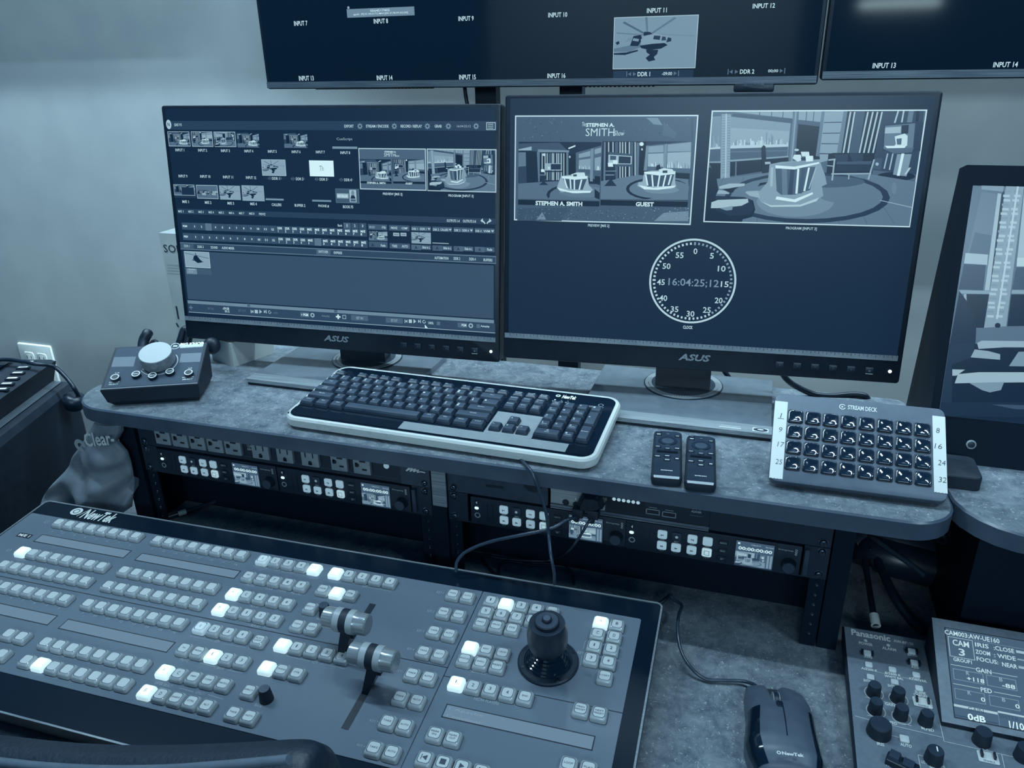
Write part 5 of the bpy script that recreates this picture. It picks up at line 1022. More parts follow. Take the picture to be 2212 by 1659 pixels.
bpx(zs5, ((440, 360), (740, 425), ['*', 'TRANS', 'FTB']), 'transition_button')
bpx(zs4, ((1400, 335), (1905, 462), ['*A', 'C', 'MEM', 'COMP', 'MACRO']), 'layer_button')
bpx(zs5, ((265, 600), (265, 600), ['EFFCT']), 'transition_button')
bpx(zs4, ((1240, 510), (1765, 645), ['*B', 'D', 'SHIFT', 'CTRL', 'ALT']), 'layer_button')
bpx(zs5, ((110, 815), (265, 860), ['TAKE', 'AUTO']), 'take_button')
for k in range(8):
    v = .10584-.03253*k if k < 4 else -.02541-.03253*(k-4)
    button('take_button', .6188, v, 'TAKE'); button('take_button', .6188+P, v, 'AUTO')
uR = .66856
for r, ss in enumerate((['1', '*', '3', '4', 'TOUCH'], ['5', '6', '7', '8'], ['MAIN', 'PRVZ', 'PTZ'], [], ['*', 'ROT', 'CROP'], ['FOCUS', 'SHTL', 'RESET'])):
    for k, s in enumerate(ss):
        button('camera_button', uR+k*P, .1062-r*P, s.strip('*'), 1 if s.startswith('*') else 0)
bpx(zs3, ((420, 915), (1000, 1040), ['*1', '2', '3', '4', 'SND']), 'player_button')
bpx(zs3, ((235, 1350), (385, 1390), ['MARK\nIN', 'MARK\nOUT']), 'player_button')
bpx(zs3, ((140, 1560), (630, 1680), ['<<|', '[]', '>|', '||']), 'player_button')
bpx(zs3, ((1375, 1610), (1545, 1650), ['LOOP', 'PLAY']), 'player_button')
bpx(zs3, ((1480, 1140), (1635, 1180), ['PREV\nPRESET', 'NEXT\nPRESET']), 'player_button')
for r, ss in enumerate((('*A', 'B'), ('C', 'D'), ('1', '2'), ('3', '4'), (None, 'LVSET'))):
    for k, s in enumerate(ss):
        if s: button('layer_button', .80642+k*P, .1035-r*P-(.002 if r == 4 else 0), s.strip('*'), 1 if s[0] == '*' else 0)
# rate knobs
for x, y in ((699, 1306), (570, 1487)):
    c = SW.px(x, y, .018); b = B(); b.lathe([(.0078, .001), (.0075, .004), (.0062, .0165), (.0056, .0178)], BLACKM, c=c, seg=24, mtop=PNL2); part('rate_knob', b, swt, 'short black rotary knob')
# fader bars
TBM = brushed('fader_aluminium', .6, .22, .85)
def tbar(slot, hl, hr, hz):
    a = SW.px(*slot[0], H); c = SW.px(*slot[1], H); us = (a[0]+c[0])/2
    b = B(); b.rect(us-.0042, c[1], us+.0042, a[1], .0014, SEAM); part('fader_slot', b, swt, None, 0)
    l = SW.px(*hl, hz); r = SW.px(*hr, hz); v = (l[1]+r[1])/2; um = (l[0]+r[0])/2; W_ = r[0]-l[0]
    n0 = 0; b = B()
    pr = [(.0108, -W_/2), (.0122, -W_/2+.0015), (.0124, -W_/2+.012), (.0134, -.012), (.0134, .012), (.0124, W_/2-.012), (.0122, W_/2-.0015), (.0108, W_/2)]
    b.lathe([(r_, z) for r_, z in pr[:4]], TBM, seg=28); b.lathe([(.0138, -.012), (.0138, -.0045)], mat('pale_plastic_ring', .62, .4, var=.01), seg=28); b.lathe([(.0136, -.0045), (.0136, .0045)], BLACKM, seg=28); b.lathe([(.0138, .0045), (.0138, .012)], MATS['pale_plastic_ring'], seg=28); b.lathe([(r_, z) for r_, z in pr[4:]], TBM, seg=28)
    b.xf(Matrix.Translation((um, v, hz)) @ Matrix.Rotation(math.pi/2, 4, 'Y'), 0)
    hb_ = b; b = B(); b.box(um-.0075, um+.0075, v-.004, v+.006, hz-.022, hz-.012, BLACKM); b.loft([[(us-.0035, v-.012, .0), (us+.0035, v-.012, 0), (us+.0035, v+.004, 0), (us-.0035, v+.004, 0)], [(um-.007, v-.006, hz-.013), (um+.007, v-.006, hz-.013), (um+.007, v+.006, hz-.013), (um-.007, v+.006, hz-.013)]], BLACK)
    arm_ = part('fader_arm', b, swt); part('fader_handle', hb_, arm_, 'brushed metal fader handle')
tbar(((812, 1306), (738, 1400)), (703, 1331), (795, 1352), .048)
tbar(((803, 1450), (756, 1578)), (758, 1409), (856, 1430), .048)
# joystick
c = SW.px(1184, 1427, .004)
b = B(); b.lathe([(.0345, .001), (.0345, .0035), (.0330, .0048), (.0275, .0052), (.0262, .0040)], BLACK, c=c, seg=40)
for k in range(4): a = .6+k*math.pi/2; b.lathe([(.0022, .0048), (.0018, .0058)], SCREWM, c=(c[0]+.0305*math.cos(a), c[1]+.0305*math.sin(a)), seg=10)
jst = part('joystick_collar', b, swt)
b = B(); b.lathe([(r, z) for k in range(6) for r, z in ((.0258-.0028*k, .004+.0028*k), (.0244-.0028*k, .0062+.0028*k))]+[(.009, .026)], GLOSS, c=c, seg=40); part('rubber_boot', b, jst)
tp = SW.px(1181, 1331, .088); bt = c
def jl(prof, m, name, lab=None, mtop=None):
    b = B(); n0 = 0
    b.loft([[(bt[0]+(tp[0]-bt[0])*z/.088+r*math.cos(2*math.pi*i/32), bt[1]+(tp[1]-bt[1])*z/.088*1.0+r*math.sin(2*math.pi*i/32), z) for i in range(32)] for r, z in prof], m, mtop=mtop); part(name, b, jst, lab)
jl([(.0120, .020), (.0150, .026), (.0195, .034), (.0196, .0345)], BLACKM, 'joystick_grip'); jl([(.0204, .0350), (.0222, .045), (.0222, .060), (.0200, .073), (.0192, .076)], mat('joystick_black', .08, .35, var=.03), 'joystick_head')
jl([(.0135, .0762), (.0132, .0800), (.0120, .0810)], BLACKM, 'joystick_cap', mtop=PNL2); jl([(.0055, .0812), (.0052, .0835), (.0040, .0850)], BLACKM, 'thumb_button', mtop=mat('soft_grey_rubber', .3, .5, var=.02))

# ================================================================== keyboard
KB = F((.4897, -.0175, ZS+.019), -.024, .08)
kbt = thing('keyboard', 'black keyboard with a silver rim, on the shelf in front of the monitors', 'keyboard', KB)
KU = .0183; KL = -.205-.006
kw, kd = .436, .166; kcu = 0.0; kcv = -.019+kd/2
SR = mat('silver_rim', .86, .28, .1, var=.03, scale=12)
b = B()
def klp(e, z, r=.022): return [(x+kcu, y+kcv, z) for x, y in rrect(kw-2*e, kd-2*e, max(.004, r-e), 7)]
b.loft([klp(.006, -.0165), klp(.001, -.013), klp(0, -.0075), klp(.0005, -.003), klp(.0025, -.0002), klp(.0055, .0006), klp(.0068, 0)], SR, cap0=True, cap1=False)
part('silver_rim', b, kbt, 'rounded silver rim')
b = B(); fr_ = [(x, y, z) for x, y, z in klp(.0068, -.0002)]; b.face(fr_, GLOSS); u_a = KL+15*KU+.0015; u_b = KL+18.5*KU+.0015
mir = mat('mirror_trim', .62, .12, .15, var=.02); b.rect(u_a, .012, u_b, .068, .0004, mir); b.rect(KL+1, 0, KL+1, 0, 0, mir) if False else None
b.rect(KL-.002, -.0085, kw/2-.012, .0125, .0003, mat('smoked_trim', .12, .1, .5, var=.02)); b.rect(KL+9*KU, -.0075, kw/2-.04, .0115, .0006, mir)
deck_ = part('deck', b, kbt, 'glossy black deck with mirror trim', 0)
b = B(); KB.txt(b, 'NewTek', 1230, 860, 31, 7.5, .0012, ink(.95), .04, .15); c = KB.px(1206, 856.5); b.disc(c, .0035, .0012, ink(.9), 16); b.disc(c, .0016, .0014, ink(.1), 12); KB.txt(b, 'LED ILLUMINATION', 1281, 880, 44, 3.5, .0012, ink(.7)); b.ring(KB.px(1298, 877), .0028, .0036, .0012, ink(.6), 16)
for x in (1199, 1213, 1227): c = KB.px(x, 865+(x-1199)*.12); b.disc(c, .0013, .0012, ink(.9 if x == 1199 else .4), 10); b.rect(c[0]-.003, c[1]-.0052, c[0]+.003, c[1]-.003, .0012, ink(.6))
part('deck_print', b, deck_, None, 0)
KT = mat('key_top', .27, .5, var=.02, scale=30); KS = mat('key_side', .16, .42, var=.02)
def key(name, u, v, wu=1, hu=1, s='', flat=False):
    w_, h_ = wu*KU-.0018, hu*KU-.0018; b = B(); hz = .0062 if not flat else .0042
    def lp(e, z, dy=0): return [(x, y+dy, z) for x, y in rrect(w_-2*e, h_-2*e, .0013, 2)]
    if flat: h_ = .0112
    b.loft([lp(.0002, .0003), lp(.0010, hz*.6), lp(.0022, hz-.0002, .0006), lp(.0027, hz, .0006)], KS, mtop=KT)
    if s:
        ls = s.split('\n'); x0 = -w_/2+.0052 if (len(s) > 1 and wu < 1.4) or len(s) == 1 else 0
        for i, l in enumerate(ls): b.text(l, (x0 if len(l) < 3 else 0, .0027-.0036*i if len(ls) > 1 else .0022), .0030 if len(l) == 1 else .0022, hz+.0002, ink(.85), w=(.0028 if len(l) == 1 else min(.0095, .0019*len(l))), bold=.01)
    o = part(name, b, kbt); o.location = (u, v, 0); return o
rv = [.0250, .0440, .0622, .0806, .0975, .1170]
def keyrow(v, items, name):
    x = 0
    for it in items:
        if isinstance(it, float): x += it; continue
        s, wd = it if isinstance(it, tuple) else (it, 1); key(name if len(s.replace('\n', '')) <= 2 or '\n' in s else 'modifier_key', KL+(x+wd/2)*KU, v, wd, 1, s); x += wd
keyrow(rv[4], ['~\n`', '!\n1', '@\n2', '#\n3', '$\n4', '%\n5', '^\n6', '&\n7', '*\n8', '(\n9', ')\n0', '_\n-', '+\n=', ('<--', 2)], 'number_key')
keyrow(rv[3], [('Tab', 1.5)]+list('QWERTYUIOP')+['{\n[', '}\n]', ('|', 1.5)], 'letter_key')
keyrow(rv[2], [('Caps\nLock', 1.75)]+list('ASDFGHJKL')+[':\n;', '"\n\'', ('Enter', 2.25)], 'letter_key')
keyrow(rv[1], [('Shift', 2.25)]+list('ZXCVBNM')+['<\n,', '>\n.', '?\n/', ('Shift', 2.75)], 'letter_key')
for s, x, wd in (('Ctrl', 0, 1.25), ('Win', 1.25, 1.25), ('Alt', 2.5, 1.25), ('', 3.75, 6.25), ('Alt', 10, 1.25), ('Win', 11.25, 1.25), ('Menu', 12.5, 1.25), ('Ctrl', 13.75, 1.25)): key('space_bar' if not s else 'modifier_key', KL+(x+wd/2)*KU, rv[0], wd, 1, s)
key('function_key', KL+.5*KU, rv[5], 1, .7, 'Esc', True)
for i in range(12): key('function_key', KL+(2.5+i+(i//4)*.5)*KU, rv[5], 1, .7, 'F%d' % (i+1), True)
nx0 = KL+15.25*KU
for i, s in enumerate(('Print\nScrn', 'Scroll\nLock', 'Pause\nBreak')): key('function_key', nx0+(i+.5)*KU, rv[5], 1, .7, s, True)
for i, s in enumerate(('Insert', 'Home', 'Page\nUp')): key('navigation_key', nx0+(i+.5)*KU, rv[4], 1, 1, s)
for i, s in enumerate(('Delete', 'End', 'Page\nDown')): key('navigation_key', nx0+(i+.5)*KU, rv[3], 1, 1, s)
key('arrow_key', nx0+1.5*KU, rv[1], 1, 1, '^')
for i, s in enumerate(('<-', 'v', '->')): key('arrow_key', nx0+(i+.5)*KU, rv[0], 1, 1, s)
px0 = KL+18.5*KU
for r, ss in enumerate((('Num\nLock', '/', '*', '-'), ('7\nHome', '8', '9\nPgUp', None), ('4\n<-', '5', '6\n->', None), ('1\nEnd', '2', '3\nPgDn', None))):
    for i, s in enumerate(ss):
        if s: key('numpad_key', px0+(i+.5)*KU, rv[4-r], 1, 1, s)
key('numpad_key', px0+3.5*KU, (rv[3]+rv[2])/2, 1, 2, '+'); key('numpad_key', px0+3.5*KU, (rv[1]+rv[0])/2, 1, 2, 'Enter'); key('numpad_key', px0+KU, rv[0], 2, 1, '0\nIns'); key('numpad_key', px0+2.5*KU, rv[0], 1, 1, '.\nDel')
# rear feet under the raised back
b = B()
for x in (-.18, .18): b.box(x-.012, x+.012, .125, .135, -.0285, -.0164, BLACK)
part('foot', b, kbt)

# ================================================================== remotes
def remote(label, quad):
    ps = [at(*q, Z=ZS+.013) for q in quad]; top = (ps[0]+ps[1])/2; bot = (ps[2]+ps[3])/2
    d = (top-bot); L_ = d.length; w_ = .0355; yaw = math.atan2(d.y, d.x)-math.pi/2; c = (top+bot)/2
    fr = F((c.x, c.y, ZS), yaw, 0); t = thing('remote_control', label, 'remote control', fr, 'matching remotes on the shelf')
    b = B()
    def lp(e, z, f=0): return [(x, y-(f if y < 0 else 0), z) for x, y in rrect(w_-2*e, L_-2*e, .0055, 4)]
    b.loft([lp(.003, 0), lp(.0008, .0015), lp(0, .0075), lp(.0008, .0110), lp(.0028, .0126)], BLACKM, mtop=mat('remote_face', .17, .38, var=.02)); part('remote_body', b, t)
    b = B(); b.loft([[(-w_/2+.003, -L_/2+.0035, .0128), (w_/2-.003, -L_/2+.0035, .0128), (w_/2-.0035, -L_/2+.0005, .0112), (-w_/2+.0035, -L_/2+.0005, .0112)]]*1+[[(-w_/2+.003, -L_/2+.0036, .0130), (w_/2-.003, -L_/2+.0036, .0130), (w_/2-.0035, -L_/2+.0004, .0114), (-w_/2+.0035, -L_/2+.0004, .0114)]], SILVER); part('chrome_chin', b, t, 'bright strip along the lower edge')
    b = B(); b.lathe([(.0118, .0126), (.0114, .0136), (.0075, .0134)], mat('wheel_black', .10, .35, var=.02), c=(0, L_/2-.031), seg=32, mtop=mat('wheel_centre', .26, .4, var=.02)); part('navigation_wheel', b, t)
    z = .0129; Y0 = L_/2
    for (x, y, wd, ht, g) in ((-.0115, -.0075, .006, .003, .35), (-.0115, -.0145, .006, .0045, .75), (.0118, -.0165, .0055, .004, .6), (-.0118, -.0485, .0065, .0042, .55), (0, -.052, .0065, .0042, .6), (.0115, -.0505, .0065, .0035, .75), (-.0115, -.074, .0068, .0036, .85), (0, -.0715, .0068, .0036, .8), (0, -.0815, .0068, .0042, .75), (.0115, -.077, .005, .0050, .75)):
        b = B(); b.rbox(x, Y0+y, wd+.0012, ht+.0012, z-.0002, z+.0006, BLACK, .0018, .0003); b.rect(x-wd*.38, Y0+y-ht*.22, x+wd*.38, Y0+y+ht*.22, z+.0008, ink(g)); part('remote_button', b, t)
    b = B(); b.box(-.0125, .0125, Y0-.0625, Y0-.0595, z, z+.0022, BLACK); part('rocker_bar', b, t)
    b = B(); b.text('SAMSUNG', (0, -L_/2+.0165), .0021, z+.0001, ink(.92), w=.0135, bold=.06); b.rect(-.0015, Y0-.011, .0015, Y0-.0102, z, ink(.6)); part('remote_print', b, t, None, 0)
    return t
remote('black remote control nearer the keyboard, left of its twin on the shelf', ((1414, 926), (1473, 932), (1472.5, 1034), (1407, 1028)))
remote('black remote control nearer the grid keypad, right of its twin on the shelf', ((1486, 937), (1544, 941), (1547, 1047), (1479.5, 1040)))

# ================================================================== grid keypad
SD = F((.9942, -.0167, .0829), .009, math.pi/2-.8938)
sdt = thing('grid_keypad', 'grey tilted keypad with thirty two clear glossy keys and white tape strips down both sides', 'keypad', SD)
zd = Z(1360, 840, 3.072)
b = B(); b.rbox(0, .056, .183, .113, -.009, 0, mat('keypad_face_grey', .34, .45, .1, var=.02), .008, .0012, seg=5); part('face_plate', b, sdt)
b = B(); b.rbox(0, .056, .176, .106, -.016, -.0091, BLACKM, .008, .001)
pts = [SD.loc((SD.o+SD.v*k+SD.n*-.016)) for k in (.012, .10)]
def grd(v, h): q = SD.o+SD.v*v+SD.n*h; return (q[2]-ZS-.0005)/SD.v[2]*0+(q[2]-ZS-.0005)
b2 = B()
# stand reaching down to the shelf
w0 = SD.o+SD.v*.006-SD.n*.0165; w1 = SD.o+SD.v*.100-SD.n*.0165
loop = []
for s_ in (-.07, .07):
    e = SD.u*s_; loop.append([SD.loc(w0+e), SD.loc(w1+e), SD.loc(np.array([(w1+e)[0], (w1+e)[1]+.02, ZS+.0003])), SD.loc(np.array([(w0+e)[0], (w0+e)[1], ZS+.0003]))])
b.loft(loop, BLACKM); part('stand', b, sdt, None, 0)
cs = [SD.px(*zd(x, y)) for x, y in ((1098, 185), (1942, 275), (1083, 495), (1945, 600))]
ul = (cs[0][0]+cs[2][0])/2; ur = (cs[1][0]+cs[3][0])/2; vt = (cs[0][1]+cs[1][1])/2; vb = (cs[2][1]+cs[3][1])/2
KCL = mat('clear_dark_key', .06, .11, var=.03, spec=.8, coat=1, scale=120); KRIM = mat('key_rim_black', .03, .3, var=0); pw = (ur-ul)/7*.86
km = B()
def klp2(e, z): return [(x, y, z) for x, y in rrect(pw-2*e, pw-2*e, .0030, 4)]
km.loft([klp2(-.0006, .0001), klp2(-.0004, .0006), klp2(.0002, .0007)], KRIM, cap0=False, cap1=False)
km.loft([klp2(.0002, .0007), klp2(.0004, .0022), klp2(.0010, .0030)]+[klp2(.0012+.0008*i, .0030-.0011*(1-math.cos(min(1, i/7)*math.pi))*.5) for i in range(1, 8)], KCL, cap0=False)
kme = km.mesh('key', 60)
for r in range(4):
    for k in range(8):
        o = bpy.data.objects.new('clear_key', kme); C.objects.link(o); o.parent = sdt; o.location = (ul+(ur-ul)*k/7, vt+(vb-vt)*r/3, 0)
TAPE = mat('white_tape', .90, .6, var=.02, scale=90)
for side, q, nums in ((0, ((962, 80), (1050, 88), (1015, 602), (930, 592)), (('1', 1005, 178), ('9', 1002, 272), ('17', 1003, 370), ('25', 990, 485))), (1, ((2008, 180), (2098, 186), (2105, 697), (2020, 688)), (('8', 2045, 278), ('16', 2047, 382), ('24', 2070, 492), ('32', 2075, 605)))):
    ps = [SD.px(*zd(*k)) for k in q]; b = B(); x0 = (ps[0][0]+ps[3][0])/2; x1 = (ps[1][0]+ps[2][0])/2; y1 = (ps[0][1]+ps[1][1])/2; y0 = (ps[2][1]+ps[3][1])/2
    zz_ = [(x0+(x1-x0)*i/8, y0+(.0006 if i % 2 else 0)) for i in range(9)]
    b.prism(zz_+[(x1, y1), (x0, y1)], .0002, .0005, TAPE)
    for s, x, y in nums:
        c = SD.px(*zd(x, y)); b.text(s, c, .0062, .0008, ink(.08), w=.0038*len(s), bold=-.012, shear=.15)
        if s == '1': b.rect(c[0]-.0035, c[1]-.0042, c[0]+.0035, c[1]-.0037, .0008, ink(.1))
    part('label_tape', b, sdt, 'white tape strip with handwritten numbers', 0)
b = B(); SD.txt(b, 'STREAM DECK', *zd(1545, 132), 63, 9.5, .0004, ink(.92), .02); c = SD.px(*zd(1412, 120)); b.ring(c, .0026, .0036, .0004, ink(.92), 20, 30, 340); b.flat([(c[0]-.001, c[1]+.0014), (c[0]-.001, c[1]-.0014), (c[0]+.0016, c[1])], .0004, ink(.92)); part('front_print', b, sdt, None, 0)

# ================================================================== mouse
zm = Z(1400, 1240, 3.96)
mo = at(*zm(1140, 1400), Z=ZD+.02); ms = F((mo.x, mo.y, ZD), math.radians(8), 0)
mt = thing('mouse', 'large black sculpted mouse on the speckled desk beside the right controller', 'mouse', ms)
outl = [ms.px(*zm(x, y), .012) for x, y in ((835, 990), (1015, 960), (1040, 1010), (1075, 1030), (1100, 1010), (1110, 985), (1280, 1040), (1340, 1110), (1385, 1210), (1415, 1330), (1440, 1500), (1480, 1659))]
# mirror-like hull from measured stations: (v, left u, right u, top height)
st = []
for yl, xl, yr, xr, hz in ((992, 830, 1040, 1285, .016), (1050, 822, 1110, 1340, .023), (1150, 828, 1210, 1385, .030), (1260, 838, 1330, 1412, .035), (1400, 825, 1480, 1435, .038), (1520, 822, 1600, 1462, .038), (1640, 855, 1700, 1490, .035), (1740, 920, 1790, 1480, .028), (1800, 1010, 1840, 1420, .016)):
    a = ms.px(*zm(xl, yl), .006); c = ms.px(*zm(xr, yr), .006); st.append(((a[1]+c[1])/2, a[0], c[0], hz))
MB_ = mat('mouse_satin', .33, .42, var=.02); MG = mat('mouse_gloss_grip', .02, .12, var=.01)
WV = ms.px(*zm(1092, 1075), .030)[1]
def hull(st, m, k0=0, k1=16, off=0, grow=0):
    b = B(); loops = []
    for v, l, r, hz in st:
        c = (l+r)/2; w_ = (r-l)/2+off; lp = []; k0_, k1_ = k0*3, k1*3; fr_ = min(1, max(0, (v-WV)/.022))
        for k in range(k0_, k1_+1):
            a = math.pi*(1-k/48); dip = fr_*max(0, 1-abs(k-24)/3.2); x = math.copysign(abs(math.cos(a))**.75, math.cos(a))*w_; z = .002+(hz-.002+off)*(math.sin(a)**.55)*(1-.5*dip) if 0 < k < 48 else .001
            lp.append((c+x, v-.010*dip, z))
        loops.append(lp)
    n = len(b.v)
    for lp in loops: b.v += lp
    kk = (k1-k0)*3+1; i = b.mi(m)
    for a in range(len(loops)-1):
        for q in range(kk-1): b.f.append((a*kk+q, a*kk+q+1, (a+1)*kk+q+1, (a+1)*kk+q)); b.m.append(i)
    if k0 == 0 and k1 == 16: b.f.append(tuple(range(kk))[::-1]); b.m.append(i); b.f.append(tuple((len(loops)-1)*kk+q for q in range(kk))); b.m.append(i)
    return b
st2 = [(st[0][0]+.004, st[0][1]+.008, st[0][2]-.008, .008)]+st
# denser stations
def dens(st, n=4):
    o = []
    for i in range(len(st)-1):
        for k in range(n):
            t = k/n; t2 = t*t*(3-2*t) if False else t; o.append(tuple(st[i][j]+(st[i+1][j]-st[i][j])*t2 for j in range(4)))
    return o+[st[-1]]
part('shell', hull(dens(st2), MB_), mt, None, 60)
part('side_grip', hull(dens(st[3:8]), MG, 1, 5, .0006), mt, 'glossy black left thumb grip', 60)
part('side_grip', hull(dens(st[3:8]), MG, 12, 15, .0006), mt, 'glossy black right side grip', 60)
def hz_at(v):
    for (a_, b_) in zip(st2, st2[1:]):
        if a_[0] >= v >= b_[0]: t = (a_[0]-v)/(a_[0]-b_[0]); return a_[3]+(b_[3]-a_[3])*t
    return .035
c0_ = ms.px(*zm(1150, 1165), .030); c1_ = ms.px(*zm(1190, 1385), .037)
b = B(); sp_ = []
for k in range(13):
    t0 = k/12; u_, v_ = c0_[0]+(c1_[0]-c0_[0])*t0, c0_[1]+(c1_[1]-c0_[1])*t0; sp_.append((u_, v_, hz_at(v_)+.0002))
b.tube(sp_, .0006, BLACK, 6, False)
part('centre_seam', b, mt)
b = B(); wc = ms.px(*zm(1092, 1050), .030); b.lathe([(.0095, -.003), (.0105, -.002), (.0105, .002), (.0095, .003)], mat('wheel_rubber', .12, .4, var=.03), seg=24); b.lathe([(.0108, -.0034), (.0108, -.0028)], SILVER, seg=24); b.lathe([(.0108, .0028), (.0108, .0034)], SILVER, seg=24)
b.xf(Matrix.Translation((wc[0], wc[1]-.002, hz_at(wc[1])-.0065)) @ Matrix.Rotation(math.pi/2, 4, 'Y'), 0); part('scroll_wheel', b, mt, 'scroll wheel with silver rims')
b = B(); c = ms.px(*zm(1125, 1125), .033); b.rbox(c[0], c[1], .007, .010, hz_at(c[1])-.004, hz_at(c[1])+.0008, BLACK, .002, .0006); part('dpi_button', b, mt)
b = B(); c = ms.px(*zm(1212, 1540), .0385); b.text('NewTek', (c[0]+.003, c[1]), .0042, .0388, ink(.92), w=.021, bold=.04); b.ring((c[0]-.0105, c[1]), .0011, .0022, .0388, ink(.92), 14); part('maker_mark', b, mt, None, 0)
wires('mouse_cable', 'thin black mouse cable curving over the desk from the mouse to the panel corner', P3([(x, y, dict(Z=ZD+h)) for x, y, h in ((1640, 1487, .014), (1625, 1477, .010), (1600, 1471, .006), (1560, 1470, .005), (1525, 1467, .005), (1495, 1445, .012), (1472, 1408, .02), (1464, 1365, .03), (1466, 1330, .035), (1473, 1308, .03), (1460, 1298, .028), (1449, 1288, .03))]), .0020, CAB)
wires('loose_cable', 'short black cable tip sticking out at the right rear corner of the button panel', P3([(1449, 1284, dict(Z=ZD+.03)), (1440, 1292, dict(Z=ZD+.02)), (1425, 1304, dict(Z=ZD+.012)), (1415, 1315, dict(Z=ZD+.008))]), .0026)

# ================================================================== camera controller
CZ = -.122
CC = F((1.0, 0, CZ), 0, .05)
cct = thing('camera_controller', 'grey camera controller with black knobs and a tilted lit screen at the lower right', 'controller', CC)
zc_ = Z(1800, 1300, 4.621)
tlc = CC.px(*zc_(100, 238)); x0c = tlc[0]; y1c = tlc[1]
CF = mat('controller_face', .43, .5, var=.02, scale=200)
b = B(); wC, hC = .36, .24
b.loft([[(x0c+.002, y1c-hC, -.018), (x0c+wC, y1c-hC, -.018), (x0c+wC, y1c, -.029), (x0c+.002, y1c, -.029)], [(x0c-.001, y1c-hC, -.003), (x0c+wC, y1c-hC, -.003), (x0c+wC, y1c+.001, -.003), (x0c-.001, y1c+.001, -.003)], [(x0c+.001, y1c-hC, 0), (x0c+wC, y1c-hC, 0), (x0c+wC, y1c-.001, 0), (x0c+.001, y1c-.001, 0)]], BLACKM, mtop=CF)
part('controller_body', b, cct, None, 30)
b = B(); zq_ = .0004
def ct(s, x, y, w_, h_=4.2, m=None, bold=.02): CC.txt(b, s, *zc_(x, y), w_, h_, zq_, m or ink(.88), bold)
ct('Panasonic', 372, 337, 79, 13, None, .03); ct('AW-RP150', 700, 408, 40, 6); ct('POWER', 325, 422, 28, 6); ct('ALARM', 556, 472, 28, 6); ct('AWB', 348, 553, 17, 5.5); ct('BARS', 788, 533, 19, 5.5); ct('ABB', 815, 655, 16, 5.5); ct('A/3200 K', 360, 678, 33, 5); ct('B/5600 K', 596, 725, 32, 5); ct('WHITE BAL', 605, 757, 38, 5); ct('ATW/VAR', 842, 782, 36, 5.5)
ct('SHTR', 338, 790, 15, 5.5); ct('SHTR', 580, 843, 15, 5.5); ct('SCENE', 868, 908, 22, 5.5); ct('ON/OFF', 872, 938, 28, 5.5); ct('GAIN', 565, 1028, 20, 5.5); ct('PED', 600, 1212, 15, 6); ct('M.PED', 942, 1275, 25, 6.5); ct('IRIS', 472, 1423, 15, 6.5); ct('AUTO', 725, 1435, 23, 6.5); ct('TELE', 562, 1630, 18, 7); ct('LOW', 915, 1605, 14, 6); ct('HI', 1095, 1648, 7, 6); ct('SPEED', 1000, 1662, 16, 6); ct('F1', 1510, 1462, 10, 6)
for a, c, w_ in (((280, 665), (520, 720), .0005), ((690, 755), (935, 812), .0005), ((320, 950), (380, 968), .0006), ((505, 1000), (640, 1028), .0006), ((340, 1133), (400, 1148), .0006), ((640, 1200), (780, 1240), .0006), ((215, 1140), (365, 1182), .0006), ((590, 1235), (1085, 1355), .0006), ((1065, 1215), (1105, 1395), .0006), ((1105, 1395), (1904, 1575), .0006), ((845, 1530), (870, 1659), .0006), ((845, 1530), (895, 1542), .0006), ((575, 1335), (665, 1358), .0005), ((1680, 1530), (1710, 1659), .0006)):
    b.line(CC.px(*zc_(*a)), CC.px(*zc_(*c)), w_, zq_, ink(.85))
for x, y, r in ((405, 890, .0105), (650, 950, .0105), (425, 1065, .0105), (680, 1130, .0105)): b.ring(CC.px(*zc_(x, y+25)), r*.86, r*.86+.0010, zq_, ink(.7), 28)
part('panel_print', b, cct, None, 0)
CB = mat('pale_square_key', .72, .4, emit=.55, es=.25, var=.02)
for x, y, post in ((342, 505, 1), (785, 487, 1), (810, 602, 1), (356, 622, 0), (592, 672, 0), (830, 725, 0), (374, 745, 0), (615, 795, 0), (858, 858, 0), (712, 1362, 0)):
    c = CC.px(*zc_(x, y), .0025); b = B(); k = .0078 if y < 1200 else .0090; b.rbox(c[0], c[1], k, k, .0003, .0025, CB, .0014, .0005)
    if post: 
        for s_ in (-1, 1): b.box(c[0]+s_*.0056-.0009, c[0]+s_*.0056+.0009, c[1]-.0034, c[1]+.0034, .0003, .0038, BLACK)
    part('square_key', b, cct)
for x, y, k in ((322, 390, 0), (548, 437, 0)):
    c = CC.px(*zc_(x, y)); b = B(); b.lathe([(.0021, .0003), (.0018, .0010)], CB, c=c, seg=12); part('status_lamp', b, cct)
for x, y in ((890, 1010), (1545, 1560)):
    c = CC.px(*zc_(x, y)); b = B(); b.rbox(c[0], c[1], .019, .0135, .0003, .0012, mat('white_label_plate', .8, .4, var=.01), .0015, .0003); b.text('ENABLE', (c[0], c[1]-.0050), .0022, .0014, ink(.3), w=.010)
    for s_ in (-.0058, .0058): b.rbox(c[0]+s_, c[1]+.0018, .0022, .0075, .0012, .0048, BLACK, .0008, .0004)
    part('guarded_key', b, cct)
def knob(x, y, r, h, lab, mark=False):   # (x, y): seen centre of the top disc
    c = CC.px(*zc_(x, y), h); b = B(); b.lathe([(r*1.06, .0003), (r*1.03, h*.25), (r*.93, h-.001), (r*.87, h)], BLACKM, c=c, seg=32, mtop=mat('knob_cap', .16, .45, var=.02))
    if mark: b.rect(c[0]+r*.1, c[1]-r*.15, c[0]+r*.25, c[1]+r*.55, h+.0002, ink(.95))
    part('rotary_knob', b, cct, lab)
for x, y in ((420, 825), (660, 878), (436, 990), (693, 1048), (943, 1108)): knob(x, y, .0070, .0150, None)
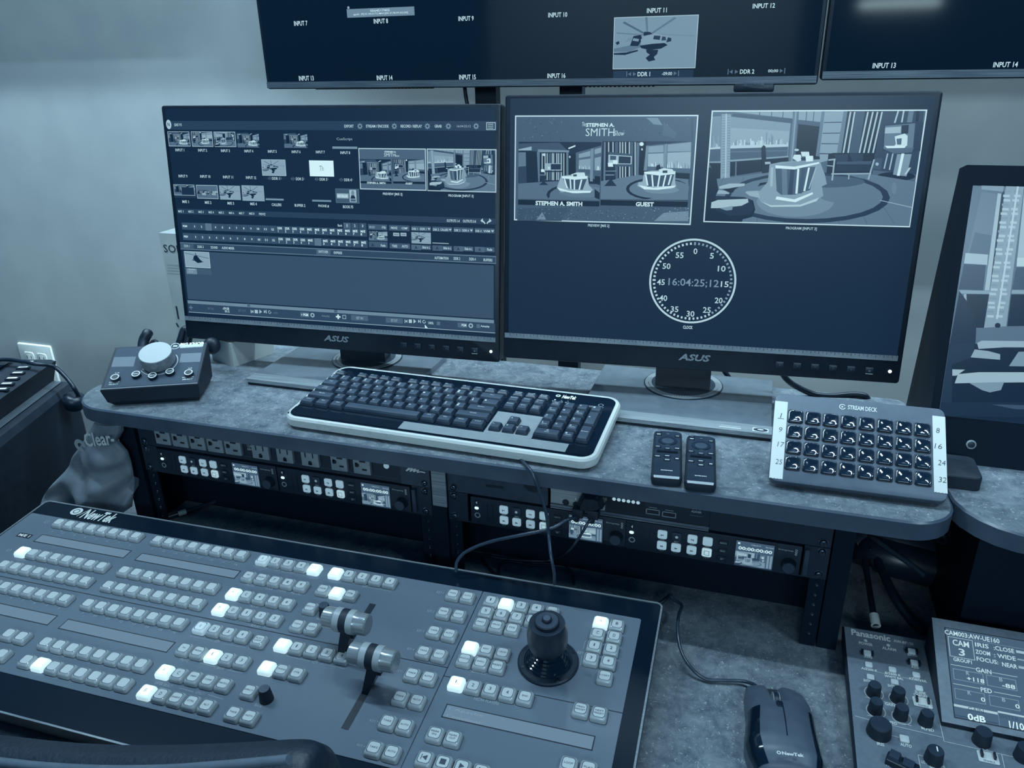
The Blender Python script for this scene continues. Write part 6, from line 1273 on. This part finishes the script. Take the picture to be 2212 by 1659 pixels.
knob(475, 1215, .0117, .014, 'larger wide knob'); knob(1510, 1292, .0085, .0155, None); knob(1025, 1480, .0084, .0150, None, True); knob(1930, 1450, .0085, .0155, None)
c = CC.px(*zc_(700, 1580), .01); b = B(); b.rbox(0, 0, .030, .013, 0, .007, BLACK, .002, .001); b.loft([[(-.013, -.0055, .007), (-.002, -.0055, .007), (-.002, .0055, .007), (-.013, .0055, .007)], [(-.013, -.005, .012), (-.004, -.005, .012), (-.004, .005, .012), (-.013, .005, .012)]], mat('rocker_grey', .2, .4, var=.02)); b.box(0, .010, -.005, .005, .007, .0095, MATS['rocker_grey'])
b.xf(Matrix.Translation((c[0], c[1], .0003)) @ Matrix.Rotation(-.35, 4, 'Z'), 0); part('zoom_rocker', b, cct)
# raised screen housing
hq = [(985, 155), (1085, 1190)]
SCx = CC.px(*zc_(1085, 1195), .006)
SF = None; best = None
for ti in range(5, 60):
    tt = ti*.01; o = CC.o+CC.u*SCx[0]+CC.v*SCx[1]+CC.n*.006; f_ = F(tuple(o), 0, .05+tt); q = f_.px(*zc_(985, 155))
    if best is None or abs(q[0]) < best: best = abs(q[0]); SF = f_; SQ = q
Lh = SQ[1]
b = B(); o_ = []
def SL(u, v, n): return CC.loc(SF.o+SF.u*u+SF.v*v+SF.n*n)
W_ = .22
HM = mat('housing_grey', .46, .45, var=.02, scale=200)
fr0 = [SL(0, 0, 0), SL(W_, 0, 0), SL(W_, Lh, 0), SL(0, Lh, 0)]
lowr = [(p[0], p[1], .0004) for p in fr0]; 
b.loft([lowr, fr0], BLACKM, mtop=HM); hous_ = part('screen_housing', b, cct, 'raised grey screen housing', 0)
a = SF.px(*zc_(1118, 262)); a2 = SF.px(*zc_(1215, 1150)); sx0_ = (a[0]+a2[0])/2; 
b = B(); n0 = 0
def S3(rc_, z, m): b.face([SL(rc_[0], rc_[1], z), SL(rc_[2], rc_[1], z), SL(rc_[2], rc_[3], z), SL(rc_[0], rc_[3], z)], m)
bb = B(); SX1 = W_-.012; S0 = (sx0_, a2[1], SX1, a[1])
bb.rect(S0[0]-.001, S0[1]-.001, S0[2]+.001, S0[3]+.001, .0002, ink(0)); bb.rect(*S0, .0005, scr(.42))
def st_(s, x, y, w_, h_, g=.93, bold=.015): SF.txt(bb, s, *zc_(x, y), w_, h_, .0010, scr(g), bold)
def sr(x0, y0, x1, y1, g, z=.0007): p = SF.px(*zc_(x0, y0)); q = SF.px(*zc_(x1, y1)); bb.rect(max(S0[0], p[0]), q[1], min(q[0], S0[2]), p[1], z, scr(g))
def sfr(x0, y0, x1, y1, g=.75): p = SF.px(*zc_(x0, y0)); q = SF.px(*zc_(x1, y1)); bb.frame(p[0], q[1], q[0], p[1], .0007, .0008, scr(g))
def sln(x0, y0, x1, y1, g=.7): p = SF.px(*zc_(x0, y0)); q = SF.px(*zc_(x1, y1)); m = (p[1]+q[1])/2; bb.rect(p[0], m-.0003, min(q[0], S0[2]), m+.0003, .0008, scr(g))
st_('CAM003:AW-UE160', 1380, 350, 113, 10); sfr(1140, 345, 1415, 590, .8); st_('CAM', 1270, 420, 34, 12.5); st_('3', 1280, 508, 13, 15); st_('GROUP1', 1288, 592, 38, 7.5); sln(1400, 395, 1904, 470, .55)
st_('IRIS', 1480, 440, 28, 9); st_(':CLOSE', 1700, 480, 42, 9); st_('ZOOM', 1490, 512, 30, 9); st_(': WIDE', 1710, 555, 44, 9); st_('FOCUS:', 1535, 590, 44, 9); st_('NEAR', 1758, 640, 31, 9)
for y in (500, 575): sln(1410, y, 1904, y+75, .5)
sr(1820, 485, 1990, 540, .8); sfr(1835, 570, 1990, 610, .7); sr(1845, 640, 1990, 690, .8)
sln(1170, 625, 1420, 675, .85); st_('GAIN', 1498, 693, 32, 9.5); sln(1585, 708, 1835, 755, .85); sln(1195, 815, 1460, 872, .85); st_('PED', 1525, 888, 23, 9.5); sln(1600, 900, 1870, 955, .85)
for x0, y0, s, v in ((1190, 665, 'R', '+118'), (1520, 728, 'B', '-88'), (1205, 862, 'R', '0'), (1548, 930, 'B', '0')):
    sfr(x0, y0, x0+318, y0+168, .6); sr(x0+4, y0+4, x0+312, y0+66, .5); st_(s, x0+150, y0+52, 7, 8, .7); st_(v, x0+(228 if len(v) > 2 else 288), y0+118, 9*len(v), 9, .97)
sr(1200, 1020, 1640, 1130, .85); sr(1205, 1125, 1640, 1225, .3); sr(1640, 1090, 1904, 1160, .85); sr(1640, 1095, 1660, 1240, .85, .0008); st_('GAIN', 1420, 1085, 32, 8.5, .3, 0); st_('0dB', 1428, 1165, 37, 14, 1, .03); st_('SHTER', 1752, 1160, 40, 8, .3, 0); st_('1/100', 1850, 1245, 40, 15, 1, .02)
bb.v = [SL(*p) for p in bb.v]; part('screen', bb, hous_, 'lit menu screen', 0)
# labelled cables behind it
wb = thing('labelled_cable', 'dark cable with a white wrap label rising behind the left of the camera controller', 'cable', Matrix.Translation(at(1893, 1340, Z=ZD+.02)))
og = at(1893, 1340, Z=ZD+.02)
pl = P3([(1892, 1352, dict(Z=ZD+.022)), (1884, 1310, dict(Z=ZD+.03)), (1876, 1260, dict(Y=.12)), (1868, 1210, dict(Y=.16)), (1866, 1165, dict(Y=.20)), (1868, 1150, dict(Y=.24))])
b = B(); b.tube([p-og for p in pl], .0040, RUB); part('sheath', b, wb, None, 70)
la, lb = at(1891, 1345, Z=ZD+.0225), at(1888, 1330, Z=ZD+.026); la, lb = pl[0]+(pl[1]-pl[0])*0, pl[0]+(pl[1]-pl[0])*.55
b = B(); b.tube([la-og, lb-og], .0060, WL, 12, False); part('wrap_label', b, wb, 'white printed wrap label', 60)
og = at(2070, 1330, Z=ZD+.02); wb = thing('labelled_cable', 'dark cable with a white wrap label slanting behind the lit screen of the controller', 'cable', Matrix.Translation(og))
pl = P3([(2085, 1345, dict(Z=ZD+.022)), (2064, 1316, dict(Z=ZD+.026)), (2045, 1296, dict(Z=ZD+.02)), (2020, 1275, dict(Z=ZD+.01))])
b = B(); b.tube([p-og for p in pl], .0036, RUB); part('sheath', b, wb, None, 70)
b = B(); b.tube([pl[0]-og, pl[1]-og], .0058, WL, 12, False); part('wrap_label', b, wb, 'white printed wrap label', 60)
wires('thick_cable', 'thick black cable hanging from the riser end and crossing the desk to the controller', P3([(1868, 1152, dict(Y=.22)), (1885, 1180, dict(Y=.18)), (1905, 1230, dict(Y=.14)), (1930, 1285, dict(Y=.10)), (1965, 1335, dict(Z=ZD+.012)), (2000, 1365, dict(Z=ZD+.010))]), .0062, RUB)
wires('thick_cable', 'black cable sloping right from the riser end into the dark gap', P3([(1868, 1150, dict(Y=.2)), (1890, 1165, dict(Y=.17)), (1925, 1190, dict(Y=.15)), (1975, 1225, dict(Y=.13)), (1998, 1245, dict(Y=.12))]), .0036, CAB)
wires('black_strap', 'thin black cable looping under the rounded corner of the shelf', P3([(2040, 1128, dict(Y=.12)), (2048, 1145, dict(Y=.12)), (2055, 1165, dict(Y=.13)), (2040, 1172, dict(Y=.14)), (2028, 1168, dict(Y=.15)), (2035, 1155, dict(Y=.14)), (2050, 1170, dict(Y=.14)), (2070, 1172, dict(Y=.14))]), .003)
wires('monitor_cable', 'black cable dropping from the right monitor to the shelf behind the grid keypad', P3([(1685, 800, dict(Y=.25)), (1700, 820, dict(Y=.25)), (1722, 836, dict(Y=.26)), (1760, 852, dict(Y=.27)), (1800, 855, dict(Y=.275)), (1840, 852, dict(Y=.28)), (1868, 855, dict(Y=.28)), (1878, 868, dict(Y=.285))]), .0042)
wires('monitor_cable', 'short straight black cable behind the neck of the right monitor', P3([(1560, 795, dict(Y=.33)), (1572, 812, dict(Y=.33)), (1590, 840, dict(Y=.33))]), .0040)

# ================================================================== volume controller with the silver knob
BK = F((-.0145, -.0456, .1012), .4369, .3765)
bkt = thing('volume_controller', 'black desktop volume controller with one large silver knob at the left end of the shelf', 'volume controller', BK)
zb_ = Z(200, 720, 7.9); bw, bd = .1359, .0931
def BL(p): return BK.loc(p)
E_ = BK.u; N_ = np.array([-BK.u[1], BK.u[0], 0])
def bkp(u, v, z=None):
    q = BK.o+BK.u*u+BK.v*v
    return q
ftl, ftr, btr, btl = bkp(0, 0), bkp(bw, 0), bkp(bw, bd), bkp(0, bd)
def dn(p, du, dv_, z): q = p+E_*du+N_*dv_; return np.array([q[0], q[1], z])
lo = [dn(ftl, .012, .012, ZS+.0003), dn(ftr, -.006, .010, ZS+.0003), dn(btr, -.006, -.004, ZS+.0003), dn(btl, .012, -.004, ZS+.0003)]
md = [dn(ftl, .004, .006, ZS+.008), dn(ftr, -.002, .004, ZS+.008), dn(btr, -.002, -.001, ZS+.008), dn(btl, .004, -.001, ZS+.008)]
b = B(); b.loft([[BL(p) for p in lo], [BL(p) for p in md], [(0, 0, -.004), (bw, 0, -.004), (bw, bd, -.004), (0, bd, -.004)], [(0, 0, -.001), (bw, 0, -.001), (bw, bd, -.001), (0, bd, -.001)], [(.001, .001, 0), (bw-.001, .001, 0), (bw-.001, bd-.001, 0), (.001, bd-.001, 0)]], BLACKM); part('controller_body', b, bkt, None, 20)
b = B(); b.rect(.004, .004, bw-.004, bd-.003, .0003, mat('control_face_grey', .26, .6, 0, var=.02, spec=.25)); b.rect(0.001, .0008, bw-.001, .0028, .0003, ink(.4)); part('face_plate', b, bkt, None, 0)
for q in (((370, 410), (745, 400), (700, 570), (320, 578)), ((1515, 350), (1860, 335), (1835, 490), (1480, 505))):
    ps = [BK.px(*zb_(*k)) for k in q]; b = B(); b.flat(ps, .0005, mat('smoked_window', .38, .4, var=.01)); part('meter_window', b, bkt, None, 0)
kc = BK.px(*zb_(1075, 500), .003); kt_ = BK.px(*zb_(1060, 310), .022)
kr = (BK.px(*zb_(1342, 310), .022)[0]-BK.px(*zb_(778, 320), .022)[0])/2*1.0
b = B(); b.lathe([(kr*.92, .0008), (kr*.94, .002)], GLOSS, c=kt_, seg=40); b.lathe([(kr, .002), (kr, .0195), (kr*.97, .0205)], brushed('satin_knob_side', .55, .3, .5), c=kt_, seg=48, mtop=mat('satin_knob_top', .72, .4, .0, var=.01)); part('volume_knob', b, bkt, 'large satin silver volume knob')
b = B(); b.ring((kt_[0], kt_[1]-.001), kr*1.12, kr*1.16, .0006, ink(.8), 40, 215, 395); z = .0006
def bt_(s, x, y, w_, h_, g=.85, bold=.02): BK.txt(b, s, *zb_(x, y), w_, h_, z, ink(g), bold)
bt_('BIG KNOB', 1700, 185, 50, 6, .95, .05); bt_('MONITOR CONTROLLER', 1690, 238, 46, 3); p, q = BK.px(*zb_(1500, 205)), BK.px(*zb_(1885, 228)); b.rect(p[0], min(p[1], q[1]), q[0], max(p[1], q[1]), z, ink(.85)); c = BK.px(*zb_(1412, 222)); b.ring(c, .0058, .0070, z, ink(.85), 24); b.text('m', c, .004, z, ink(.9), w=.006, bold=.05)
bt_('SOURCE', 372, 838, 22, 2.6); bt_('SELECT', 358, 874, 20, 2.6); bt_('MONITOR', 1632, 752, 25, 2.6); bt_('SELECT', 1620, 788, 22, 2.6); bt_('VOLUME', 1060, 623, 17, 2.5); bt_('MIN', 885, 615, 8, 2.5); bt_('MAX', 1250, 592, 9, 2.5); bt_('A/B', 1665, 600, 9, 2.2); bt_('1/2', 425, 680, 9, 2.2)
part('front_print', b, bkt, None, 0)
for x, y, big in ((380, 745, 1), (738, 690, 0), (1020, 715, 0), (1317, 645, 0), (1635, 665, 1)):
    c = BK.px(*zb_(x, y), .005); r = .0066; b = B(); b.lathe([(r, .0005), (r, .0045), (r*.95, .005)], BLACK, c=c, seg=24); b.ring(c, r*.68, r*.92, .0053, ink(.85), 24)
    if not big: b.text('MONO' if x < 800 else 'MUTE' if x < 1100 else 'DIM', c, .0022, .0053, ink(.8), w=.007, bold=.04)
    part('round_button', b, bkt)
# headset lying behind it
hs = thing('headset', 'black headset lying behind the volume controller, its cushions showing at both sides', 'headphones', Matrix.Translation((.0, .17, ZS)))
HB = mat('leatherette_black', .07, .45, var=.05, scale=150, bump=.2)
def H3(x, y, Y): return at(x, y, Y=Y)-Vector((.0, .17, ZS))
b = B(); b.tube([H3(308, 756, .13), H3(311, 735, .14), H3(317, 723, .145), H3(320, 718, .15)], .0085, HB, 12); part('ear_cushion', b, hs, None, 70)
b = B(); b.tube([H3(326, 752, .16), H3(330, 741, .16), H3(336, 740, .15), H3(341, 752, .14)], .005, HB, 10); part('headband', b, hs, None, 70)
b = B(); b.tube([H3(385, 752, .15), H3(392, 730, .155), H3(399, 712, .16), H3(408, 720, .16), H3(404, 750, .15)], .0065, HB, 10); part('headband', b, hs, None, 70)
b = B(); c = H3(457, 747, .12); b.lathe([(.004, -.010), (.009, -.009), (.013, -.005), (.0135, 0), (.010, .005), (.004, .007)], HB, seg=28); b.xf(Matrix.Translation(c) @ Matrix.Rotation(1.25, 4, 'X') @ Matrix.Rotation(.4, 4, 'Y'), 0); part('ear_cup', b, hs, None, 60)

# ================================================================== left console, cable, bag
zl = Z(0, 740, 4.609)
# side strip of the console seen from the right
a = at(*zl(600, 362), Z=-.03); c = at(0, 916, Z=-.03)
yawL = math.atan2(c.y-a.y, c.x-a.x)+math.pi/2
LF = F((a.x, a.y, -.03), yawL, 0)
lct = thing('side_console', 'large black console at the left edge with grey edge strip and lit keys', 'control panel', LF)
s0 = LF.px(*zl(548, 368)); s1 = LF.px(*zl(655, 372)); sA = LF.px(0, 909); sB = LF.px(0, 924.5)
uI, uO = (s0[0]+sA[0])/2, (s1[0]+sB[0])/2; back = max(s0[1], s1[1]); fr_v = -.75
b = B(); zlow = 0
prof = [(uO+.018, -.012), (uO+.012, -.002), (uO, 0), (uI, 0)]
ph = .045
up_ = [LF.px(*zl(370, 240), ph), LF.px(0, 740+585/4.609, ph)]
uT = (up_[0][0]+up_[1][0])/2; vT = up_[0][1]
sec = [(uO+.016, -.75), (uO+.018, -.016), (uO+.012, -.004), (uO+.002, -.0012), (uI, 0), (uT+.002, ph-.003), (uT-.006, ph), (uT-.6, ph+.02), (uT-.6, -.75)]
loops = [[(x, v, z) for x, z in sec] for v in (fr_v, back-.01)]+[[(x-.004, back, z-.004) for x, z in sec]]
b.loft([l[::-1] for l in loops], BLACKM); part('console_body', b, lct, None, 20)
b = B(); b.face([(uI+.0005, fr_v, .0012), (uO-.0005, fr_v, .0008), (uO-.0005, back-.012, .0008), (uI+.0005, back-.012, .0012)], mat('edge_strip_grey', .46, .4, .3, var=.02)); part('edge_strip', b, lct, 'smooth grey edge strip', 0)
tops = lambda x, y: LF.px(*zl(x, y), ph+.0015)
b = B(); p, q = tops(150, 235), tops(0, 300); b.rect(min(p[0], q[0])-.2, q[1]-.15, p[0]-.012, p[1]+.02, ph+.008, GLOSS)
for k in range(-1, 5):
    x, y = 233-54*k, 257+54*k
    c = tops(x, y); bb = B(); bb.rbox(c[0], c[1], .024, .011, ph+.0015, ph+.004, PNL2 if False else BLACK, .002, .0008); bb.rect(c[0]-.0085, c[1]-.0028, c[0]+.0085, c[1]+.0028, ph+.0044, mat('lit_label', .8, .4, emit=.85, es=.8, var=0)); part('label_key', bb, lct)
part('console_screen', b, lct, None, 0)
pts = P3([(-40, 782, dict(Z=.03)), (0, 777, dict(Z=.03)), (30, 778, dict(Z=.03)), (75, 786, dict(Z=.028)), (108, 789, dict(Z=.02)), (125, 798, dict(Z=.01)), (145, 818, dict(Z=-.005)), (160, 838, dict(Z=-.02)), (170, 856, dict(Z=-.04))])
wires('console_cable', 'black cable arching over the left console past the wall outlet', pts, .0038)
b = B(); c = at(160, 866, Z=-.05); b.lathe([(.016, -.014), (.020, 0), (.018, .010), (.010, .014)], RUB, seg=24); solo('cable_spool', b, 'dark round spool shape between the left console and the shelf', 'cable spool', Matrix.Translation(c) @ Matrix.Rotation(.3, 4, 'Y'), smooth=60)
# cloth bag hanging at the left end of the rack
BG = F((-.16, -.015, ZD), 0, math.pi/2)
zg = zl
outl = [(945, 788), (1185, 815), (1210, 900), (1140, 985), (1245, 1095), (1290, 1250), (1312, 1380), (1300, 1590), (1150, 1620), (1000, 1600), (850, 1640), (560, 1640), (470, 1530), (640, 1270), (800, 1030)]
ol = [BG.px(*zg(x, y)) for x, y in outl]
left = [(945, 788), (870, 915), (800, 1030), (720, 1145), (640, 1270), (560, 1400), (470, 1530), (440, 1600), (430, 1660)]
right = [(1200, 815), (1205, 890), (1150, 985), (1245, 1095), (1275, 1190), (1297, 1290), (1312, 1390), (1306, 1500), (1290, 1650)]
b = B(); nX = 28; rows_ = []
def interp(lst, t): k = t*(len(lst)-1); i = min(int(k), len(lst)-2); f_ = k-i; return (lst[i][0]+(lst[i+1][0]-lst[i][0])*f_, lst[i][1]+(lst[i+1][1]-lst[i][1])*f_)
nY = 40; grid = []
for j in range(nY+1):
    t = j/nY; l, r = BG.px(*zg(*interp(left, t))), BG.px(*zg(*interp(right, t))); row = []
    for i in range(nX+1):
        s_ = i/nX; u = l[0]+(r[0]-l[0])*s_; v = l[1]+(r[1]-l[1])*s_
        n_ = .010*math.sin(math.pi*s_)**.5*(1+.6*t)+min(1, max(0, (t-.22)*3))*(.0085*math.sin(9*s_+5*t+2.2*math.sin(6*t))+.0065*math.sin(17*(s_*.7-t*.9)+1.5*math.sin(5*s_))+.004*math.sin(23*t-9*s_+2*math.sin(7*s_)))
        row.append((u, v, n_))
    grid.append(row)
FAB = mat('dark_bag_fabric', .46, .55, var=.04, scale=40, bump=.15)
n = len(b.v); k = nX+1
for row in grid: b.v += row
for row in grid: b.v += [(u, v, -.006) for u, v, n_ in row]
i_ = b.mi(FAB); off = (nY+1)*k
for j in range(nY):
    for i in range(nX):
        b.f.append((j*k+i, (j+1)*k+i, (j+1)*k+i+1, j*k+i+1)); b.m.append(i_); b.f.append((off+j*k+i, off+j*k+i+1, off+(j+1)*k+i+1, off+(j+1)*k+i)); b.m.append(i_)
    for i in (0, nX): q = (j*k+i, off+j*k+i, off+(j+1)*k+i, (j+1)*k+i); b.f.append(q if i == 0 else q[::-1]); b.m.append(i_)
for j in (0, nY):
    for i in range(nX): b.f.append((j*k+i, j*k+i+1, off+j*k+i+1, off+j*k+i)); b.m.append(i_)
bag = thing('cloth_bag', 'dark fabric bag with pale lettering hanging below the left end of the shelf', 'bag', BG); part('bag_cloth', b, bag, None, 80)
b = B(); c = BG.px(*zg(1048, 905)); n0 = len(b.v); b.text('Clear-', (c[0]+.003, c[1]-.001), .023, .0165, ink(.75), w=.060, bold=.02, shear=.25, ang=.20); c = BG.px(*zg(862, 985)); b.ring((c[0]+.004, c[1]+.002), .004, .0105, .0165, ink(.65), 20, -20, 300); part('bag_lettering', b, bag, 'pale printed lettering', 0)

# ================================================================== chair back in the foreground
CHL = mat('chair_leather', .085, .5, var=.03, scale=240, bump=.3); CHP = mat('chair_piping_lit_stripe', .40, .4, var=.02)  # pale piping tone also holds the lit stripe on the rolled edge
ch = thing('office_chair', 'black padded chair back with a pale curved piping in the lower left foreground', 'chair', Matrix.Translation((.35, -.47, -.9)))
og = Vector((.35, -.47, -.9)); YC = -.44
tp_ = [at(x, y, Y=YC)-og for x, y in ((-260, 1540), (-120, 1548), (0, 1562), (130, 1576), (250, 1583), (370, 1583), (480, 1579), (580, 1573), (660, 1568), (700, 1574), (722, 1600), (740, 1650), (765, 1740), (800, 1900))]
tp_ = catmull(tp_, 4); b = B(); loops = []
bot = -.25+.9
for p in tp_:
    z0 = min(p.z-.02, .55)
    loops.append([(p.x, p.y-.055, z0), (p.x, p.y-.055, p.z-.020), (p.x, p.y-.045, p.z-.007), (p.x, p.y-.028, p.z), (p.x, p.y-.010, p.z-.004), (p.x, p.y, p.z-.018), (p.x, p.y, z0)])
b.loft(loops, CHL); part('backrest', b, ch, None, 60)
pp_ = [at(x, y, Y=YC-.040)-og for x, y in ((-200, 1588), (0, 1605), (120, 1617), (250, 1623), (380, 1621), (500, 1612), (600, 1602), (655, 1596))]
pp2 = [p-Vector((0, 0.019, 0.0)) for p in pp_]
b = B(); b.tube([p+Vector((0, -.0, 0)) for p in pp2], .0036, CHP, 10); part('piping', b, ch, 'pale piping', 70)
b = B(); b.tube([(0, 0, .02), (0, 0, .45)], .03, BLACK, 12, False); part('post', b, ch)
b = B(); b.rbox(-.02, -.22, .48, .46, .45, .53, CHL, .06, .02); part('seat', b, ch)
b = B()
for k in range(5): a = 2*math.pi*k/5; b.tube([(0, 0, .06), (.28*math.cos(a), .28*math.sin(a), .03)], .018, BLACK, 8, False)
part('base', b, ch)

# repeats share a group
from collections import defaultdict
_g = defaultdict(list)
for o in C.objects:
    if o.parent is None and 'category' in o.keys(): _g[o.name.split('.')[0]].append(o)
_names = dict(usb_cable='cables hanging from the adapter block', loose_cable='loose thin cables on the desk', labelled_cable='cables with white wrap labels', monitor_cable='cables behind the right monitor', thick_cable='black cables at the right end of the riser',
              wall_display='large wall displays at the top', desktop_monitor='two desktop monitors on the riser shelf', carton='white cartons behind the left monitor', equipment_riser='laminate riser shelves', power_cable='black power cables')
for k, l in _g.items():
    if len(l) > 1:
        for o in l:
            if 'group' not in o.keys(): o['group'] = _names.get(k, k.replace('_', ' ')+'s')
